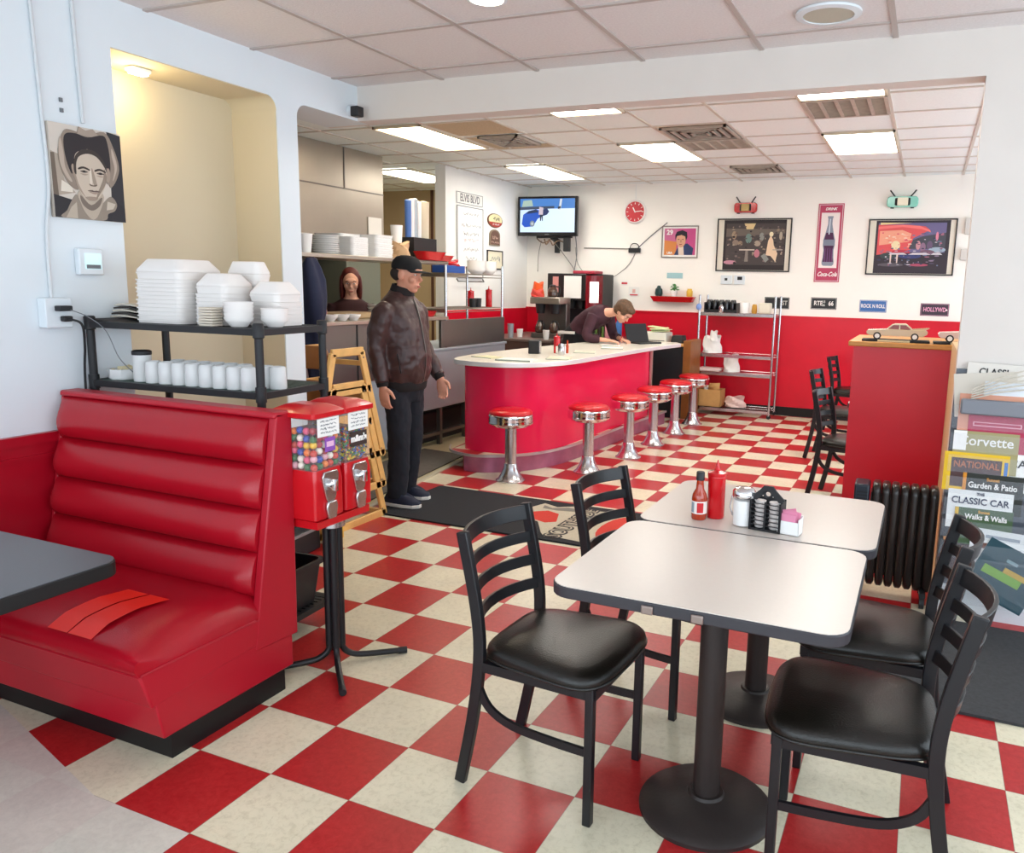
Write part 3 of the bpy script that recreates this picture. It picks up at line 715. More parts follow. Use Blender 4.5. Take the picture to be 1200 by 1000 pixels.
s0 = make_stool(SL[0], (-.24, 1.9, 0), 'counter stools')
for l, p_ in zip(SL[1:], ((.19, 2.46), (.29, 3.18), (.30, 3.86), (.31, 4.56), (.32, 5.24))):
    r = dup(s0, (p_[0], p_[1], 0), random.uniform(0, 3), l)

# ---- things on the counter (top z .915)
CZ = .916
MENU = S('menu_cover', '#dfe3d2', rough=.35); MENUG = S('menu_edge', '#8a9a90', rough=.4)
def menu(x, y, rz, w, d, label, h='#e6ead9', n=1, edge=True):
    t = thing('menu', label, 'menu', (x, y, CZ), rz)
    m = MB(); m.box(-w/2, w/2, -d/2, d/2, 0, .004*n); obj('cover', m, S('menu_'+h, h, rough=.3), t)
    m = MB(); m.box(-w/2-.002, w/2+.002, -d/2-.003, -d/2+.002, 0, .005*n); obj('binding', m, MENUG, t)
    return t
menu(-.42, 2.33, .15, .30, .22, 'pale menu nearest the rounded end of the counter', '#dfe8e4', 2)
menu(-.74, 2.42, -.3, .24, .18, 'yellowish papers at the extreme left of the counter', '#e3dfb5')
menu(-.20, 2.70, .3, .20, .28, 'menu lying in front of the counter condiments', '#dcdcc0')
menu(-.28, 3.45, .35, .20, .28, 'menu halfway along the counter', '#e4e2cf')
menu(-.25, 4.1, .35, .22, .28, 'open white menu past the middle of the counter', '#efeee6')
menu(-.38, 4.38, .2, .2, .16, 'white sheet by the bent-over woman\'s hands', '#f4f4f2')
def ketchup(label, loc, hgt=.2, r=.03, group=None, col=REDP):
    t = thing('squeeze_bottle', label, 'bottle', loc, 0, group); s = hgt/.2
    m = MB(); m.lathe([(r*.95, 0), (r, .004), (r, .145*s), (r*.93, .152*s), (r*.93, .155*s)], 22); obj('bottle_body', m, col, t)
    m = MB(); m.lathe([(r*1.03, .152*s), (r*1.03, .163*s), (r*.5, .168*s), (.006, .175*s), (.002, .2*s)], 18); obj('nozzle', m, col, t)
    return t
ketchup('red squeeze bottle among the condiments on the diner counter', (-.44, 3.16, CZ), .19)
t = thing('napkin_dispenser', 'black napkin dispenser on the counter', 'dispenser', (-.60, 3.02, CZ), .3)
m = MB(); m.box(-.05, .05, -.06, .06, 0, .12); obj('housing', m, BLKP, t, bev=.006)
m = MB(); m.box(.05, .056, -.045, .045, .01, .11); obj('faceplate', m, CHROMEB, t)
m = MB(); m.lathe([(.03, 0), (.032, .004), (.032, .085), (.028, .09), (.028, .10), (.001, .104)], 20); tag(obj('sugar_shaker', m, CHROMEB, loc=(-.33, 3.02, CZ)), 'silver sugar shaker on the counter beside the red bottle', 'shaker')
m = MB(); m.box(-.04, .04, -.03, .03, 0, .07); tag(obj('packet_holder', m, PORC, loc=(-.38, 3.12, CZ), bev=.004), 'white packet holder on the counter behind the shaker', 'holder')
m = MB(); m.lathe([(.012, 0), (.014, .06), (.007, .09), (.008, .12)], 12); tag(obj('hot_sauce_bottle', m, S('sauce_orange', '#b23c14', rough=.2), loc=(-.36, 3.22, CZ)), 'little hot sauce bottle behind the silver shaker on the counter', 'bottle')
t = thing('laptop', 'dark open laptop at the far end of the counter', 'laptop', (-.20, 4.98, CZ), math.radians(60))
m = MB(); m.box(-.16, .16, -.11, .11, 0, .016); obj('keyboard_base', m, BLKP, t, bev=.003)
m = MB(); m.at(0, .11, .012, math.radians(-18)); m.box(-.16, .16, -.005, .005, 0, .21); obj('screen', m, BLKP, t, bev=.003)

# ---- black cabinet with register past the counter end
t = thing('service_cabinet', 'black cabinet with wooden end and top beyond the counter', 'cabinet', (0, 0, 0))
m = MB(); m.box(-.47, .10, 5.54, 5.97, 0, .86); obj('body', m, S('cabinet_black', '#1e2226', rough=.5), t)
m = MB(); m.box(.10, .19, 5.52, 5.98, 0, .93); obj('end_panel', m, WOODD, t, bev=.004)
m = MB(); m.box(-.49, .10, 5.52, 5.98, .86, .885); obj('top', m, WOOD, t, bev=.003)
t = thing('receipt_printer', 'off-white boxy register printer on the cabinet beyond the laptop', 'printer', (-.28, 5.75, .886))
m = MB(); m.box(-.22, .14, -.15, .15, 0, .12, tx=.01, ty=.01); obj('housing', m, S('offwhite_plastic', '#d9dcd2', rough=.4), t, bev=.008)
m = MB(); m.box(-.20, .12, -.152, -.146, .02, .03); obj('slot', m, INKG, t)
m = MB()
for k in range(5): m.at(random.uniform(-.06, .03), random.uniform(-.05, .05), .125+.012*k, random.uniform(-.1, .1), random.uniform(-.12, .12), random.uniform(-.5, .5)); m.box(-.11, .11, -.08, .08, 0, .008)
tag(obj('paper_pile', m, S('pale_yellow_paper', '#dfe6b4', rough=.6), loc=(-.26, 5.75, .886)), 'untidy pale yellow papers heaped on the register printer', 'papers')
m = MB(); m.box(-.08, .07, -.10, .10, 0, .09, tx=.015, ty=.015); tag(obj('card_terminal', m, BLKP, loc=(-.02, 5.75, .887), bev=.006), 'black card machine next to the off-white printer', 'card machine')

# ---- chrome wire rack against the far wall
def wire_rack(label, x0, x1, y0, y1, zs, top, shelf_m=CHROMEB, wheels=True, zb=0, name='wire_rack'):
    cx, cy = (x0+x1)/2, (y0+y1)/2; a, b = (x1-x0)/2, (y1-y0)/2
    t = thing(name, label, 'shelf', (cx, cy, 0))
    for sx in (-1, 1):
        for sy in (-1, 1):
            m = MB(); m.lathe([(.0135, .04 if wheels else zb), (.0135, top), (.008, top+.006)], 12); obj('post', m, CHROMEB, t, loc=(sx*a, sy*b, 0))
            if wheels:
                m = MB(); m.at(sx*a, sy*b, .028, PI/2); m.lathe([(.026, -.012), (.026, .012)], 16); obj('caster', m, BLKP, t)
    for z in zs:
        m = MB()
        for dz in (0, -.03): m.tube([(-a, -b, z+dz), (a, -b, z+dz), (a, b, z+dz), (-a, b, z+dz)], .004, 6, closed=True)
        n = int((x1-x0)/.028)
        for k in range(n): x = -a + 2*a*(k+.5)/n; m.box(x-.002, x+.002, -b, b, z-.002, z+.003)
        m.box(-a, a, -b-.004, -b+.002, z-.03, z+.004); m.box(-a-.004, -a+.002, -b, b, z-.03, z+.004)
        obj('wire_shelf', m, shelf_m, t)
    return t
wire_rack('tall chrome wire rack against the red part of the far wall', .14, 1.05, 6.02, 6.40, (.09, .53, .75, 1.25), 1.46)
m = MB(); m.ell(0, 0, 0, .035, .02, .04, 12, 8); tag(obj('blue_tag', m, S('tag_blue', '#7d9ee0', rough=.5), loc=(.14, 5.985, 1.32)), 'pale blue round tag clipped on a chrome rack post', 'tag')
m = MB(); m.ell(0, 0, .002, .03, .02, .03, 8, 6)
# black caddy with cups on top shelf
t = thing('cup_caddy', 'black caddy of dark bottles and cups on the chrome rack top shelf', 'caddy', (.38, 6.2, 1.256))
m = MB(); m.box(-.2, .2, -.12, .12, 0, .03); m.box(-.2, -.19, -.12, .12, .03, .12); m.box(.19, .2, -.12, .12, .03, .12); obj('tray', m, BLKP, t)
m = MB()
o_ = None
for k in range(5):
    for j in range(2):
        q = MB(); q.lathe([(.026, 0), (.03, .07), (.026, .10), (.02, .12), (.001, .125)], 14); 
        l = (.38-.15+.072*k, 6.13+.09*j, 1.288)
        if o_ is None: o_ = tag(obj('dark_cup', q, mat('black_gloss', (.01, .01, .012), rough=.12, coat=.5), loc=l), 'glossy black cup standing in the black caddy on the chrome rack', 'cup', 'black cups in the caddy')
        else: dup(o_, l)
m = MB(); m.lathe([(.03, 0), (.035, .02), (.035, .07), (.02, .085), (.012, .10)], 16); tag(obj('teapot', m, CHROME, loc=(.40, 6.06, 1.256)), 'small silver pitcher in front of the black caddy', 'pitcher')
m = MB(); m.lathe([(.055, 0), (.06, .12), (.055, .13), (.001, .132)], 20); tag(obj('white_tub', m, PORC, loc=(.66, 6.16, 1.256)), 'white tub in the middle of the chrome rack top shelf', 'tub')
m = MB(); m.lathe([(.03, 0), (.035, .03), (.03, .09), (.022, .11), (.001, .112)], 16); tag(obj('honey_jar', m, S('amber', '#c9973c', rough=.25), loc=(.78, 6.16, 1.256)), 'amber jar between white tubs on the chrome rack top shelf', 'jar')
m = MB(); m.box(-.07, .07, -.07, .07, 0, .13); tag(obj('white_canister', m, S('offwhite', '#e6e2cf', rough=.4), loc=(.91, 6.16, 1.256), bev=.015), 'off-white canister at the right end of the chrome rack top shelf', 'canister')
# white bags
def bag(label, loc, w, h, mt=PAPER, n=1, name='paper_bag'):
    m = MB(); rings = []
    for k in range(7):
        u = k/6; r = w/2*(1 - .15*u)
        rings.append([(r*math.cos(a)*(1+.12*math.sin(3*a+k)), r*.7*math.sin(a)*(1+.12*math.cos(4*a+k*1.7)), h*u + .02*math.sin(2*a+k)*u) for a in [2*PI*j/18 for j in range(18)]])
    m.loft(rings); return tag(obj(name, m, mt, loc=loc, angle=20), label, 'bag')
bag('crumpled white bag on the upper middle shelf of the chrome rack', (.28, 6.18, .757), .24, .2)
bag('tall piece of white tissue sticking out of the crumpled bag', (.31, 6.12, .90), .1, .12, name='tissue')
bag('white plastic bag on the lower middle shelf of the chrome rack', (.54, 6.15, .537), .2, .2)
bag('pale pink plastic bundle beside the cardboard box', (.60, 6.2, .10), .26, .12, S('pale_pink', '#e5c8c0', rough=.4), name='plastic_bundle')
m = MB(); m.box(-.14, .14, -.12, .12, 0, .035); tag(obj('flat_packet', m, S('pinkish_white', '#e6ccc8', rough=.5), loc=(.28, 6.15, .537), bev=.01), 'flat pinkish packet on the lower middle shelf of the chrome rack', 'packet')
t = thing('cardboard_box', 'open brown cardboard box on the bottom shelf of the chrome rack', 'box', (.31, 6.17, .097))
m = MB(); w_ = .14
for a in ((-w_, w_, -.12, -.115), (-w_, w_, .115, .12), (-w_, -w_+.005, -.12, .12), (w_-.005, w_, -.12, .12)): m.box(*a, 0, .21)
m.box(-w_, w_, -.12, .12, 0, .005); obj('box_walls', m, CARD, t)
m = MB(); m.add([(-w_+.12, -.118, .21), (w_-.02, -.118, .21), (w_-.02, -.10, .30), (-w_+.12, -.10, .29)], [(0, 1, 2, 3)]); q = obj('flap', m, CARD, t)
q.modifiers.new('so', 'SOLIDIFY').thickness = .005
m = MB(); m.ell(0, 0, 0, .035, .035, .05, 10, 8); tag(obj('paper_roll', m, PAPER, loc=(.24, 6.17, .31)), 'white paper roll poking out of the cardboard box', 'roll')

# ================================================================ KITCHEN LINE
LX = -1.5
t = thing('steel_prep_table', 'pale steel prep refrigerator with dark legs at the kitchen line', 'prep table', (0, 0, 0))
m = MB(); m.box(-2.15, LX, 2.25, 4.10, .36, .90); obj('cabinet_body', m, STEELB, t, bev=.006)
m = MB(); m.box(-2.16, LX+.01, 2.24, 4.12, .90, .925); obj('top', m, STEELB, t, bev=.004)
for y in (2.45, 2.85, 3.3, 3.9):
    m = MB(); m.box(LX-.05, LX-.01, y-.02, y+.02, 0, .36); obj('leg', m, STEELD, t)
m = MB(); m.box(LX-.05, LX-.01, 2.4, 4.0, .10, .13); obj('stretcher', m, STEELD, t)
m = MB(); m.box(LX, LX+.006, 2.62, 2.70, .74, .78); obj('latch', m, INK, t)
m = MB(); m.box(LX-.03, LX+.0, 2.85, 4.08, .93, 1.19); obj('splash_panel', m, STEELD, t, bev=.003)
m = MB(); m.box(-2.1, LX-.15, 2.35, 4.0, .0, .30); tag(obj('storage_crates', m, BLKP, bev=.02), 'dark clutter and crates under the steel kitchen line', 'crates')
t = thing('pass_station', 'stainless kitchen pass with two long shelves behind the man', 'pass station', (0, 0, 0))
m = MB(); m.box(-2.0, LX+.03, .62, 2.93, 1.705, 1.735); obj('upper_shelf', m, STEEL, t, bev=.004)
m = MB(); m.box(-2.2, LX+.03, .62, 2.93, 1.195, 1.225); obj('lower_shelf', m, STEEL, t, bev=.004)
m = MB(); m.box(LX-.02, LX, .62, 2.24, .72, 1.195); obj('front_panel', m, STEELD, t)
m = MB(); m.box(LX, LX+.004, 1.62, 1.635, .74, 1.19); obj('seam', m, INK, t)
m = MB(); m.box(LX-.6, LX-.005, .62, 2.2, .10, .72); obj('lower_cabinet', m, S('bluegrey_panel', '#9fb0bc', rough=.4, metal=.2), t)
for y in (.66, 2.90):
    m = MB(); m.box(-1.98, -1.95, y-.015, y+.015, 1.22, 1.71); obj('support', m, STEELD, t)
wire_rack('chrome rack at the end of the kitchen line, beside the sign wall', -1.95, LX-.015, 2.95, 4.05, (1.29, 1.63), 1.72, STEEL, False, zb=.926)
# hood and kitchen backdrop
t = thing('exhaust_hood', 'big stainless exhaust hood panels above the kitchen', 'hood', (0, 0, 0))
m = MB(); m.box(-4.2, -2.76, .1, 3.67, 1.95, 2.845); obj('hood_shell', m, STEEL, t)
for (a, b_, c, d) in ((.1, 3.67, 2.44, 2.452), (3.04, 3.052, 2.45, 2.84)):
    m = MB(); m.box(-2.76, -2.752, a, b_, c, d); obj('seam', m, STEELD, t)
m = MB(); m.box(-2.755, -2.748, 3.40, 3.62, 2.02, 2.20); obj('notice', m, PAPER, t)
t = thing('upright_refrigerator', 'grey-green steel refrigerator seen through the kitchen pass', 'refrigerator', (0, 0, 0))
m = MB(); m.box(-3.6, -2.85, 3.16, 3.72, 0, 1.92); obj('body', m, GGREEN, t, bev=.01)
m = MB(); m.box(-2.85, -2.83, 3.30, 3.34, 1.45, 1.52); obj('handle', m, INK, t)
t = thing('kitchen_cabinet', 'dim grey cabinet with narrow doors behind the red-haired cook', 'cabinet', (0, 0, 0))
m = MB(); m.box(-3.9, -3.3, .7, 3.7, 0, 1.9); obj('body', m, S('dim_cabinet', '#5c5a52', rough=.6), t)
for y in (1.2, 1.7, 2.2, 2.6, 2.95, 3.3):
    m = MB(); m.box(-3.3, -3.29, y-.015, y+.015, .1, 1.85); obj('door_gap', m, INK, t)
# things on the upper pass shelf (z 1.735)
UZ = 1.736
def fstack(name, x, y, n, w, d, h, label, group, mt=PORC, z=UZ, cat='takeout box', rz=0):
    o0 = rrect(-w/2, w/2, -d/2, d/2, min(w, d)*.14); m = MB()
    m.loft([[(a*.96, b*.96, 0) for a, b in o0], [(a*.97, b*.97, h*.6) for a, b in o0], [(a, b, h*.65) for a, b in o0], [(a, b, h*.95) for a, b in o0]])
    o = None
    for k in range(n):
        if o is None: o = tag(obj(name, m, mt, loc=(x, y, z), rot=(0, 0, rz)), label, cat, group)
        else: dup(o, (x+random.uniform(-.004, .004), y+random.uniform(-.004, .004), z+k*h), rz)
def pstack(x, y, n, r, h, label, group, z, name='plate', mt=PORC, cat='plate'):
    m = MB(); m.lathe([(r*.6, 0), (r*.95, h*.5), (r, h*.8), (r, h*.95), (r*.6, h*.7), (.001, h*.7)], 28)
    o = None
    for k in range(n):
        if o is None: o = tag(obj(name, m, mt, loc=(x, y, z)), label, cat, group)
        else: dup(o, (x+random.uniform(-.004, .004), y+random.uniform(-.004, .004), z+k*h))
XU = -1.62
m = MB(); m.lathe([(.045, 0), (.06, .13), (.062, .14), (.05, .145), (.001, .15)], 22); tag(obj('cup_stack', m, PORC, loc=(XU, 1.20, UZ)), 'white cup stack at the left end of the upper pass shelf', 'cups')
pstack(XU, 1.43, 9, .105, .016, 'white plate in the round stack on the upper pass shelf', 'plates on the upper pass shelf', UZ)
fstack('foam_tray', XU, 1.72, 9, .22, .22, .0165, 'white foam box in the left square stack on the upper pass shelf', 'left foam stack on the pass')
fstack('foam_tray', XU-.02, 2.05, 10, .24, .24, .0185, 'white foam box in the right square stack on the upper pass shelf', 'right foam stack on the pass')
fstack('foam_tray', XU-.22, 1.85, 11, .3, .3, .0165, 'white foam box in the stack behind the pass shelf stacks', 'rear foam stack on the pass')
bag('tan paper bread bags on the upper pass shelf', (XU, 2.38, UZ), .2, .14, S('tan_bag', '#d9b48c', rough=.7), name='bread_bag')
t = thing('supply_box', 'dark box under the tall foam cup sleeves on the pass shelf', 'box', (XU-.1, 2.72, UZ)); m = MB(); m.box(-.14, .14, -.18, .18, 0, .20); obj('box_body', m, BLKP, t)
t = thing('foam_cup_stack', 'short column of white foam cups beside the tall sleeves', 'cups', (XU-.06, 2.42, UZ+.14)); m = MB(); m.lathe([(.045, 0), (.055, .15), (.055, .155), (.001, .157)], 20); obj('cups_body', m, PORC, t)
BLU = S('sleeve_blue', '#4e75b8', rough=.5)
for i, (dy, mt, lb, hh) in enumerate(((-.14, BLU, 'blue printed cup sleeve in the tall bundle on the pass', .33), (-.09, PORC, 'white cup sleeve next to the blue printed one', .34), (-.04, STEELB, 'grey-white cup sleeve in the middle of the tall bundle', .35), (.02, PORC, 'tall white lid sleeve right of the grey-white one', .33), (.10, S('sleeve_tan', '#d6cdb6', rough=.6), 'wide tan-white sleeve at the right end of the tall bundle', .34))):
    m = MB(); m.lathe([(.028 if i < 4 else .05, 0), (.03 if i < 4 else .055, hh-.01), (.02, hh), (.001, hh+.004)], 16); tag(obj('cup_sleeve', m, mt, loc=(XU-.05, 2.72+dy, UZ+.201)), lb, 'cups')
def basket(label, x, y, z, rz, w=.26, d=.14, h=.05):
    t = thing('food_basket', label, 'basket', (x, y, z), rz); o0 = rrect(-w/2, w/2, -d/2, d/2, d*.4); m = MB()
    m.loft([[(a*.7, b*.7, .004) for a, b in o0], [(a*.72, b*.72, 0) for a, b in o0], [(a, b, h) for a, b in o0], [(a*1.06, b*1.08, h) for a, b in o0], [(a*.95, b*.93, h-.004) for a, b in o0], [(a*.68, b*.66, .006) for a, b in o0]]); obj('basket_body', m, REDP, t); return t
basket('red plastic food basket on the upper pass shelf under the tall sleeves', -1.47, 2.62, UZ, 1.5, .34, .18, .075)
basket('lower red plastic basket beside the upper shelf end', -1.47, 2.82, UZ, 1.5, .24, .16, .05)
basket('red plastic food basket on the lower pass shelf by the chrome posts', -1.62, 2.75, 1.226, 1.5, .26, .16, .05)
# lower pass shelf
for k in range(3):
    bowl_stack(-1.54+.01*k, 1.36+.125*k, 1.226, 1, .06, 'small white bowl in the row on the lower pass shelf', 'small bowls on the lower pass shelf', world=True, hh=.05)
t = thing('sauce_bottle', 'amber sauce bottle with pointed spout on the lower pass shelf', 'bottle', (-1.70, 1.47, 1.226))
m = MB(); m.lathe([(.028, 0), (.03, .004), (.03, .10), (.012, .15), (.011, .19)], 18); obj('glass_body', m, S('amber_glass', '#8d6322', rough=.15), t)
m = MB(); m.lathe([(.012, .19), (.012, .2), (.004, .24)], 12); obj('spout', m, WOOD, t)
m = MB(); m.lathe([(.0305, .03), (.0305, .08)], 18); obj('label_band', m, S('label_pink', '#cf8f88', rough=.5), t)
m = MB(); m.box(-.16, .16, -.28, .28, 0, .05); tag(obj('cutting_board', m, S('board_tan', '#b89a72', rough=.6), loc=(-1.82, 1.85, 1.226), bev=.01), 'thick tan cutting board on the lower pass shelf', 'cutting board')
pstack(-1.72, 2.25, 10, .125, .011, 'white dinner plate in the stack behind the man on the lower pass shelf', 'plates on the lower pass shelf', 1.226)
# chrome rack load
m = MB(); m.box(-.08, .08, -.17, .17, 0, .07); tag(obj('blue_carton', m, S('carton_blue', '#2d58a8', rough=.5), loc=(-1.62, 3.17, 1.635), bev=.004), 'blue and white carton on the chrome kitchen rack', 'carton')
bag('crumpled red cloth on top of the blue carton', (-1.64, 3.2, 1.70), .22, .05, REDP, name='red_cloth')
bowl_stack(-1.6, 3.66, 1.635, 8, .095, 'white bowl in the left stack on the chrome kitchen rack', 'left bowl stack on the kitchen rack', world=True, hh=.05, h=.012)
bowl_stack(-1.6, 3.90, 1.635, 8, .085, 'white bowl in the right stack on the chrome kitchen rack', 'right bowl stack on the kitchen rack', world=True, hh=.05, h=.012)
ketchup('red squeeze bottle on the chrome kitchen rack, the taller one in front', (-1.58, 3.88, 1.296), .22, .034)
ketchup('second red squeeze bottle behind the tall one on the chrome kitchen rack', (-1.74, 3.78, 1.296), .2, .034)
for k, y in enumerate((3.62, 3.72)):
    m = MB(); m.lathe([(.035, 0), (.04, .09), (.036, .092), (.03, .01), (.001, .01)], 16); tag(obj('black_cup', m, BLKP, loc=(-1.62, y, 1.296)), ('black cup left of the red squeeze bottles', 'black cup closest to the red squeeze bottles')[k], 'cup')
m = MB(); m.lathe([(.03, 0), (.035, .12), (.03, .122), (.027, .01), (.001, .01)], 18); tag(obj('white_mug', m, PORC, loc=(-1.55, 3.72, 1.20-.27)), 'pale cup standing on the steel prep table', 'cup')
# navy jacket hanging by the pillar
def drape(name, label, cat, mt, prof, loc, amp=.02, rz=0):
    m = MB(); rings = []
    for (z, a, b) in prof:
        rings.append([(a*math.cos(t_)*(1+amp*6*math.sin(3*t_+z*5)), b*math.sin(t_)*(1+amp*6*math.sin(4*t_+z*7)), z) for t_ in [2*PI*k/28 for k in range(28)]])
    m.loft(rings); return tag(obj(name, m, mt, loc=loc, rot=(0, 0, rz), angle=80), label, cat)
drape('navy_jacket', 'navy jacket hanging from the pass shelf beside the white pillar', 'jacket', NAVY, [(.0, .05, .05), (.1, .055, .06), (.25, .05, .06), (.42, .055, .065), (.50, .065, .08), (.60, .085, .10), (.72, .09, .105), (.84, .08, .10), (.93, .06, .08), (.99, .03, .05), (1.0, .01, .02)], (-1.38, 1.0, .70), .03)

# ---- coffee / soda station in the far corner
t = thing('back_counter', 'dark brown service counter in the far corner under the television', 'counter', (0, 0, 0))
m = MB(); m.box(-2.4, -1.38, 5.0, 6.43, 0, .86); obj('body', m, S('brown_laminate', '#50403b', rough=.45, noise=.05), t)
m = MB(); m.box(-2.42, -1.36, 4.98, 6.43, .86, .89); obj('top', m, S('brown_top', '#6d605a', rough=.35), t, bev=.004)
m = MB(); m.box(-1.38, -.8, 5.75, 6.43, 0, .86); obj('side_body', m, S('maroon_laminate', '#6a2733', rough=.4), t)
m = MB(); m.box(-1.38, -.78, 5.73, 6.43, .86, .89); obj('side_top', m, S('maroon_top', '#7c2f3b', rough=.35), t)
SX, SY = -1.50, 6.12
t = thing('soda_dispenser', 'tall black soda dispenser with glowing red side panel and paper note', 'drink dispenser', (SX, SY, .89))
m = MB(); m.box(-.34, .36, -.10, .28, 0, .80); obj('cabinet', m, BLKP, t, bev=.01)
m = MB(); m.box(-.34, .20, -.28, -.10, .46, .80); obj('head', m, S('dispenser_black', '#221d1e', rough=.35), t, bev=.01)
m = MB(); m.prism([(.20, -.10), (.20, -.28), (.27, -.30), (.33, -.26), (.36, -.10)], .34, .78); obj('side_light', m, S('dispenser_red', '#7d1420', rough=.25), t, angle=60)
m = MB(); m.prism([(.265, -.302), (.33, -.262), (.345, -.2), (.28, -.306)], .44, .70); obj('lit_panel', m, mat('lit_white', (1, .95, .95), rough=.3, emit=(1, .93, .95), es=1.0), t)
m = MB(); m.box(-.10, .14, -.286, -.281, .49, .77); obj('note', m, PAPER, t)
m = MB(); m.box(-.26, -.18, -.286, -.281, .56, .76); obj('picture_card', m, S('card_red', '#d08b86', rough=.6), t)
m = MB(); m.box(-.02, .28, -.20, .1, .80, .84); obj('top_box', m, S('top_box_red', '#b23648', rough=.5), t, bev=.01)
for k in range(4):
    m = MB(); m.box(-.28+.12*k, -.22+.12*k, -.24, -.18, .36, .46); obj('valve', m, INK, t, bev=.004)
m = MB(); m.box(-.34, .36, -.30, -.10, 0, .05); obj('drip_tray', m, STEELD, t)
t = thing('coffee_maker', 'black and steel coffee maker with glass pots in front of the soda dispenser', 'coffee maker', (-1.62, 5.45, .89))
m = MB(); m.box(-.20, .20, -.10, .20, 0, .06); m.box(-.20, .20, .08, .20, .06, .42); obj('body', m, STEELD, t, bev=.008)
m = MB(); m.box(-.20, .20, -.14, .20, .42, .50); obj('head', m, STEEL, t, bev=.008)
for x in (-.1, .1):
    m = MB(); m.lathe([(.05, .30), (.065, .41), (.065, .42)], 20); obj('filter_basket', m, BLKP, t, loc=(x, -.04, 0))
def carafe(label, loc, rz, mt=None):
    t = thing('coffee_pot', label, 'coffee pot', loc, rz)
    m = MB(); m.lathe([(.045, 0), (.062, .012), (.066, .05), (.058, .09), (.038, .125), (.036, .135)], 22); obj('pot_body', m, mt or mat('coffee_glass', (.06, .03, .02), rough=.05, coat=.6), t)
    m = MB(); m.lathe([(.038, .13), (.04, .14), (.03, .152), (.001, .155)], 20); obj('lid', m, BLKP, t)
    m = MB(); m.tube([(.04, 0, .13), (.085, 0, .125), (.095, 0, .08), (.08, 0, .03)], .009, 8); obj('handle', m, BLKP, t)
carafe('glass coffee pot on the left burner of the coffee maker', (-1.72, 5.40, .952), -.6)
carafe('glass coffee pot on the right burner of the coffee maker', (-1.52, 5.40, .952), -.6)
carafe('coffee pot sitting on top of the coffee maker', (-1.60, 5.50, 1.392), .4)
bag('orange bundle on top of the coffee maker', (-1.80, 5.5, 1.392), .15, .17, S('orange_bag', '#e5581f', rough=.5), name='orange_bundle')
bag('red and white snack bag on top of the coffee maker', (-1.75, 5.36, 1.392), .16, .08, S('snack_red', '#d9463c', rough=.4), name='snack_bag')
CUPN = ['white cup left of the coffee pots on the dark brown counter', 'white cup directly before the coffee maker', 'pale blue tumbler by the corner of the dark brown counter']
for k, (x, y, hh, mt) in enumerate(((-1.95, 5.3, .10, PORC), (-1.50, 5.12, .11, PORC), (-2.0, 5.15, .17, STEELB))):
    m = MB(); m.lathe([(.032, 0), (.042, hh), (.038, hh), (.03, .01), (.001, .01)], 18); tag(obj('cup', m, mt, loc=(x, y, .891)), CUPN[k], 'cup')
m = MB(); m.lathe([(.09, 0), (.10, .02), (.10, .09), (.001, .095)], 24); tag(obj('round_basket', m, WOODD, loc=(-1.33, 4.6, .40)), 'brown round basket low beside the brown counter', 'basket')
m = MB(); m.lathe([(.11, 0), (.11, .40)], 16); tag(obj('bucket_stand', m, BLKP, loc=(-1.33, 4.6, 0)), 'dark bucket under the brown round basket', 'bucket')
SH = [((-1.02, 5.95), .045, .23, S('pink_bottle', '#e69aaa', rough=.4), 'tall pink bottle on the maroon counter'), ((-.90, 6.0), .04, .18, BLKP, 'black tumbler right of the pink bottle'), ((-.84, 5.85), .04, .24, S('blue_bottle', '#3f6fb0', rough=.4), 'blue bottle behind the bent-over woman')]
for (x, y), r, hh, mt, lb in SH:
    m = MB(); m.lathe([(r*.95, 0), (r, .01), (r, hh*.8), (r*.7, hh*.9), (r*.65, hh), (.001, hh)], 20); tag(obj('bottle', m, mt, loc=(x, y, .891)), lb, 'bottle')
for k in range(6):
    m = MB(); m.lathe([(.016, 0), (.018, .14), (.001, .142)], 10); tag(obj('syrup_bottle', m, S('green_stripe' if k % 2 else 'dark_stripe', '#5d7f3c' if k % 2 else '#2a2320', rough=.4), loc=(-1.30+.045*k, 5.9, .891)), 'thin syrup bottle in the striped row beside the pink bottle', 'bottle', 'green and dark syrup bottles')
# kitchen floor runner
m = MB(); m.prism([(-.80, .75), (-.93, 1.75), (-1.03, 2.5), (-1.50, 2.55), (-1.48, .75)], .002, .012); tag(obj('rubber_runner', m, S('runner_grey', '#5b564f', rough=.9, noise=.1, nscale=40)), 'grey-brown rubber runner on the kitchen side floor', 'floor mat')
# ================================================================ FAR WALL DECOR  (wall face y = 6.47)
FY = 6.468
def art_plane(mb, x0, x1, z0, z1, m, d=0.): mb.box(x0, x1, -.001-d, 0, z0, z1, m)
def poly_y(mb, pts, m, d): # flat polygon facing -y, thickness towards the wall
    mb.prism(pts, -d-.0006, -d+.0004, m, ax='y')
def frame(t, w, h, fw, m, d=.02, name='frame'):
    f = MB(); a, b = w/2, h/2
    f.box(-a, a, -d, 0, -b, -b+fw); f.box(-a, a, -d, 0, b-fw, b); f.box(-a, -a+fw, -d, 0, -b+fw, b-fw); f.box(a-fw, a, -d, 0, -b+fw, b-fw)
    obj(name, f, m, t, bev=.002)
def ell2(cx, cz, a, b, n=20, a0=0, a1=2*PI):
    return [(cx+a*math.cos(a0+(a1-a0)*k/n), cz+b*math.sin(a0+(a1-a0)*k/n)) for k in range(n + (0 if a1-a0 > 6.28 else 1))]
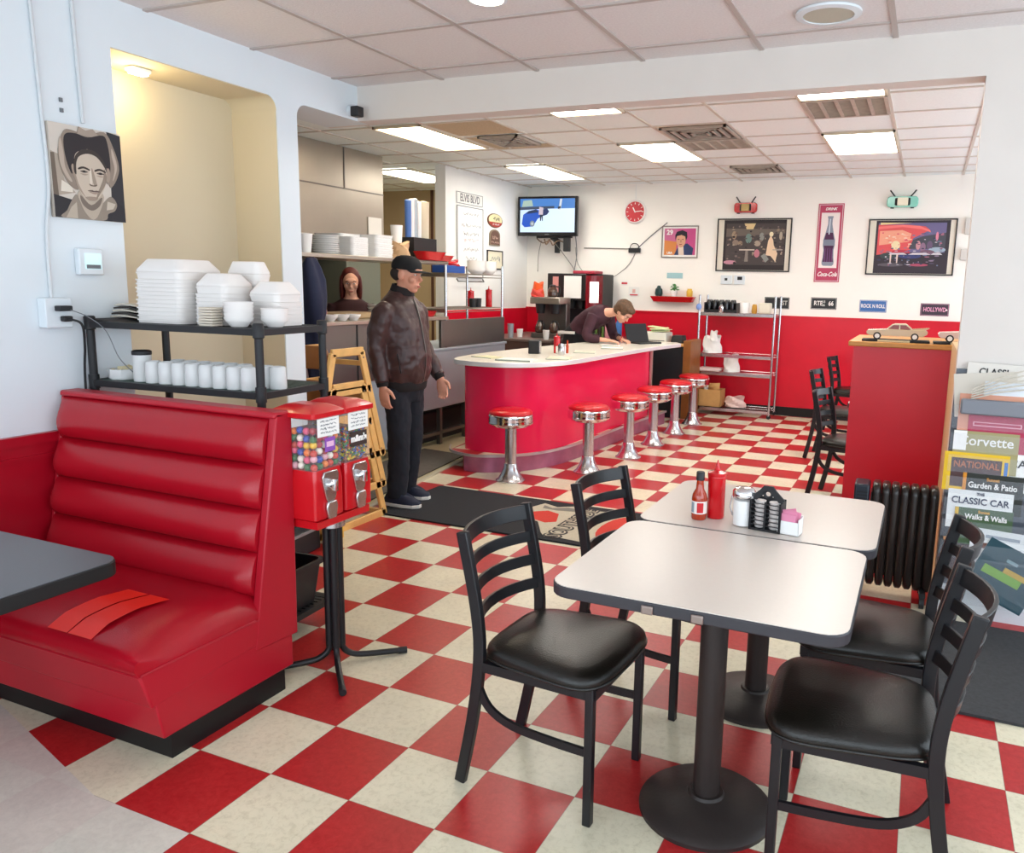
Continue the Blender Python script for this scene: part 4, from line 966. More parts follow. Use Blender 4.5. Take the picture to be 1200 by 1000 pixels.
# clock
t = thing('wall_clock', 'round red wall clock with white rim and white hands', 'clock', (-.89, FY, 2.50))
m = MB(); m.at(0, 0, 0, PI/2); m.lathe([(.148, 0), (.15, .02), (.142, .036), (.130, .036), (.128, .02)], 40); obj('rim', m, S('clock_white', '#f2e9e6', rough=.3), t)
m = MB(); m.at(0, 0, 0, PI/2); m.lathe([(.13, .005), (.13, .022), (.001, .022)], 40); obj('face', m, S('clock_red', '#cc1f30', rough=.35), t)
m = MB()
for k in range(12):
    a = PI*k/6; m.at(.105*math.sin(a), -.023, .105*math.cos(a), 0, a, 0); m.box(-.004, .004, -.001, .001, -.012, .012)
obj('hour_marks', m, INKW, t)
for a, l, w_ in ((math.radians(84), .095, .005), (math.radians(-28), .062, .007)):
    m = MB(); m.at(0, -.025, 0, 0, a, 0); m.box(-w_, w_, -.001, .001, -.01, l); obj('hand', m, INKW, t)
m = MB(); m.box(-.006, .006, -.01, 0, -.18, .18); tag(obj('conduit', m, WHITE, loc=(-.89, FY, 2.68+.01)), 'thin white cord cover rising from the red clock to the ceiling', 'cord')
bpy.data.objects['conduit'].scale = (1, 1, .5); bpy.data.objects['conduit'].location = (-.89, FY, 2.75)

# portrait stamp picture
t = thing('stamp_poster', 'framed stamp portrait of a dark-haired singer on a pink and orange ground', 'picture', (-.275, FY, 2.12))
frame(t, .48, .40, .012, S('frame_grey', '#8a8078', rough=.4))
m = MB(); m.box(-.228, .228, -.008, 0, -.188, .188, PAPER)
m.box(-.205, .205, -.0095, 0, -.165, .165, P('c8508a'))
poly_y(m, [(-.205, -.165), (-.05, -.165), (-.04, .0), (-.205, .02)], P('d98a4a'), .0102)
poly_y(m, [(-.205, .02), (-.04, 0), (-.03, .165), (-.205, .165)], P('c76a94'), .0102)
poly_y(m, [(-.07, -.165), (.17, -.165), (.18, -.08), (.10, -.02), (.02, -.04), (-.03, -.08)], P('2b3c66'), .011)
poly_y(m, [(-.01, -.165), (.06, -.165), (.05, -.06), (-.02, -.06)], P('e8d5c5'), .0118)
poly_y(m, ell2(.015, .02, .062, .092), P('d9a283'), .0125)
poly_y(m, [(-.058, .02), (-.062, .08), (-.04, .125), (.03, .145), (.09, .12), (.098, .06), (.08, .01), (.07, .065), (.02, .085), (-.04, .07)], P('231c2a'), .0132)
for x in (-.015, .04): poly_y(m, ell2(x, .03, .012, .005, 8), P('3a2620'), .0135)
poly_y(m, [(-.008, -.03), (.035, -.028), (.02, -.04), (0, -.04)], P('a3443e'), .0135)
poly_y(m, [(.012, .03), (.02, .03), (.024, -.008), (.006, -.008)], P('b87f63'), .0135)
obj('print', m, PAPER, t, smooth=False)
text('lettering', '29', .085, INKW, t, (-.135, -.0135, .115), (PI/2, 0, 0), bold=.003)
text('lettering', 'USA', .04, INKW, t, (-.13, -.0135, -.14), (PI/2, 0, 0), bold=.002)

# large framed diner scenes (plain stand-ins)
def big_frame(label, cx, cz, w, h):
    t = thing('framed_print', label, 'picture', (cx, FY, cz)); frame(t, w, h, .014, S('frame_black', '#121212', rough=.35), .022)
    m = MB(); m.box(-w/2+.014, w/2-.014, -.006, 0, -h/2+.014, h/2-.014); obj('mount', m, S('mount_cream', '#e6e0d0', rough=.5), t)
    return t
t = big_frame('wide framed print of a dim night-time cafe interior, between clock and bottle sign', .66, 2.08, .91, .64)
m = MB(); m.box(-.37, .39, -.0085, 0, -.302, .302, P('2c2628'))
poly_y(m, [(-.34, -.24), (.38, -.24), (.38, .26), (-.34, .26)], P('473f3f'), .009)
poly_y(m, [(-.34, .1), (.38, .14), (.38, .19), (-.34, .2)], P('6c625a'), .0094)
poly_y(m, [(-.12, .26), (.02, .26), (-.01, .19), (-.09, .19)], P('e0c793'), .0098)
for (x, z, a, b, c) in ((-.24, .12, .03, .05, 'a08a72'), (-.22, .03, .04, .035, '8f7d70'), (-.06, .08, .04, .06, '6f8780'), (.05, .02, .04, .035, 'a99a8a'), (.05, -.10, .035, .05, 'c27a88'), (-.28, -.21, .08, .025, 'c68b9c'), (.33, .11, .02, .05, 'b6a895'), (.10, .10, .03, .05, '8d8f88'), (-.16, .02, .03, .03, '9a8670')): poly_y(m, ell2(x, z, a, b, 12), P(c), .0100)
poly_y(m, [(-.17, -.05), (.02, -.05), (.02, -.065), (-.17, -.065)], P('cfc4b4'), .0104); poly_y(m, [(-.09, -.065), (-.06, -.065), (-.055, -.2), (-.1, -.2)], P('8b827a'), .0104)
poly_y(m, [(.16, -.12), (.18, .05), (.21, .12), (.24, .06), (.25, 0), (.30, -.1), (.28, -.2), (.22, -.13)], P('eccfae'), .0106)
poly_y(m, ell2(.215, .13, .025, .03, 12), P('e9dcb8'), .0108)
poly_y(m, [(.10, -.13), (.15, -.1), (.2, -.17), (.16, -.21)], P('8b8f8a'), .0108)
poly_y(m, [(.24, -.05), (.36, -.05), (.36, -.062), (.24, -.062)], P('a9a298'), .0106)
rnd = random.Random(3)
for k in range(110):
    xx, zz = rnd.uniform(-.33, .37), rnd.uniform(-.22, .24); poly_y(m, ell2(xx, zz, rnd.uniform(.004, .022), rnd.uniform(.004, .016), 7), P(rnd.choice(['6b5a50', '8f7d6a', '3a3234', '5a5650', '7a6a66', 'a89a86', '2a2426', '54484a'])), .0102+.00002*(k % 8))
obj('print', m, None, t, smooth=False)
t = big_frame('wide framed print of a red neon drive-in at dusk, over the toy cars', 2.455, 2.06, .935, .63)
m = MB(); m.box(-.385, .40, -.0085, 0, -.297, .297, P('37313a'))
poly_y(m, [(-.36, -.06), (.36, -.06), (.36, .27), (-.36, .27)], P('6d668f'), .009)
poly_y(m, [(-.36, -.09), (0, -.03), (.02, .10), (.19, .19), (.14, .23), (-.05, .25), (-.36, .25)], P('e0595c'), .0094)
poly_y(m, [(-.34, .02), (-.02, .06), (0, .15), (-.1, .19), (-.34, .18)], P('f0a58a'), .0097)
poly_y(m, [(-.36, .2), (-.1, .225), (.10, .2), (.20, .165), (.19, .19), (.08, .235), (-.1, .25), (-.36, .23)], P('f27a78'), .0099)
poly_y(m, [(-.34, .25), (0, .27), (-.34, .275)], P('e8d59a'), .0101)
poly_y(m, [(-.02, -.02), (.02, .08), (.12, .12), (.36, .16), (.36, -.02)], P('4a4c56'), .0100)
for k, (x, z, a, b, c) in enumerate(((-.16, .02, .05, .05, 'f2dfb5'), (-.10, -.06, .10, .03, 'c23a4c'), (-.22, -.10, .10, .04, '3b4a4a'), (0, -.10, .12, .03, '3a4478'), (.08, .02, .025, .05, 'c88f98'), (.13, 0, .03, .05, '8d6d86'), (.20, .02, .03, .05, '6b5874'), (.28, -.03, .09, .03, '9fb3c4'), (.18, -.06, .08, .03, '74586a'), (-.2, -.2, .14, .02, '5f5a62'), (.1, -.2, .1, .015, 'b0506a'), (.27, .12, .015, .05, 'e08aa0'))): poly_y(m, ell2(x, z, a, b, 14), P(c), .0103+.0001*k)
for x in (-.21, -.14): poly_y(m, [(x, -.18), (x+.012, -.18), (x+.015, -.07), (x-.004, -.07)], P('e6d3c9'), .0120)
for k in range(120):
    xx, zz = rnd.uniform(-.33, .33), rnd.uniform(-.22, .16); poly_y(m, ell2(xx, zz, rnd.uniform(.005, .03), rnd.uniform(.003, .010), 7), P(rnd.choice(['f0b49a', 'd9506a', 'e88a7a', 'f2d8c0'] if (zz > 0 and xx < .0) else ['5a5470', '8a7a90', '3a3a56', 'a86a80', 'c8c0cc', '2e2a36', '6a7a96'])), .0118+.00002*(k % 8))
for x, w_ in ((-.13, .10), (.10, .12), (.28, .06)): poly_y(m, [(x-w_, -.085), (x+w_, -.085), (x+w_*.6, -.065), (x-w_*.6, -.065)], P('d8d2d8'), .0122)
obj('print', m, None, t, smooth=False)

# bottle sign
t = thing('bottle_sign', 'tall narrow red tin sign with a cola bottle', 'sign', (1.555, FY, 2.105))
PKS = S('sign_rose', '#b93c5e', rough=.4)
m = MB(); m.box(-.145, .145, -.006, 0, -.455, .455, PKS); m.box(-.135, .135, -.0075, 0, -.445, .445, S('sign_line', '#d9c3c8', rough=.5)); m.box(-.127, .127, -.009, 0, -.437, .437, PKS)
m.box(-.105, .105, -.0105, 0, -.29, .35, S('sign_cream', '#f3e6e4', rough=.5)); obj('panel', m, PKS, t, smooth=False)
bp = [(.031, .31), (.031, .29), (.026, .285), (.024, .22), (.045, .12), (.066, .04), (.068, -.03), (.058, -.08), (.062, -.17), (.070, -.22), (.066, -.25), (.05, -.265)]
def bottle_prof(lo, hi, off, mt, s=1.):
    r = [(a*s, z) for a, z in bp if lo <= z <= hi]; m.prism(r + [(-a, z) for a, z in r[::-1]], -off-.0006, -off, mt, ax='y')
m = MB(); m.at(0, 0, 0)
poly = [(a, z) for a, z in bp]; poly_y(m, poly + [(-a, z) for a, z in poly[::-1]], P('8d93a3'), .0115)
q = [(a*.85, z) for a, z in bp if z <= .12 and z > -.24]; poly_y(m, q + [(-a, z) for a, z in q[::-1]], P('4b2148'), .0121)
poly_y(m, [(-.066, -.03), (.066, -.03), (.067, .04), (-.067, .04)], P('7f8698'), .0127)
for x in (-.04, -.012, .016, .04): poly_y(m, [(x, -.22), (x+.007, -.22), (x+.006, -.06), (x+.001, -.06)], P('7a4f86'), .0127)
poly_y(m, [(-.012, .1), (.0, .1), (.004, .28), (-.006, .28)], P('d9e2ec'), .0127)
obj('bottle_print', m, None, t, smooth=False)
text('lettering', 'DRINK', .042, INKW, t, (0, -.0096, .392), (PI/2, 0, 0), bold=.0015, shear=.3)
text('lettering', 'Coca-Cola', .072, INKW, t, (0, -.0096, -.365), (PI/2, 0, 0), bold=.0018, sx=.72, shear=.45)

# toy cars on the wall, seen from above, with two rods each
def wall_car(label, cx, cz, w, h, col, roof):
    t = thing('wall_toy_car', label, 'toy car', (cx, FY-.03, cz))
    m = MB(); o0 = rrect(-w/2, w/2, -h/2, h/2, h*.3); 
    m.loft([[(x*.96, .03, z*.94) for x, z in o0], [(x, .0, z) for x, z in o0], [(x, -.03, z) for x, z in o0], [(x*.94, -.045, z*.9) for x, z in o0]][::-1]); obj('body', m, col, t, angle=50)
    m = MB(); o1 = rrect(-w*.18, w*.2, -h*.38, h*.38, h*.1); m.loft([[(x, -.04, z) for x, z in o1], [(x*.85, -.075, z*.9) for x, z in o1]][::-1]); obj('roof', m, roof, t, bev=.003)
    m = MB(); o1 = rrect(-w*.26, w*.27, -h*.36, h*.36, h*.1); m.loft([[(x, -.038, z) for x, z in o1], [(x*.8, -.06, z*.9) for x, z in o1]][::-1]); obj('glazing', m, INK, t)
    for s in (-1, 1):
        m = MB(); m.tube([(s*w*.24, -.02, h*.45), (s*w*.42, -.02, h*.45+.075)], .008, 8); obj('rod', m, INK, t)
    for x in (-w*.32, w*.32):
        m = MB(); m.at(x, 0, -h/2-.002, 0, 0, 0); m.lathe([(.02, -.008), (.02, .008)], 12); obj('wheel', m, INK, t)
wall_car('red toy car mounted on the wall above the cafe print', .55, 2.525, .28, .12, REDP, S('car_gold', '#b79a55', rough=.3))
wall_car('mint green toy car mounted on the wall above the drive-in print', 2.33, 2.56, .33, .12, S('mint_paint', '#7fd0bd', rough=.25, coat=.4), S('cream_roof', '#efe9cf', rough=.3))

# novelty licence plates
def plate(label, x0, x1, z, bg, fg, txt, size, extra=None, sx=.8):
    w = .30; t = thing('license_plate', label, 'license plate', ((x0+x1)/2, FY, z))
    m = MB(); m.prism(rrect(-w/2, w/2, -.07, .07, .012), 0.001, .004, ax='y'); 
    m = MB(); m.box(-w/2, w/2, -.004, 0, -.07, .07); obj('plate_body', m, bg, t, bev=.002)
    m = MB(); a = w/2-.006; b = .064
    for q in ((-a, a, -b, -b+.003), (-a, a, b-.003, b), (-a, -a+.003, -b, b), (a-.003, a, -b, b)): m.box(q[0], q[1], -.0048, -.004, q[2], q[3])
    obj('border', m, fg, t)
    text('lettering', txt, size, fg, t, (0, -.005, .0), (PI/2, 0, 0), sx=sx, bold=.0015)
    if extra: text('lettering', extra[0], extra[1], extra[2], t, (extra[3], -.005, extra[4]), (PI/2, 0, 0), sx=.8)
PB = S('plate_black', '#24282c', rough=.4); PLB = S('plate_blue', '#3a6cae', rough=.4)
plate('black plate partly behind the chrome rack post', .85, 1.13, 1.385, PB, S('plate_grey', '#c9c7bd', rough=.4), 'ST', .075)
plate('black license plate reading RTE 66', 1.40, 1.69, 1.395, PB, INKW, 'RTE    66', .075, ('US\n66', .04, INKW, .0, .0))
plate('blue license plate under the bottle sign and drive-in print', 1.95, 2.26, 1.38, PLB, INKW, 'ROCK N ROLL', .06, None, .68)
plate('dark license plate with pink letters above the toy cars', 2.61, 2.93, 1.36, S('plate_plum', '#3e3340', rough=.4), S('plate_pink', '#f0a9c8', rough=.4), 'HOLLYWD', .068, None, .72)
def star(cx, cz, r): return [(cx + (r if k % 2 == 0 else r*.4)*math.sin(PI*k/5), cz + (r if k % 2 == 0 else r*.4)*math.cos(PI*k/5)) for k in range(10)]
m = MB(); poly_y(m, star(.125, 0, .016), INKW, .0048); obj('star', m, INKW, bpy.data.objects['license_plate.003'], smooth=False)
for c_ in bpy.data.objects['license_plate'].children:
    if c_.type == 'FONT': c_.location.x = .095

# switches, notices, alarm
def small_box(name, label, cat, x0, x1, z0, z1, mt, d=.02, extra=None):
    t = thing(name, label, cat, ((x0+x1)/2, FY, (z0+z1)/2)); w, h = x1-x0, z1-z0
    m = MB(); m.box(-w/2, w/2, -d, 0, -h/2, h/2); obj('cover', m, mt, t, bev=.002)
    if extra:
        m = MB(); m.box(extra[0], extra[1], -d-.002, -d, extra[2], extra[3]); obj(extra[5], m, extra[4], t)
    return t
small_box('thermostat', 'white thermostat with small dark dot under the cafe print', 'thermostat', .28, .42, 1.60, 1.71, FWHITE, .02, (-.02, .015, -.01, .02, INK, 'sensor'))
small_box('thermostat', 'white thermostat with dark display right of the dotted one', 'thermostat', .45, .58, 1.60, 1.71, FWHITE, .02, (-.025, .035, .0, .04, INK, 'display'))
t = small_box('wall_sign', 'small pale teal sign over the red wall shelf', 'sign', -.43, -.22, 1.66, 1.73, S('pale_teal', '#a5cdd2', rough=.5), .004)
t = small_box('notice', 'small white notice with red print on the far wall', 'notice', -.95, -.80, 1.42, 1.54, PAPER, .003, (-.055, .055, -.05, -.035, INKR, 'red_line'))
m = MB(); m.box(-.02, .02, -.004, -.003, -.02, .03); obj('picture', m, S('notice_pink', '#e3b4aa', rough=.6), t)
small_box('flag_sticker', 'tiny striped flag sticker left of the white notice', 'sticker', -1.05, -.97, 1.56, 1.61, PAPER, .003, (-.04, .04, -.012, .012, INKR, 'stripes'))
small_box('fire_alarm', 'small red fire alarm pull beside the soda dispenser', 'fire alarm', -1.71, -1.61, 1.41, 1.49, S('alarm_red', '#d24a46', rough=.5), .03, (-.03, .03, -.02, .02, PAPER, 'face'))
small_box('panel_box', 'upper grey box at the right end of the far wall', 'electric box', 3.0, 3.12, 2.2, 2.38, S('box_grey', '#d2d0ca', rough=.5), .05)
small_box('panel_box', 'lower grey box at the right end of the far wall', 'electric box', 2.98, 3.12, 1.92, 2.04, S('box_grey', '#d2d0ca', rough=.5), .05)
# red shelf with pots
t = thing('wall_shelf', 'red wall ledge carrying a pot, a plant and a yellow jar', 'shelf', (-.32, FY, 1.36))
m = MB(); m.prism([(-.25, 0), (.25, 0), (.30, .065), (-.30, .065)], -.0, .13, ax='y'); 
m = MB(); m.add([(-.25, 0, 0), (.25, 0, 0), (.29, 0, .07), (-.29, 0, .07), (-.25, -.10, 0), (.25, -.10, 0), (.29, -.13, .07), (-.29, -.13, .07)], [(0, 1, 2, 3), (7, 6, 5, 4), (4, 5, 1, 0), (5, 6, 2, 1), (6, 7, 3, 2), (7, 4, 0, 3)]); obj('ledge', m, REDP, t, bev=.004)
m = MB(); m.lathe([(.04, 0), (.05, .03), (.045, .09), (.03, .1), (.02, .13), (.001, .135)], 16); tag(obj('dark_vase', m, S('dark_green_glass', '#1f3b3a', rough=.3), loc=(-.51, FY-.07, 1.432)), 'dark green vase at the left of the red wall ledge', 'vase')
t = thing('potted_plant', 'small green plant in a white pot on the red wall ledge', 'plant', (-.31, FY-.07, 1.432))
m = MB(); m.lathe([(.035, 0), (.05, .07), (.045, .07), (.001, .06)], 16); obj('pot', m, PORC, t)
m = MB()
for k in range(26): 
    a = random.uniform(0, 6.28); r = random.uniform(0, .05); m.at(r*math.cos(a)+.01, r*math.sin(a), .08+random.uniform(0, .07), random.uniform(-1, 1), random.uniform(-1, 1), a); m.ell(0, 0, 0, .022, .012, .004, 8, 4)
obj('leaves', m, S('leaf_green', '#4f8a4a', rough=.5), t, kind='stuff')
m = MB(); m.lathe([(.035, 0), (.04, .01), (.04, .07), (.03, .085), (.03, .1), (.001, .102)], 16); tag(obj('yellow_jar', m, S('jar_yellow', '#ddb13e', rough=.3), loc=(-.10, FY-.07, 1.432)), 'yellow jar at the right of the red wall ledge', 'jar')

# TV
t = thing('television', 'wall-mounted flat television showing a blue car, in the far corner', 'television', (-2.0, 6.16, 2.43), math.radians(4))
m = MB(); m.box(-.42, .42, -.03, .03, -.255, .255); obj('case', m, mat('tv_black', (.012, .012, .014), rough=.2), t, bev=.008)
m = MB(); m.box(-.385, .385, -.0312, -.0302, -.205, .225, mat('scr_base', (.2, .3, .5), emit=srgb('#cfe0f2'), es=.62, rough=.3))
def scr(pts, h, d): m.prism(pts, -.0318-d, -.0310-d, mat('scr_'+h, (.01, .01, .01), emit=srgb('#'+h), es=.62, rough=.3), ax='y')
scr([(-.385, .09), (.385, .10), (.385, .225), (-.385, .225)], '4f8fe0', .0004)
scr([(-.385, .08), (.1, .10), (.1, .13), (-.385, .12)], '42506a', .0008)
scr([(-.36, .12), (-.2, .13), (-.22, .21), (-.34, .2)], 'b9d3c4', .0009)
scr([(.16, .08), (.19, .08), (.21, .22), (.18, .22)], 'eef4fb', .0012)
scr([(.15, .09), (.19, .10), (.19, .13), (.15, .12)], '2e3440', .0016)
scr([(-.36, -.1), (-.34, .02), (-.26, .07), (-.16, .09), (-.08, .07), (-.07, 0), (-.13, -.03), (-.2, -.13), (-.32, -.14)], '1b5fd6', .0014)
scr([(-.3, .03), (-.26, .07), (-.15, .085), (-.12, .05)], '16305c', .0018)
scr([(-.07, .0), (.0, .02), (.03, .06), (.0, .1), (-.06, .09)], '24366e', .0015)
scr(ell2(-.21, -.095, .035, .04, 14), '8d9aa6', .002)
scr(ell2(-.21, -.095, .018, .02, 12), 'd5dde4', .0024)
scr([(-.12, .02), (-.06, .02), (-.055, .11), (-.11, .12)], 'e9d5e0', .0022)
scr([(-.10, -.06), (-.085, -.06), (-.075, .02), (-.1, .02)], '2c3244', .0022); scr([(-.07, -.06), (-.06, -.06), (-.06, .02), (-.08, .02)], '2c3244', .0022)
obj('screen', m, None, t, smooth=False)
m = MB(); m.box(-.03, .03, -.032, -.030, -.238, -.230); obj('badge', m, INKG, t)
t = thing('tv_bracket', 'tangled black mount and cables under the television', 'bracket', (-1.98, 6.25, 2.12))
m = MB(); m.bar([(-.2, -.04, .05), (.3, -.02, .05)], .05, .03); m.bar([(0, 0, .05), (0, .2, .0)], .05, .05); m.bar([(-.02, .2, -.06), (.02, .2, -.06)], .14, .18); obj('arm', m, BLKP, t)
m = MB(); m.box(.2, .28, -.08, .0, -.14, .04); obj('remote_box', m, BLKP, t, bev=.01)
m = MB(); m.tube(smooth_curve([(-.2, -.05, .03), (-.1, -.07, -.03), (0, -.06, .0), (.05, -.07, -.06), (.12, -.06, .0), (.25, -.06, -.04)], 5), .008, 6); m.tube(smooth_curve([(-.08, -.06, .02), (-.04, -.09, -.05), (0, -.07, .02)], 5), .01, 6); obj('cable_bundle', m, S('cable_brown', '#7a6450', rough=.6), t)
t = thing('junction_box', 'small black junction hub with a cable loop on the far wall', 'junction box', (-.88, FY, 2.03))
m = MB(); m.box(-.08, .08, -.035, 0, -.05, .01); obj('hub', m, BLKP, t, bev=.006)
m = MB(); m.tube([(.06*math.cos(a), -.02, .02+.05*math.sin(a)) for a in [2*PI*k/16 for k in range(16)]], .005, 6, closed=True); obj('loop', m, BLKP, t)
def cable(label, pts, r=.005, mt=None, name='cable'): m = MB(); m.tube(smooth_curve(pts, 5), r, 6); return tag(obj(name, m, mt or S('cable_grey', '#8d8a84', rough=.6)), label, 'cable')
cable('grey raceway running from the television to the junction hub', [(-1.6, 6.462, 2.04), (-1.3, 6.462, 2.035), (-.96, 6.462, 2.03)], .008)
cable('dark cable rising from the junction hub to the stamp picture', [(-.85, 6.46, 2.03), (-.68, 6.46, 2.18), (-.45, 6.46, 2.36)], .006, INKG)
cable('thin cable sagging in a loop below the junction hub', [(-.86, 6.46, 2.0), (-.98, 6.46, 1.8), (-1.25, 6.46, 1.63), (-1.5, 6.46, 1.65), (-1.68, 6.46, 1.82), (-1.72, 6.44, 2.05)], .004)
cable('thin cable hanging left of the television bracket', [(-2.12, 6.22, 2.12), (-2.2, 6.3, 1.95), (-2.26, 6.4, 1.72)], .005)
cable('thin cable hanging from the television bracket to the dispenser', [(-1.95, 6.22, 2.12), (-1.85, 6.35, 1.95), (-1.74, 6.42, 1.78), (-1.70, 6.42, 1.69)], .005)
cable('dark cable down beside the soda dispenser', [(-1.66, 6.3, 2.2), (-1.68, 6.4, 1.95), (-1.74, 6.44, 1.70), (-1.80, 6.44, 1.55)], .006, INKG)

# ---- sign wall (x = -2.46, facing +x): local frame via rotation
def xwall(name, label, cat, y, z, x=-2.458): return thing(name, label, cat, (x, y, z), PI/2)
t = xwall('menu_board', 'tall handwritten white menu board on the sign wall', 'menu board', 4.94, 2.02)
m = MB(); m.box(-.30, .30, -.012, 0, -.42, .42); obj('board', m, S('board_white', '#efefec', rough=.3), t, bev=.01)
m = MB()
for q in ((-.30, .30, -.42, -.412), (-.30, .30, .412, .42), (-.30, -.292, -.42, .42), (.292, .30, -.42, .42)): m.box(q[0], q[1], -.016, -.012, q[2], q[3])
obj('board_frame', m, INKG, t)
PKF = S('marker_pink', '#dd8f98', rough=.6)
for k, (w_, c, z) in enumerate(((.34, INKG, .33), (.44, INKG, .20), (.34, INK, .10), (.34, PKF, .03), (.36, INKG, -.08), (.26, INKG, -.19), (.3, PKF, -.29))):
    scribble('handwriting', t, w_, .045, c, (.02, -.0135, z), seed=k, thick=.004)
t = xwall('street_sign', 'narrow white street sign reading ELVIS BLVD above the menu board', 'sign', 4.94, 2.53)
m = MB(); m.box(-.30, .30, -.008, 0, -.07, .07); obj('panel', m, S('sign_white', '#ecebe6', rough=.4), t, bev=.002)
m = MB()
for q in ((-.295, .295, -.066, -.060), (-.295, .295, .060, .066), (-.295, -.289, -.066, .066), (.289, .295, -.066, .066)): m.box(q[0], q[1], -.0095, -.008, q[2], q[3])
obj('border', m, INKG, t)
text('lettering', 'ELVIS BLVD', .125, INKG, t, (0, -.0095, 0), (PI/2, 0, 0), sx=.72, bold=.002)
t = xwall('oval_sign', 'oval cream and red tin sign on the sign wall', 'sign', 5.55, 2.33)
m = MB(); m.prism(ell2(0, 0, .19, .09, 28), .001, .012, ax='y')
m = MB(); m.at(0, 0, 0, PI/2); m.loft([[(x, z, .0) for x, z in ell2(0, 0, .19, .09, 28)], [(x, z, .012) for x, z in ell2(0, 0, .185, .086, 28)]]); obj('panel', m, S('oval_brown', '#6b4a2c', rough=.4), t)
m = MB(); poly_y(m, ell2(0, .01, .17, .07, 28), P('e6dfae'), .013); poly_y(m, ell2(0, 0, .172, .078, 16, PI*1.08, PI*1.92), P('a8342a'), .0136); obj('print', m, None, t, smooth=False)
scribble('handwriting', t, .16, .05, INK, (.02, -.0145, .02), seed=11, thick=.007); scribble('handwriting', t, .18, .025, INKW, (.02, -.0150, -.045), seed=12, thick=.004)
t = xwall('arched_sign', 'small brown arched plaque below the oval sign', 'sign', 5.54, 2.11)
ar = [(-.13, -.09), (.13, -.09), (.13, .04)] + ell2(0, .04, .13, .07, 14, 0, PI)[1:]
m = MB(); m.prism(ar, -.014, 0, ax='y'); obj('panel', m, S('plaque_brown', '#8a7a63', rough=.5), t)
m = MB(); poly_y(m, [(x*.85, z*.85) for x, z in ar], P('6b4f42'), .0146); obj('print', m, None, t, smooth=False)
scribble('handwriting', t, .14, .05, S('plaque_text', '#c9a999', rough=.5), (0, -.0158, .01), seed=13, thick=.008); scribble('handwriting', t, .2, .03, S('plaque_text', '#c9a999', rough=.5), (0, -.0158, -.05), seed=14, thick=.006)
t = xwall('framed_certificate', 'small black framed certificate below the arched plaque', 'picture', 5.55, 1.84)
frame(t, .40, .24, .014, INK, .016); m = MB(); m.box(-.186, .186, -.008, 0, -.106, .106); obj('paper', m, S('cert_cream', '#e8e2c8', rough=.6), t)
scribble('handwriting', t, .26, .06, INKG, (0, -.009, .01), seed=15, thick=.006)
t = xwall('towel_bar', 'thin metal hanging bar low on the sign wall', 'rail', 4.9, 1.56)
m = MB(); m.tube([(-.3, -.03, .03), (-.3, -.05, 0), (.3, -.05, 0), (.3, -.03, .03)], .008, 6); obj('bar', m, STEELD, t)
# ================================================================ DIVIDER, HEATER, RACKS, MATS
t = thing('divider_cabinet', 'tall red half-wall cabinet with oak top beside the magazine rack', 'divider', (0, 0, 0))
m = MB(); m.box(2.30, 3.05, 1.55, 2.30, .10, 1.22); obj('body', m, S('divider_red', '#d0142a', rough=.35, noise=.03, nscale=5), t)
m = MB(); m.box(2.31, 3.05, 1.57, 2.29, 0, .10); obj('kick_base', m, KICK, t)
m = MB(); m.box(2.27, 3.05, 1.52, 2.33, 1.22, 1.25); obj('top', m, OAK, t, bev=.005)
m = MB(); m.box(2.84, 2.87, .70, 1.56, 0, 1.27); tag(obj('wood_jamb', m, S('pale_wood', '#d9b78a', rough=.5)), 'pale wood edging strip between red divider and white pier', 'panel')
def model_car(label, x, y, rz, col, roof, plate_m):
    t = thing('model_car', label, 'model car', (x, y, 1.251), rz)
    m = MB(); m.box(-.19, .19, -.075, .075, 0, .012); obj('stand', m, INK, t, bev=.002)
    m = MB(); m.box(-.10, .08, -.078, -.074, .001, .012); obj('name_strip', m, plate_m, t)
    pr_ = [(-.165, .045), (-.168, .058), (-.16, .068), (-.05, .076), (.02, .076), (.09, .074), (.155, .078), (.175, .064), (.172, .05), (.15, .036), (-.15, .036)]
    m = MB()
    rings = []
    for y_, s_ in ((-.062, .93), (-.058, 1), (0, 1.02), (.058, 1), (.062, .93)): rings.append([(px*(.98+.02*s_), y_, .055+(pz-.055)*s_) for px, pz in pr_])
    m.loft(rings); obj('body', m, col, t, angle=35)
    for s in (-1, 1):
        m = MB(); m.prism([(.06, .074), (.16, .074), (.185, .088), (.12, .082)], s*.05-.004, s*.05+.004, ax='y'); obj('tail_fin', m, col, t)
    m = MB(); m.loft([[(px, s_*.045, pz) for px, pz in ((-.055, .076), (-.02, .102), (.055, .104), (.09, .076))] for s_ in (-1, 1)]); obj('cabin_glass', m, S('red_interior', '#8c3a34', rough=.25), t)
    m = MB(); m.loft([[(px, s_*.046, pz) for px, pz in ((-.024, .101), (-.012, .108), (.05, .109), (.062, .102))] for s_ in (-1, 1)]); 
    for px in (-.052, .088, .018):
        for s_ in (-1, 1): m.bar([(px, s_*.045, .076), (px*.55+.008, s_*.045, .103)], .004, .006)
    obj('roof', m, roof, t)
    for wx in (-.105, .105):
        for s_ in (-1, 1):
            m = MB(); m.at(wx, s_*.056, .034, PI/2); m.lathe([(.022, -.008), (.022, .008)], 18); w_ = obj('wheel', m, INK, t)
            m = MB(); m.at(wx, s_*.065, .034, PI/2); m.lathe([(.014, -.001), (.014, .001)], 16); obj('hubcap', m, INKW, w_)
            m.v = []
            w_.children[0]['label'] = 'white hubcap'
model_car('tan classic model car with tail fins at the left on the divider top', 2.53, 1.64, .02, S('car_tan', '#c9a878', rough=.25, coat=.4), S('cream_roof2', '#ecdcbc', rough=.3), S('strip_cream', '#d9cfa8', rough=.5))
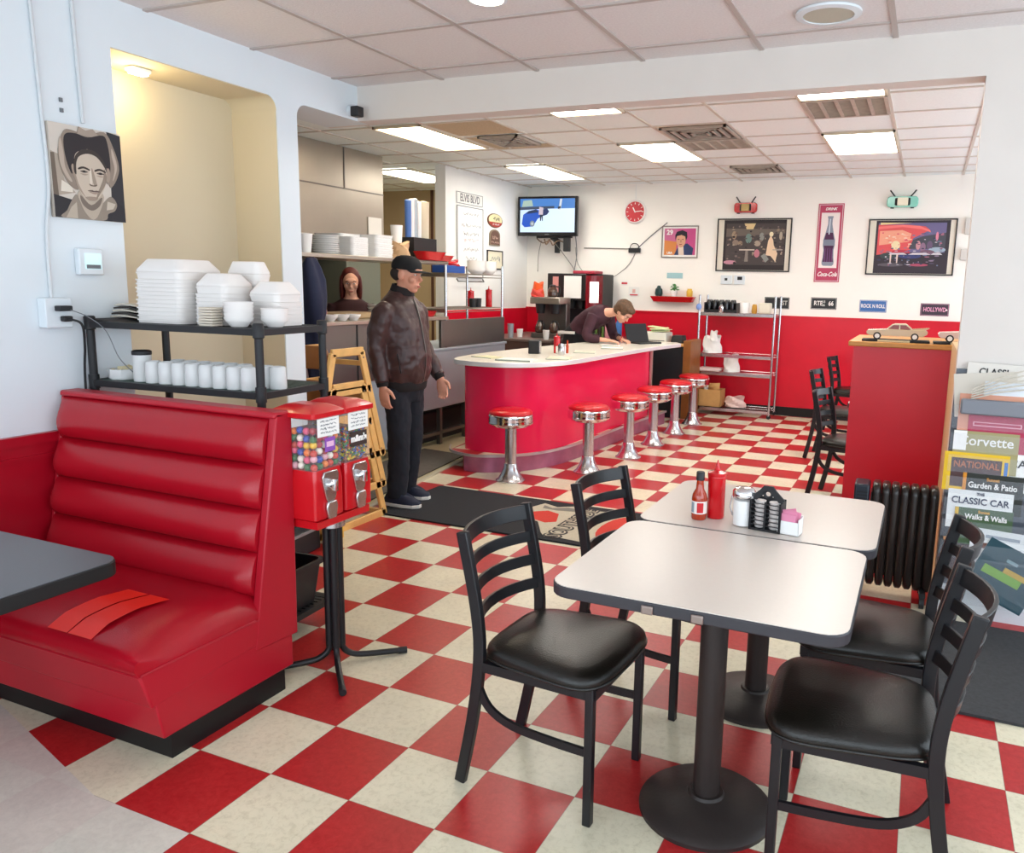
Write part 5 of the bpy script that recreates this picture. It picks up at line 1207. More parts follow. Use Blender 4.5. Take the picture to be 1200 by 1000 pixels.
model_car('pale pink classic model car at the right on the divider top', 2.93, 1.64, .02, S('car_pinkish', '#e3c4b8', rough=.25, coat=.4), S('cream_roof3', '#efe0d2', rough=.3), S('strip_cream', '#d9cfa8', rough=.5))

# oil radiator
t = thing('oil_radiator', 'dark brown oil-filled radiator heater in front of the red divider', 'heater', (2.60, .66, 0), math.radians(2)); t.scale = (.93, 1, 1)
RAD = S('radiator_brown', '#231b17', rough=.3, coat=.2)
for k in range(7):
    x = -.07 + .048*k; m = MB(); o0 = [(a, b) for a, b in rrect(-.075, .075, .06, .60, .045)]
    rings = []
    for dx, s_ in ((-.0225, .80), (-.019, .90), (-.011, .985), (.011, .985), (.019, .90), (.0225, .80)): rings.append([(x+dx, a*s_, .36+(b-.36)*(1-(1-s_)*.35)) for a, b in o0])
    m.loft(rings); obj('fin', m, RAD, t, angle=70)
m = MB()
m.box(-.10, .235, -.045, .045, .125, .55)
obj('manifold', m, RAD, t)
m = MB(); m.box(-.185, -.105, -.075, .075, .09, .59); obj('control_box', m, S('radiator_blue', '#1d2733', rough=.35), t, bev=.012)
m = MB()
for k in range(14): m.box(-.187, -.098, -.0765, -.0745, .12+.014*k, .126+.014*k)
for k in range(4): m.box(-.17, -.115, -.0765, -.0745, .50+.016*k, .507+.016*k)
obj('vent_slots', m, INK, t)
for x in (-.14, .2):
    m = MB(); m.box(x-.015, x+.015, -.12, .12, .055, .08); fo = obj('foot', m, BLKP, t)
    for s in (-1, 1):
        m = MB(); m.at(x, s*.11, .028, 0, PI/2, 0); m.lathe([(.028, -.012), (.028, .012)], 16); obj('caster', m, BLKP, t)

# magazine rack on the pier
t = thing('magazine_rack', 'clear acrylic magazine rack on the white wall right of the red divider', 'magazine rack', (3.03, .57, 0))
m = MB(); m.box(-.19, .19, -.012, -.004, .12, 1.20); obj('back_sheet', m, mat('acrylic_dark', srgb('#59606a'), rough=.15, alpha=.85), t)
tiers = [(.12, .30), (.33, .10), (.43, .10), (.53, .10), (.63, .10), (.73, .10), (.83, .10), (.93, .14)]
for i, (z, h) in enumerate(tiers):
    d = .185 - .0135*i
    m = MB(); m.box(-.19, .19, -d, -d+.003, z, z+h*(.8 if i else .75)); m.box(-.19, -.187, -d, -.012, z, z+h*.8); m.box(.187, .19, -d, -.012, z, z+h*.8)
    obj('pocket', m, ACRYL, t)
def magazine(label, x, z, w, h, cover, lean=.2, y=.50, rz=0, lines=(), name='magazine', band=None, th=.006, roll=0):
    t = thing(name, label, 'magazine', (x, y, z)); t.rotation_euler = (-lean, roll, rz)
    m = MB(); m.box(-w/2, w/2, -th/2, th/2, 0, h); obj('pages', m, PAPER, t)
    m = MB(); m.box(-w/2-.0005, w/2+.0005, -th/2-.001, -th/2, 0, h+.0005); obj('cover', m, cover, t)
    if band:
        m = MB()
        for k, (x0, x1, z0, z1, mt) in enumerate(band): m.box(x0, x1, -th/2-.0016-.0003*k, -th/2-.001, z0, z1, mt)
        obj('cover_print', m, None, t, smooth=False)
    for s_, sz, mt, tx, tz, sx in lines: text('lettering', s_, sz, mt, t, (tx, -th/2-.003, tz), (PI/2, 0, 0), sx=sx, bold=.0008)
    return t
Q = P
magazine('pink and orange topped magazine with an oval title, upper part of the rack', 3.00, .92, .27, .17, Q('d99a80'), .10, 0.500, band=((-.13, .13, .085, .14, Q('e6dcd2')),))
magazine('crimson magazine below the pink one in the rack', 3.04, .83, .26, .17, Q('b02a4e'), .10, 0.487, band=((-.11, .09, .115, .135, Q('e3a5b4')), (-.105, .085, .12, .131, Q('b02a4e'))))
magazine('white and olive magazine with large white title in the rack', 2.99, .73, .27, .19, Q('a39a6a'), .10, 0.474, lines=(('Corvette', .062, INKW, .0, .145, 1),), band=((-.135, -.08, .10, .19, INKW),))
magazine('white magazine reading CAR, half hidden behind the yellow bordered one', 3.10, .655, .20, .18, INKW, .10, 0.474, lines=(('CAR', .05, INK, .045, .13, 1.1),))
magazine('yellow bordered magazine in the middle of the rack', 2.96, .64, .27, .18, Q('e8bd1e'), .10, 0.459, lines=(('NATIONAL', .042, Q('b0643c'), 0, .125, .9),), band=((-.105, .105, .02, .155, Q('4b3030')), (.115, .13, .0, .15, Q('3a78c0'))))
magazine('black gardening magazine with white title in the rack', 3.035, .55, .25, .18, Q('22261f'), .10, 0.446, lines=(('Garden & Patio', .038, INKW, .0, .125, .85), ('Sunset', .02, Q('c98c2e'), 0, .155, 1)), band=((-.125, -.11, .0, .18, Q('d98c1e')),))
magazine('white magazine titled in dark blue capitals, lower half of the rack', 2.99, .47, .27, .18, Q('e9ebea'), .10, 0.433, lines=(('CLASSIC CAR', .042, Q('2b3550'), 0, .13, .95), ('THE', .018, Q('2b3550'), 0, .165, 1)))
magazine('dark green gardening magazine with yellow edge, lower half of the rack', 3.01, .40, .24, .17, Q('3f5a38'), .10, 0.421, lines=(('Walks & Walls', .034, INKW, .01, .13, .85), ('Sunset', .018, Q('d9a53a'), 0, .155, 1)), band=((-.12, -.105, .0, .17, Q('e0b52e')),))
magazine('white leaflet with small brown cars near the bottom of the rack', 3.08, .31, .24, .17, Q('e3e6e6'), .08, 0.410, roll=.05, band=((-.10, -.03, .08, .105, Q('6b4438')), (.04, .09, .07, .095, Q('3a3434')), (-.06, .08, .13, .145, Q('9aa3ad'))))
magazine('dark brown thin book leaning in the bottom pocket of the rack', 2.98, .24, .2, .2, Q('3a2420'), .12, 0.402, roll=-.15, band=((-.1, .1, .185, .2, Q('c08b5c')),))
magazine('dark teal atlas with green map, tilted in the bottom pocket of the rack', 3.07, .16, .27, .26, Q('1c4450'), .10, 0.392, roll=.42, band=((-.10, .07, .10, .14, Q('7fae3c')), (-.02, .10, .14, .165, Q('c9a53a')), (-.03, .02, .19, .205, Q('7d9aa0'))), th=.014)
# newspapers fanned on top
for k, (lb, x, z, w, h, roll, c, ln) in enumerate((
    ('newspaper folded at the back of the rack top, headline in black', 3.03, 1.00, .30, .23, .03, 'ddd8cf', (('CLASSI', .045, INK, -.04, .19, .9),)),
    ('newspaper with dark masthead tilted over the rack top', 2.98, .99, .26, .20, -.10, 'd3ccbf', ()),
    ('white paper with blue block at the front of the rack top', 3.07, .97, .22, .18, .02, 'e3e8ec', ()))):
    tt = magazine(lb, x, z, w, h, Q(c), .08+.01*k, .530-.012*k, lines=ln, name='newspaper', roll=roll, band=((.0, .08, .03, .08, Q('3f62b0')),) if k == 2 else None); tt['category'] = 'newspaper'
m = MB()
for k in range(5):
    m.at(2.93, .492-.004*k, 1.075+.012*k, 0, -.25-.05*k, .0); m.bar([(-.02, 0, 0), (.10, 0, .008), (.22, 0, .0)], .012, .005, up=(0, 0, 1))
tag(obj('paper_fan', m, NP), 'fanned folded newspaper edges across the rack top', 'newspaper')
m = MB(); m.box(-.17, .17, -.018, .018, 0, .07); tag(obj('grey_folder', m, S('folder_grey', '#7e828a', rough=.5), loc=(3.04, .478, 1.0), bev=.008), 'grey bundled booklets just under the newspapers in the rack', 'booklets')

# floor mats
t = thing('logo_mat', 'black floor mat with a pale and red cafe logo, under the man', 'floor mat', (.42, 1.06, .001), math.radians(0))
m = MB(); m.prism(rrect(-1.03, 1.10, -.41, .40, .03), 0, .010); obj('mat_base', m, MATB, t)
LG = S('mat_cream', '#b9b09c', rough=.95, noise=.1, nscale=150); LR = S('mat_red', '#c2392f', rough=.95, noise=.1, nscale=150)
m = MB()
def fl(pts, mt, z): m.prism(pts, z, z+.0006, mt)
fl([(-.24, .00), (-.17, .10), (-.10, .32), (.02, .27), (.12, .34), (.30, .30), (.52, .36), (.62, .20), (.62, -.30), (.50, -.36), (.30, -.34), (.22, -.36), (.17, -.30), (.05, -.10), (-.05, -.06), (-.12, -.08)], LG, .0102)
fl([(-.20, .00), (-.13, .05), (.0, .16), (.10, .12), (.16, -.05), (.10, -.10), (-.03, -.05), (-.12, -.06)], LR, .0110)
fl(ell2(.56, .0, .10, .26, 20), LR, .0110)
fl([(-.08, .27), (.0, .23), (.10, .29), (.2, .27), (.18, .22), (.05, .19), (-.06, .2)], S('mat_grey', '#7c7870', rough=.95), .0114)
obj('logo_print', m, None, t, smooth=False)
text('lettering', 'SOUTHSIDE', .15, INK, t, (.27, -.02, .0120), (0, 0, PI/2), bold=.012, sx=.85)
text('lettering', 'SOUTHSIDE', .15, LG, t, (.27, -.02, .0135), (0, 0, PI/2), bold=-.002, sx=.85)
m = MB(); m.prism(rrect(-.78, .9, -.46, .45, .02), 0, .011); tag(obj('floor_mat', m, RUB, loc=(3.20, -.01, .001)), 'plain dark grey floor mat on the right, in front of the magazine rack', 'floor mat')

# ================================================================ CONDIMENTS ON THE CAFE TABLE (top z .75)
TZ = .751
t = thing('hot_sauce_bottle', 'small hot sauce bottle with black cap, left of the condiments', 'bottle', (2.02, -.925, TZ))
m = MB(); m.lathe([(.0245, 0), (.0265, .004), (.0265, .075), (.024, .088), (.014, .108), (.012, .135), (.0125, .14)], 24); obj('glass_body', m, S('hot_sauce', '#a5300e', rough=.12, coat=.6), t)
m = MB(); m.lathe([(.0145, .138), (.0145, .165), (.012, .168), (.001, .168)], 20); obj('cap', m, BLKP, t)
m = MB(); m.lathe([(.0268, .022), (.0268, .066)], 24, cap=False); obj('label_band', m, S('label_white', '#efe6e0', rough=.5), t)
m = MB()
for a0, a1, c in ((-1.6, -.75, 'c8242c'), (-2.6, -2.0, '8e9aa5')):
    n = 8; v = [(.0272*math.cos(a0+(a1-a0)*k/n), .0272*math.sin(a0+(a1-a0)*k/n), z) for k in range(n+1) for z in (.026, .062)]
    m.add(v, [(2*k, 2*k+2, 2*k+3, 2*k+1) for k in range(n)], P(c))
obj('label_print', m, None, t)
t = thing('squeeze_bottle', 'tall red ketchup squeeze bottle beside the hot sauce', 'bottle', (2.068, -.88, TZ))
m = MB(); m.lathe([(.029, 0), (.031, .005), (.0305, .135), (.0325, .145), (.0325, .15), (.031, .152)], 28); obj('bottle_body', m, REDP, t)
m = MB(); m.lathe([(.0325, .15), (.0335, .153), (.0335, .162), (.022, .165), (.012, .168), (.008, .175), (.0045, .19), (.002, .205)], 22); obj('nozzle_cap', m, REDP, t)
t = thing('sugar_pourer', 'glass sugar pourer with chrome top on the cafe table', 'sugar jar', (2.175, -.93, TZ))
m = MB(); m.lathe([(.034, 0), (.036, .004), (.037, .10), (.035, .105)], 28); obj('jar_body', m, GLASS, t)
m = MB(); m.lathe([(.033, .004), (.0345, .09), (.001, .094)], 24); obj('sugar', m, S('sugar_white', '#eeeeec', rough=.8), t, kind='stuff')
m = MB(); m.lathe([(.0385, .10), (.0395, .104), (.0385, .120), (.030, .130), (.012, .134), (.001, .135)], 28); obj('lid', m, CHROME, t)
m = MB(); m.tube([(-.036, 0, .03), (-.045, -.005, .06), (-.04, 0, .10)], .003, 6); obj('clip', m, CHROMEB, t)
# creamer caddy
t = thing('creamer_caddy', 'black wire caddy with two columns of creamer cups', 'caddy', (2.258, -.945, TZ), math.radians(-8))
m = MB()
for x in (-.05, 0, .05): m.box(x-.003, x+.003, -.028, -.024, 0, .10)
m.box(-.053, .053, -.028, .030, 0, .004); m.box(-.053, -.049, -.028, .03, 0, .10); m.box(.049, .053, -.028, .03, 0, .10); m.box(-.053, .053, .027, .031, 0, .105)
for k in range(7): m.box(-.053, .053, -.0285, -.0255, .004+.0145*k, .0065+.0145*k)
obj('rack', m, BLKP, t)
m = MB(); hp = [(-.05, .10), (-.02, .128), (-.012, .14), (.012, .14), (.02, .128), (.05, .10)]
m.bar([(x, .0, z) for x, z in hp], .02, .007, up=(0, 1, 0)); 
m.tube([(.013*math.cos(a), 0, .122+.012*math.sin(a)) for a in [2*PI*k/14 for k in range(14)]], .005, 6, closed=True); obj('handle', m, BLKP, t)
CUP = MB(); CUP.lathe([(.014, 0), (.0185, .010), (.0195, .0115), (.0195, .0125), (.001, .0128)], 18)
cz = None
for x in (-.025, .025):
    for k in range(7):
        l = Vector((x, 0, .006+.0132*k)); l.rotate(Euler((0, 0, math.radians(-8)))); l += Vector((2.258, -.945, TZ))
        if cz is None: cz = tag(obj('creamer_cup', CUP, S('creamer_white', '#e4dcd8', rough=.35), loc=l), 'tiny white creamer cup stacked in the black caddy', 'creamer', 'creamer cups in the caddy')
        else: dup(cz, l)
t = thing('sweetener_holder', 'white dish of pink sweetener packets on the cafe table', 'sweetener holder', (2.335, -.95, TZ), math.radians(-8))
m = MB(); a = .036; m.box(-a, a, -.025, -.022, 0, .045); m.box(-a, a, .022, .025, 0, .06); m.box(-a, -a+.003, -.025, .025, 0, .055); m.box(a-.003, a, -.025, .025, 0, .055); m.box(-a, a, -.025, .025, 0, .003); obj('dish', m, PORC, t, bev=.001)
PKP = S('packet_pink', '#e58fae', rough=.5); sp = None
for k in range(8):
    m = MB(); m.box(-.024, .024, -.0012, .0012, 0, .062)
    l = Vector((random.uniform(-.008, .008), -.016+.0045*k, .006+random.uniform(0, .014))); l.rotate(Euler((0, 0, math.radians(-8)))); l += Vector((2.335, -.95, TZ))
    r_ = (random.uniform(-.12, .12), random.uniform(-.35, .35), math.radians(-8))
    if sp is None: sp = tag(obj('sweetener_packet', m, PKP, loc=l, rot=r_), 'pink sweetener packet standing in the white dish', 'packet', 'pink packets in the dish')
    else: dup(sp, l, r_)

# ================================================================ GUMBALL STAND
GX, GY = .60, -1.15
t = thing('gumball_stand', 'twin red candy vending machine on a black four-legged post', 'gumball machine', (GX, GY, 0))
m = MB()
for q in ((-.016, -.016), (.016, -.016), (.016, .016), (-.016, .016)): m.cyl(q[0], q[1], .08, .60, .0165, n=14)
obj('post', m, BLK, t)
m = MB(); m.lathe([(.05, .585), (.05, .62), (.03, .625)], 20); obj('collar', m, CHROMEB, t)
for a in (45, -45, -135, 135):
    c, s = math.cos(math.radians(a)), math.sin(math.radians(a)); m = MB()
    m.tube(smooth_curve([(c*.022, s*.022, .14), (c*.026, s*.026, .07), (c*.06, s*.06, .035), (c*.12, s*.12, .022), (c*.27, s*.27, .015)], 4), .0125, 10); l_ = obj('leg', m, BLK, t)
    m = MB(); m.tube([(c*.25, s*.25, .0155), (c*.285, s*.285, .0145)], .0142, 10); obj('foot_cap', m, BLKP, l_)
REDG = S('gum_red', '#c80f1c', rough=.3, coat=.3)
m = MB(); m.box(-.10, .08, -.17, .13, .622, .650); obj('bracket', m, REDG, t)
boxes = []
for i, yc in enumerate((-.105, .065)):
    w, d, ox = .19, .155, -.01
    x0, x1 = ox-w/2, ox+w/2; y0, y1 = yc-d/2, yc+d/2
    m = MB(); m.loft([[(x, y, z) for x, y in rrect(x0+e, x1-e, y0+e, y1-e, .012)] for z, e in ((.650, .012), (.66, .0), (.80, 0), (.818, .002), (.845, .006))]); b_ = obj('base_box', m, REDG, t)
    m = MB()
    for q in ((x0+.004, x1-.004, y0+.004, y0+.006), (x0+.004, x1-.004, y1-.006, y1-.004), (x0+.004, x0+.006, y0+.004, y1-.004), (x1-.006, x1-.004, y0+.004, y1-.004)): m.box(*q, .845, 1.045)
    obj('globe', m, GLASS, t)
    m = MB(); m.loft([[(x, y, z) for x, y in rrect(x0+e, x1-e, y0+e, y1-e, .012)] for z, e in ((1.04, -.004), (1.045, -.012), (1.062, -.012), (1.072, .004), (1.085, .03), (1.088, .05))]); obj('lid', m, REDG, t, angle=50)
    # coin mechanism on +x face
    m = MB(); P5 = [(-.035, .838), (.035, .838), (.045, .82), (.040, .79), (.026, .735), (.018, .722), (-.018, .722), (-.026, .735), (-.040, .79), (-.045, .82)]
    m.prism([(yc+a, z) for a, z in P5], x1-.002, x1+.009, ax='x'); c_ = obj('coin_plate', m, CHROMEB, t, bev=.003, label='chrome coin mechanism')
    m = MB(); m.at(x1+.012, yc, .785, 0, PI/2, 0); m.lathe([(.02, -.004), (.02, .006), (.012, .012), (.001, .012)], 20); m.box(-.02, .02, -.005, .005, .01, .026); obj('turn_handle', m, CHROME, c_)
    m = MB(); m.prism([(yc-.024, .722), (yc+.024, .722), (yc+.030, .70), (yc+.020, .655), (yc-.020, .655), (yc-.030, .70)], x1, x1+.014, ax='x'); obj('chute_door', m, CHROMEB, t, bev=.004)
    m = MB(); m.box(x1+.001, x1+.003, yc-.058, yc+.058, .972, 1.04); obj('price_card', m, PAPER, t, label='white price card')
    if i == 0:
        m = MB(); m.box(x1+.001, x1+.0025, yc-.02, yc+.035, .912, .965, P('8a4fb0')); m.box(x1+.0025, x1+.003, yc-.012, yc+.027, .93, .95, P('e6b8d8')); obj('brand_sticker', m, None, t)
    else:
        m = MB(); m.box(x1+.001, x1+.0025, yc-.045, yc+.05, .905, .962, P('3a2c28')); obj('brand_sticker', m, None, t)
        text('lettering', "m&m's", .034, INKW, t, (x1+.004, yc, .935), (PI/2, 0, PI/2), bold=.002)
    for k in range(4): scribble('fine_print', t, .085, .008, INKG, (x1+.0035, yc, 1.029-.014*k), (PI/2, 0, PI/2), seed=30+k+5*i, thick=.0016)
    boxes.append((x0+GX, x1+GX, y0+GY, y1+GY))
cols = ['c8341e', 'e8771c', 'e8b81c', '2448a8', '2a6a34', 'e4a8b4', 'efe6d8', 'a81c2c', 'e0527a', '1c1f4a']
gb = {}
bm_ = MB(); bm_.ell(0, 0, 0, .0138, .0138, .0138, 12, 8)
x0, x1, y0, y1 = boxes[0]; n = 0
pos = []
for lev in range(6):
    z = .860+.0262*lev
    for k in range(6): pos.append((x0+.021+.0296*k, y0+.021, z+random.uniform(-.004, .004)))
    for k in range(4): pos.append((x1-.021, y0+.050+.0282*k, z+random.uniform(-.004, .004)))
for p_ in pos:
    c = random.choice(cols)
    if c not in gb: gb[c] = tag(obj('gumball', bm_, S('gum_'+c, '#'+c, rough=.25), loc=p_), 'round coloured gumball piled in the nearer candy globe', 'gumball', 'gumballs in the nearer candy globe')
    else: dup(gb[c], p_)
m = MB(); m.box(x0+.037, x1-.037, y0+.037, y1-.012, .848, .99); tag(obj('gumball_core', m, S('gum_mix', '#6b2c30', rough=.5, noise=.6, nscale=60)), 'dense heap of gumballs deeper in the nearer candy globe', 'gumballs', kind='stuff')
x0, x1, y0, y1 = boxes[1]
m = MB()
for i_ in range(900):
    f_ = random.random(); z = .852 + .13*random.random()
    if f_ < .5: p_ = (random.uniform(x0+.012, x1-.012), y0+.013+random.random()*.01, z)
    else: p_ = (x1-.013-random.random()*.01, random.uniform(y0+.012, y1-.012), z)
    m.at(*p_, random.uniform(0, 3), random.uniform(0, 3), 0); m.ell(0, 0, 0, .006, .006, .0038, 7, 4, P(random.choice(['7a4a2a', 'c83a1e', 'e0a01c', '3a7a3a', '2a5aa8', '8a5a34', 'd8c41c', '4a2a1c'])))
tag(obj('candies', m), 'tiny mixed candy-coated chocolates filling the farther candy globe', 'candies', kind='stuff')
m = MB(); m.box(x0+.025, x1-.025, y0+.025, y1-.012, .848, .97); tag(obj('candies_core', m, S('candy_mix', '#6b4a20', rough=.5, noise=.6, nscale=90)), 'heap of chocolates deeper in the farther candy globe', 'candies', kind='stuff')

# ================================================================ STACKED HIGH CHAIRS
def high_chair(label, z, tray=False):
    t = thing('high_chair', label, 'high chair', (-.70, .36, z), 0, 'nested wooden high chairs')
    for x in (-.17, .17):
        m = MB(); w_ = .05; T_ = .022
        F0, F1, B0, B1 = (.30, 0), (.10, .70), (-.34, 0), (-.16, .70)
        m.bar([(x, F0[0], F0[1]), (x, F1[0], F1[1])], T_, w_, up=(0, 1, .3)); m.bar([(x, B0[0], B0[1]), (x, B1[0], B1[1])], T_, w_, up=(0, 1, -.3))
        m.bar([(x, -.17, .70), (x, .115, .70)], T_, w_); m.bar([(x, -.24, .46), (x, .18, .46)], T_, w_); m.bar([(x, -.345, .02), (x, .31, .02)], T_, w_)
        obj('side_frame', m, WOOD, t, bev=.005)
        m = MB()
        for y, zz in ((.27, .05), (.17, .44), (.11, .66)): m.at(x+.0115*(1 if x > 0 else -1), y, zz, 0, PI/2, 0); m.lathe([(.006, -.0015), (.006, .0015)], 10)
        obj('screw', m, STEELD, t)
    m = MB(); m.box(-.16, .16, -.16, .14, .44, .455); obj('seat', m, WOODD, t, bev=.004)
    m = MB(); m.prism([(-.16, .60), (.16, .60), (.16, .66), (.10, .74), (-.10, .74), (-.16, .66)], -.03, .0, ax='y'); o = obj('backrest', m, WOODD, t, bev=.006); o.location = (0, -.14, 0)
    m = MB(); m.bar([(-.17, .13, .62), (.17, .13, .62)], .03, .03); obj('crossbar', m, WOOD, t)
    for y in (.27, -.31):
        m = MB(); m.bar([(-.17, y, .03), (.17, y, .03)], .03, .03); obj('crossbar', m, WOOD, t)
high_chair('bottom one of three stacked wooden high chairs', 0)
high_chair('middle one of three stacked wooden high chairs', .20)
high_chair('topmost of three stacked wooden high chairs', .41)

# ================================================================ LEFT WALL (x = -.6)
t = thing('portrait_canvas', 'black and white canvas portrait of a man in a cowboy hat', 'picture', (-.598, -1.21, 1.955), PI/2)
m = MB(); m.box(-.155, .155, -.022, 0, -.185, .185, P('b9aea2')); m.box(-.155, .155, -.0225, -.022, -.185, .185, P('cfc6bb'))
CV = lambda pts: [((u-.5)*.31, (.5-v)*.37) for u, v in pts]
def pp(pts, h, d, sm=True):
    q = CV(pts); q = smooth_curve(q, 4, closed=True) if sm else q; q = [(max(-.155, min(.155, a)), max(-.185, min(.185, b))) for a, b in q]; poly_y(m, q, P(h), d)
pp([(.80, .0), (1, .02), (1, 1), (.8, 1), (.82, .5), (.86, .3)], '2c2b30', .0232, False)
pp([(0, .30), (.10, .33), (.16, .60), (.30, .72), (0, .78)], 'a89b8c', .0232, False); pp([(0, .32), (.05, .32), (.07, .80), (0, .8)], '6d6054', .0234, False); pp([(.12, .60), (.26, .66), (.26, .72), (.10, .72)], 'dcd3c4', .0234, False)
pp([(0, .76), (.12, .78), (.24, .80), (.24, .92), (.12, 1), (0, 1)], '28262a', .0238, False)
pp([(.70, .84), (.86, .76), (1, .84), (1, 1), (.62, 1)], '26252b', .0238, False)
pp([(.10, 1), (.16, .92), (.24, .80), (.32, .74), (.42, .88), (.55, .92), (.68, .80), (.80, .72), (.88, .80), (.84, .88), (.74, .92), (.66, 1)], '8f8376', .0242)
pp([(.14, 1), (.22, .88), (.30, .82), (.30, 1)], 'b5a898', .0245, False); pp([(.74, .78), (.86, .80), (.82, .86), (.72, .88)], 'c2b6a6', .0245, False)
pp([(.34, .70), (.68, .70), (.62, .90), (.52, 1), (.42, .94), (.36, .84)], 'b3a595', .0248); pp([(.36, .74), (.50, .84), (.66, .74), (.62, .84), (.50, .90), (.38, .84)], '75695f', .0250)
pp([(.19, .08), (.30, .05), (.50, .08), (.76, .01), (.88, .16), (.95, .37), (.90, .52), (.80, .62), (.76, .50), (.70, .30), (.5, .24), (.30, .30), (.30, .50), (.34, .68), (.22, .64), (.12, .48), (.10, .28)], '8e7f72', .0253)
pp([(.14, .14), (.17, .30), (.18, .46), (.26, .60), (.20, .58), (.12, .44), (.11, .26)], 'b5a596', .0256); pp([(.86, .18), (.92, .36), (.88, .48), (.84, .54), (.88, .40), (.85, .26)], 'b8a899', .0256)
pp([(.37, .09), (.40, .0), (.50, .03), (.60, .0), (.66, .05), (.68, .09)], 'a39486', .0257, False)
pp([(.22, .10), (.36, .08), (.52, .10), (.74, .05), (.80, .14), (.82, .34), (.80, .46), (.74, .40), (.68, .30), (.50, .24), (.34, .30), (.30, .44), (.26, .52), (.20, .38), (.18, .20)], '2a2427', .0260)
pp([(.33, .30), (.42, .25), (.52, .23), (.64, .26), (.72, .34), (.76, .44), (.74, .56), (.68, .68), (.60, .76), (.50, .79), (.40, .76), (.33, .66), (.30, .54), (.30, .40)], 'c6b7a6', .0263)
pp([(.76, .42), (.80, .42), (.80, .52), (.75, .58)], 'a08f80', .0264); pp([(.29, .42), (.26, .44), (.28, .54), (.31, .58)], '9c8b7c', .0264)
pp([(.30, .38), (.34, .30), (.44, .24), (.60, .24), (.72, .33), (.76, .46), (.71, .38), (.62, .30), (.50, .28), (.38, .32), (.33, .40), (.32, .52), (.29, .48)], '3b322e', .0267)
pp([(.72, .42), (.75, .50), (.72, .60), (.64, .70), (.58, .77), (.60, .70), (.66, .60), (.70, .52)], '8d7e70', .0266); pp([(.31, .52), (.34, .62), (.40, .72), (.44, .77), (.36, .70), (.31, .62)], 'a19182', .0266)
pp([(.42, .76), (.50, .745), (.60, .75), (.56, .785), (.48, .79)], '9a8a7c', .0266)
for u in (.355, .585):
    pp([(u, .445), (u+.07, .425), (u+.15, .445), (u+.15, .462), (u+.07, .447), (u, .465)], '3a302b', .0270); pp([(u+.02, .480), (u+.075, .466), (u+.13, .480), (u+.075, .492)], '5a4c44', .0270); pp([(u+.06, .468), (u+.09, .468), (u+.09, .488), (u+.06, .488)], '231d1c', .0273); pp([(u+.02, .505), (u+.13, .505), (u+.08, .520)], 'a39384', .0269)
pp([(.535, .45), (.555, .45), (.60, .60), (.585, .615), (.55, .60)], '9d8d7e', .0270); pp([(.49, .605), (.54, .618), (.60, .605), (.58, .628), (.51, .628)], '6a5b51', .0273); pp([(.51, .46), (.53, .46), (.53, .60), (.50, .60)], 'dacdbd', .0269)
pp([(.46, .685), (.52, .672), (.55, .678), (.59, .672), (.64, .683), (.56, .693)], '64524a', .0273); pp([(.48, .695), (.56, .698), (.62, .694), (.56, .715)], '9c8678', .0272)
obj('canvas', m, None, t, smooth=False)
def lwall(name, label, cat, y, z): return thing(name, label, cat, (-.6, y, z), PI/2)
t = lwall('thermostat', 'white thermostat with glowing screen on the left wall under the portrait', 'thermostat', -1.23, 1.595)
m = MB(); m.box(-.055, .055, -.03, 0, -.055, .055); obj('case', m, FWHITE, t, bev=.006)
m = MB(); m.box(-.03, .042, -.032, -.03, -.03, .035); obj('display', m, mat('lcd', srgb('#a8c4c8'), rough=.2, emit=srgb('#b8d8dc'), es=.6), t)
m = MB(); m.box(-.025, .037, -.033, -.032, -.028, -.012); obj('menu_bar', m, INKG, t)
t = lwall('power_outlet', 'white surface outlet box with two black plugs on the left wall', 'outlet', -1.40, 1.385)
m = MB(); m.box(-.055, .055, -.05, 0, -.06, .06); obj('box_cover', m, FWHITE, t, bev=.004)
m = MB(); m.box(-.02, .035, -.085, -.05, .008, .030); obj('charger', m, BLKP, t, bev=.004)
m = MB(); m.box(.0, .04, -.075, -.05, -.035, -.012); obj('plug', m, BLKP, t, bev=.005)
def cable2(label, pts, r, mt, name='cable'): m = MB(); m.tube(smooth_curve(pts, 6), r, 8); return tag(obj(name, m, mt), label, 'cable')
cable2('black power cord dropping from the outlet behind the booth', [(-.53, -1.38, 1.36), (-.50, -1.345, 1.34), (-.52, -1.325, 1.25), (-.55, -1.315, 1.10), (-.56, -1.31, .7)], .005, INK)
cable2('thin grey wire from the charger to the rack', [(-.52, -1.38, 1.40), (-.48, -1.33, 1.37), (-.46, -1.27, 1.31), (-.42, -1.25, 1.2), (-.40, -1.2, 1.13)], .002, INKG)
m = MB(); m.tube(smooth_curve([(-.592, -1.385, 2.70), (-.592, -1.375, 2.2), (-.592, -1.37, 1.9), (-.592, -1.395, 1.70), (-.592, -1.40, 1.44)], 5), .007, 8); tag(obj('conduit', m, S('conduit_grey', '#cfd3d6', rough=.5)), 'long painted wire cover from the ceiling down to the outlet', 'conduit')
m = MB(); m.tube([(-.592, -1.215, 2.70), (-.592, -1.205, 2.16)], .008, 8); tag(obj('conduit', m, S('conduit_grey', '#cfd3d6', rough=.5)), 'short painted wire cover ending above the cowboy portrait', 'conduit')
for z in (2.235, 2.195):
    m = MB(); m.box(-.6, -.592, -1.295, -1.283, z-.008, z+.008); tag(obj('wall_anchor', m, INKG), ('upper' if z > 2.2 else 'lower')+' dark screw anchor left of the short wire cover', 'screw')
t = thing('security_camera', 'small black and white security camera in the corner by the beam', 'security camera', (-.58, .50, 2.545))
m = MB(); m.at(0, 0, 0, 0, PI/2, 0); m.lathe([(.035, -.02), (.035, .01), (.02, .03)], 18); obj('mount', m, FWHITE, t)
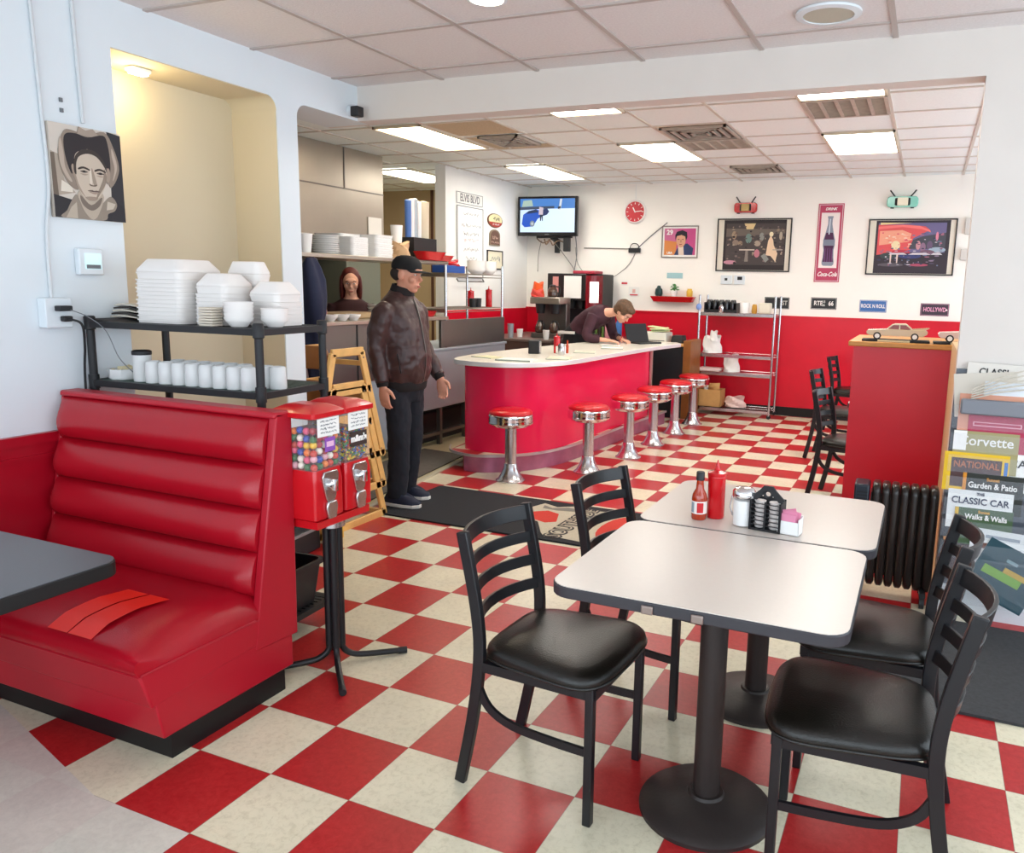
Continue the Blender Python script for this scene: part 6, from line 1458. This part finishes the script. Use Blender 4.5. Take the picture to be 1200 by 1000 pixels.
m = MB(); m.box(.02, .075, -.05, .01, -.04, .018); obj('camera_body', m, BLKP, t, bev=.006)
# ================================================================ PEOPLE
def ring(c, ax_u, ax_v, a, b, n=24, sq=2.3):
    c = Vector(c); u = Vector(ax_u).normalized(); v = Vector(ax_v).normalized(); out = []
    for k in range(n):
        t_ = 2*PI*k/n; cc, ss = math.cos(t_), math.sin(t_); p = 2/sq
        out.append(tuple(c + u*(math.copysign(abs(cc)**p, cc)*a) + v*(math.copysign(abs(ss)**p, ss)*b)))
    return out
def trunk(m, secs, n=24):
    # secs: (centre, forward half-size, side half-size, tilt of the section normal in the xz plane)
    rings = []
    for c, a, b, tilt in secs: rings.append(ring(c, (math.cos(tilt), 0, -math.sin(tilt)), (0, 1, 0), a, b, n))
    m.loft(rings)
def limb(m, pts, rs, n=14): m.tube(smooth_curve(pts, 5), [r for r in [v[0] for v in smooth_curve([(r,) for r in rs], 5)]], n)
def hand(m, w, d, side, palm_n, curl=.35, sc=1.):
    # w wrist point, d direction to the fingertips, palm_n palm normal, side +1/-1 puts the thumb
    w = Vector(w); d = Vector(d).normalized(); nrm = (Vector(palm_n) - d*d.dot(Vector(palm_n))).normalized(); s = d.cross(nrm)*side
    o = m.M
    rings = []
    for f_, a, b in ((-.02, .024, .020), (.0, .026, .019), (.03, .036, .017), (.06, .041, .016), (.085, .040, .014), (.095, .034, .010)):
        rings.append([tuple(w + d*f_*sc + s*math.cos(t_)*a*sc + nrm*math.sin(t_)*b*sc) for t_ in [2*PI*k/14 for k in range(14)]])
    m.loft(rings)
    for k, (off, L) in enumerate(((.029, .070), (.010, .078), (-.009, .073), (-.027, .058))):
        b0 = w + d*.082*sc + s*off*sc; p = [b0]; dd = d.copy()
        for j, f_ in enumerate((.45, .32, .25)):
            ang = curl*(.5+.6*j); dd = (d*math.cos(ang*(j+1)*.6) + nrm*math.sin(ang*(j+1)*.6)).normalized(); p.append(p[-1] + dd*L*f_*sc)
        m.tube(p, [.0095*sc, .009*sc, .0082*sc, .0065*sc], 8)
    b0 = w + d*.02*sc + s*.03*sc; p = [b0, b0 + (d*.7+s*.75+nrm*.2).normalized()*.032*sc, b0 + (d*.7+s*.75+nrm*.2).normalized()*.032*sc + (d*.95+s*.25+nrm*.3).normalized()*.05*sc]
    m.tube(p, [.013*sc, .0115*sc, .008*sc], 8)
def head_mesh(m, c, R):
    # c centre of the head, R rotation (local x forward)
    o = m.M; m.M = Matrix.Translation(c) @ R
    m.ell(-.008, 0, .02, .095, .076, .098, 20, 14); m.ell(.022, 0, -.045, .066, .058, .068, 18, 12); m.ell(.058, 0, -.092, .026, .026, .022, 12, 8)
    m.ell(.082, 0, .035, .018, .05, .022, 12, 8)       # brow
    m.loft([[(.082, -.008, .025), (.082, .008, .025), (.07, 0, .02)], [(.112, -.016, -.022), (.112, .016, -.022), (.08, 0, -.025)], [(.10, -.014, -.034), (.10, .014, -.034), (.075, 0, -.03)]])
    m.ell(.104, 0, -.022, .014, .013, .011, 10, 8)
    m.ell(.082, 0, -.062, .014, .026, .008, 12, 8); m.ell(.080, 0, -.075, .014, .022, .008, 12, 8)
    for s in (-1, 1): m.ell(-.005, s*.078, -.005, .022, .010, .034, 10, 8); m.ell(.06, s*.045, -.025, .028, .02, .025, 10, 8)
    m.M = o
def face_parts(t, c, R, iris='#3a2a20', lip='#a8594e'):
    M_ = Matrix.Translation(c) @ R
    for s in (-1, 1):
        m = MB(); m.M = M_; m.ell(.0765, s*.031, .008, .0105, .0125, .006, 12, 8); e = obj('eye', m, S('eye_white', '#e9e4df', rough=.2), t)
        m = MB(); m.M = M_; m.ell(.0845, s*.031, .008, .0035, .005, .005, 10, 8); obj('iris', m, S('iris', iris, rough=.2), e)
        m = MB(); m.M = M_; m.bar([(.092, s*.014, .030), (.096, s*.030, .036), (.086, s*.048, .030)], .006, .007); obj('eyebrow', m, S('brow', '#4a3a32', rough=.8), t)
    m = MB(); m.M = M_; m.ell(.093, 0, -.067, .006, .022, .0065, 14, 8); obj('lips', m, S('lip', lip, rough=.45), t)
LEATH = S('brown_leather', '#402a29', rough=.38, noise=.15, nscale=8, bump=.6, bscale=25)
RIB = S('ribbed_knit', '#1c1718', rough=.85)
JEAN = S('black_denim', '#1a1d26', rough=.85, noise=.15, nscale=12, bump=.4, bscale=60)
tex = bpy.data.textures.new('cloth_folds', 'CLOUDS'); tex.noise_scale = .10; tex.noise_depth = 2
def folds(o, s=.018): d = o.modifiers.new('folds', 'DISPLACE'); d.texture = tex; d.strength = s; d.mid_level = .5

# ---- man in cap
t = thing('person', 'person in dark brown leather jacket, black cap and black trousers standing on the logo mat', 'person', (-.575, .955, .012), math.radians(3))
Rh = rotm(0, math.radians(6), math.radians(4)); hc = Vector((.045, 0, 1.575))
m = MB()
trunk(m, [((0, 0, .84), .10, .14, 0), ((.01, 0, 1.0), .11, .15, 0), ((.0, 0, 1.2), .11, .15, 0), ((-.01, 0, 1.36), .08, .14, 0), ((.0, 0, 1.43), .055, .07, .2), ((.03, 0, 1.50), .052, .055, .3), ((.035, 0, 1.55), .05, .055, .3)])
head_mesh(m, hc, Rh)
limb(m, [(0, -.09, .86), (.02, -.095, .47), (.0, -.10, .09)], [.08, .055, .04]); limb(m, [(0, .09, .86), (.0, .10, .47), (-.06, .11, .09)], [.08, .055, .04])
m.tube([(-.03, -.10, .05), (.14, -.105, .035)], [.035, .028], 10); m.tube([(-.09, .11, .05), (.08, .12, .035)], [.035, .028], 10)
RA = [(-.008, -.150, 1.355), (-.022, -.200, 1.30), (-.052, -.232, 1.10), (.0, -.245, .865)]; LA = [(-.008, .150, 1.355), (-.01, .205, 1.30), (.0, .255, 1.10), (.13, .265, .875)]
limb(m, RA, [.045, .045, .036, .026]); limb(m, LA, [.045, .045, .036, .026])
hand(m, (.005, -.247, .845), (.12, .03, -1), 1, (.1, 1, 0), .35, 1.05); hand(m, (.138, .266, .855), (.25, -.05, -1), -1, (.1, -1, 0), .5, 1.05)
obj('body', m, SKIN, t, remesh=.0055, smoothit=3)
face_parts(t, hc, Rh)
m = MB()
trunk(m, [((.005, 0, .825), .128, .165, 0), ((.012, 0, .86), .140, .178, 0), ((.02, 0, .95), .158, .192, 0), ((.022, 0, 1.05), .160, .195, 0), ((.01, 0, 1.18), .150, .196, 0), ((.0, 0, 1.28), .140, .20, 0), ((-.008, 0, 1.36), .118, .195, .05), ((-.008, 0, 1.41), .095, .15, .1), ((.0, 0, 1.45), .076, .095, .25), ((.008, 0, 1.475), .068, .078, .3)], 32)
limb(m, RA, [.060, .078, .062, .048]); limb(m, LA, [.060, .078, .062, .048])
j = obj('jacket', m, LEATH, t, remesh=.009, smoothit=6); folds(j, .03)
m = MB(); trunk(m, [((.004, 0, .80), .130, .166, 0), ((.006, 0, .815), .138, .172, 0), ((.01, 0, .855), .140, .176, 0), ((.012, 0, .868), .134, .170, 0)], 32); obj('waistband', m, RIB, t)
for w_, e_ in (((-.004, -.243, .885), (.005, -.247, .842)), ((.115, .264, .893), (.138, .266, .855))):
    m = MB(); m.tube([w_, e_], [.043, .036], 16); obj('cuff', m, RIB, t)
m = MB(); m.bar(smooth_curve([(.158, 0, .86), (.178, 0, .95), (.181, 0, 1.05), (.160, 0, 1.18), (.139, 0, 1.28), (.112, 0, 1.37), (.09, 0, 1.42)], 4), .008, .010, up=(1, 0, 0)); obj('zipper', m, STEELD, t)
m = MB(); m.loft([ring((.004, 0, 1.455), (1, 0, -.3), (0, 1, 0), .078, .088, 24), ring((.012, 0, 1.50), (1, 0, -.3), (0, 1, 0), .070, .074, 24), ring((.014, 0, 1.502), (1, 0, -.3), (0, 1, 0), .060, .064, 24), ring((.006, 0, 1.46), (1, 0, -.3), (0, 1, 0), .062, .070, 24)], cap=False); obj('collar', m, RIB, t)
m = MB(); m.bar([(.078, -.178, 1.06), (.10, -.172, .93)], .006, .022, up=(.3, -1, 0)); obj('pocket_welt', m, INK, t)
m = MB(); trunk(m, [((0, 0, .72), .105, .155, 0), ((0, 0, .80), .125, .165, 0), ((0, 0, .86), .12, .16, 0)]); limb(m, [(0, -.085, .82), (.025, -.095, .47), (.0, -.10, .055)], [.098, .078, .070]); limb(m, [(0, .085, .82), (.0, .10, .47), (-.06, .11, .055)], [.098, .078, .070])
j = obj('trousers', m, JEAN, t, remesh=.01, smoothit=4); folds(j, .022)
for (x, y) in ((0, -.105), (-.06, .115)):
    m = MB(); o0 = [(x-.085, y-.03), (x-.02, y-.042), (x+.08, y-.048), (x+.15, y-.042), (x+.185, y-.01), (x+.185, y+.02), (x+.15, y+.042), (x+.08, y+.042), (x-.02, y+.036), (x-.085, y+.03), (x-.10, y)]
    cx_, cy_ = x+.04, y
    m.loft([[(a, b, z if a < x+.05 else (z if z < .05 else .04+(z-.04)*max(0, 1-(a-x-.05)/.16))) for a, b in [(cx_+(p-cx_)*s_, cy_+(q-cy_)*s_) for p, q in o0]] for z, s_ in ((.022, 1), (.045, .98), (.07, .88), (.095, .70))]); sh = obj('shoe', m, S('shoe_navy', '#20263a', rough=.7), t, angle=70)
    m = MB(); m.prism([(cx_+(p-cx_)*1.03, cy_+(q-cy_)*1.05) for p, q in o0], 0, .024); obj('sole', m, S('sole_white', '#e3e1dc', rough=.6), sh, bev=.004)
m = MB(); m.M = Matrix.Translation(hc) @ Rh
m.loft([[(x*1.0, y, z) for x, y in ell2(-.008, 0, a, b, 28)] for z, a, b in ((.035, .104, .086), (.055, .106, .088), (.085, .098, .082), (.110, .078, .066), (.124, .045, .04), (.128, .008, .008))]); obj('cap_crown', m, S('cap_black', '#141416', rough=.85), t)
m = MB(); m.M = Matrix.Translation(hc) @ Rh
n = 14; rows = []
for k in range(n+1):
    a = -1.15 + 2.3*k/n; rows.append([(.098*math.cos(a)-.008, .083*math.sin(a), .040), (.098*math.cos(a)-.008+.085*math.cos(a)**1.0, .083*math.sin(a)*1.02, .034 - .012*math.sin(a)**2)])
v = []; 
for r in rows: v += [r[0], r[1], (r[1][0], r[1][1], r[1][2]-.004), (r[0][0], r[0][1], r[0][2]-.004)]
m.add(v, [f for k in range(n) for f in ((4*k, 4*k+1, 4*k+5, 4*k+4), (4*k+1, 4*k+2, 4*k+6, 4*k+5), (4*k+2, 4*k+3, 4*k+7, 4*k+6))]); obj('cap_visor', m, S('cap_black', '#141416', rough=.85), t)
m = MB(); m.M = Matrix.Translation(hc) @ Rh; m.ell(-.038, 0, .002, .078, .083, .056, 22, 14); obj('hair', m, S('hair_dark', '#2b2624', rough=.8), t)

# ---- woman bent over the counter
t = thing('person', 'person with short brown hair bent over the counter writing, plum shirt and black apron', 'person', (-1.00, 4.86, 0), math.radians(-8))
hc = Vector((.62, -.0, 1.265)); Rh = rotm(0, math.radians(52), math.radians(-4))
S_ = [((.0, 0, .86), .105, .155, 0), ((.02, 0, .98), .105, .14, .35), ((.11, 0, 1.10), .10, .14, .75), ((.24, 0, 1.19), .10, .155, 1.05), ((.35, 0, 1.235), .09, .165, 1.2), ((.42, 0, 1.25), .055, .08, 1.25), ((.50, 0, 1.26), .048, .05, 1.2), ((.56, 0, 1.27), .05, .05, 1.1)]
m = MB(); trunk(m, S_[:]); head_mesh(m, hc, Rh)
A1 = [(.34, -.17, 1.22), (.30, -.25, 1.0), (.52, -.17, .955)]; A2 = [(.34, .17, 1.22), (.36, .24, 1.0), (.56, .10, .955)]
limb(m, A1, [.042, .034, .024]); limb(m, A2, [.042, .034, .024])
hand(m, (.53, -.165, .955), (1, .35, -.15), 1, (0, 0, -1), .6, .95); hand(m, (.57, .09, .95), (1, -.5, -.1), -1, (0, 0, -1), .4, .95)
limb(m, [(0, -.08, .86), (.02, -.09, .45), (-.02, -.09, .07)], [.085, .055, .04]); limb(m, [(0, .08, .86), (.02, .09, .45), (-.02, .09, .07)], [.085, .055, .04])
obj('body', m, S('skin_fair', '#dba58c', rough=.5), t, remesh=.006, smoothit=3); face_parts(t, hc, Rh)
PLUM = S('plum_shirt', '#40202c', rough=.75, noise=.15, nscale=18, bump=.4, bscale=40)
m = MB(); trunk(m, [((c[0], c[1], c[2]), a+.022, b+.022, q) for c, a, b, q in S_[:6]], 28); limb(m, A1[:2]+[(.44, -.20, .965)], [.068, .055, .045]); limb(m, A2[:2]+[(.48, .16, .965)], [.068, .055, .045])
j = obj('shirt', m, PLUM, t, remesh=.010, smoothit=5); folds(j, .018)
m = MB(); trunk(m, [((.0, 0, .70), .125, .165, 0), ((.0, 0, .86), .135, .182, 0), ((.02, 0, .98), .135, .168, .35), ((.07, 0, 1.05), .13, .165, .6)], 28); limb(m, [(0, -.08, .80), (.02, -.09, .45), (-.02, -.09, .06)], [.10, .075, .06]); limb(m, [(0, .08, .80), (.02, .09, .45), (-.02, .09, .06)], [.10, .075, .06])
obj('apron_and_trousers', m, S('black_cloth', '#14161b', rough=.85), t, remesh=.012, smoothit=4)
m = MB(); m.box(-.12, .10, -.19, -.175, 1.0, 1.03); obj('belt_tag', m, PAPER, t)
HB = S('hair_brown', '#5d4430', rough=.6, noise=.35, nscale=40, bump=.9, bscale=90)
m = MB(); m.M = Matrix.Translation(hc) @ Rh; m.ell(-.025, 0, .035, .108, .092, .098, 22, 14); m.ell(-.05, 0, -.02, .07, .088, .07, 18, 12); m.ell(.045, 0, .085, .05, .07, .03, 14, 8); j = obj('hair', m, HB, t, remesh=.008, smoothit=3); folds(j, .02)
for (x, y) in ((0, -.09), (0, .09)):
    m = MB(); m.ell(x+.03, y, .035, .13, .045, .035, 16, 10); m.box(x-.08, x+.14, y-.04, y+.04, 0, .02); obj('shoe', m, BLKP, t, remesh=.01)
m = MB(); m.tube([(0, 0, 0), (.05, .01, .10)], .004, 8); tag(obj('pen', m, INKR, loc=(-.395, 4.66, .92)), 'pen held by the bent-over woman over her papers', 'pen')

# ---- cook behind the pass
t = thing('person', 'person with long red hair in the kitchen, eyes lowered, seen between the pass shelves', 'person', (-2.46, 2.74, .05), math.radians(-50))
hc = Vector((.03, 0, 1.475)); Rh = rotm(0, math.radians(16), 0)
m = MB(); trunk(m, [((0, 0, .82), .10, .15, 0), ((0, 0, 1.0), .095, .13, 0), ((0, 0, 1.15), .10, .14, 0), ((-.01, 0, 1.27), .08, .15, 0), ((.0, 0, 1.33), .05, .06, .2), ((.01, 0, 1.42), .045, .045, .2)]); head_mesh(m, hc, Rh)
B1 = [(0, -.16, 1.26), (.0, -.22, 1.05), (.20, -.08, 1.12)]; B2 = [(0, .16, 1.26), (.0, .22, 1.05), (.20, .08, 1.12)]
limb(m, B1, [.04, .033, .024]); limb(m, B2, [.04, .033, .024]); hand(m, (.20, -.08, 1.12), (.5, .7, .5), 1, (0, 1, 0), .6, .9); hand(m, (.20, .08, 1.12), (.5, -.7, .5), -1, (0, -1, 0), .6, .9)
limb(m, [(0, -.08, .84), (.0, -.09, .45), (-.02, -.09, .06)], [.085, .055, .04]); limb(m, [(0, .08, .84), (.0, .09, .45), (-.02, .09, .06)], [.085, .055, .04])
obj('body', m, S('skin_pale', '#e0a990', rough=.5), t, remesh=.006, smoothit=3); face_parts(t, hc, Rh, '#3a2a20', '#8d3a38')
m = MB(); trunk(m, [((0, 0, .82), .12, .17, 0), ((0, 0, 1.0), .115, .15, 0), ((0, 0, 1.15), .12, .165, 0), ((-.01, 0, 1.27), .10, .17, 0), ((.0, 0, 1.32), .07, .085, .2)]); limb(m, B1[:2]+[(.13, -.13, 1.09)], [.06, .05, .04]); limb(m, B2[:2]+[(.13, .13, 1.09)], [.06, .05, .04])
obj('blouse', m, S('wine_cloth', '#3a1d22', rough=.8), t, remesh=.012, smoothit=3)
m = MB(); trunk(m, [((0, 0, .74), .12, .165, 0), ((0, 0, .88), .125, .175, 0)]); limb(m, [(0, -.08, .80), (0, -.09, .45), (-.02, -.09, .02)], [.10, .075, .06]); limb(m, [(0, .08, .80), (0, .09, .45), (-.02, .09, .02)], [.10, .075, .06]); obj('trousers', m, JEAN, t, remesh=.014, smoothit=3)
HR = S('hair_red', '#571a16', rough=.5, noise=.3, nscale=40, bump=.8, bscale=80)
m = MB(); m.M = Matrix.Translation(hc) @ Rh; m.ell(-.038, 0, .045, .105, .088, .092, 22, 14); m.ell(-.06, 0, -.09, .06, .10, .14, 18, 12)
for s in (-1, 1): m.ell(-.01, s*.086, -.07, .05, .024, .14, 12, 10)
obj('hair', m, HR, t, remesh=.008, smoothit=3)
m = MB(); m.lathe([(.04, 0), (.07, .04), (.066, .04), (.03, .01), (.001, .01)], 20); tag(obj('held_bowl', m, PORC, loc=(-2.27, 2.56, 1.19)), 'white bowl held by the red-haired cook', 'bowl')

folds(bpy.data.objects['navy_jacket'], .035)
# turn the lettering into real meshes
dg = bpy.context.evaluated_depsgraph_get()
for o in [o for o in scn.objects if o.type == 'FONT']:
    me = bpy.data.meshes.new_from_object(o.evaluated_get(dg)); n = bpy.data.objects.new('lettering', me); COL.objects.link(n)
    n.parent = o.parent; n.location = o.location; n.rotation_euler = o.rotation_euler; n.scale = o.scale
    bpy.data.objects.remove(o)
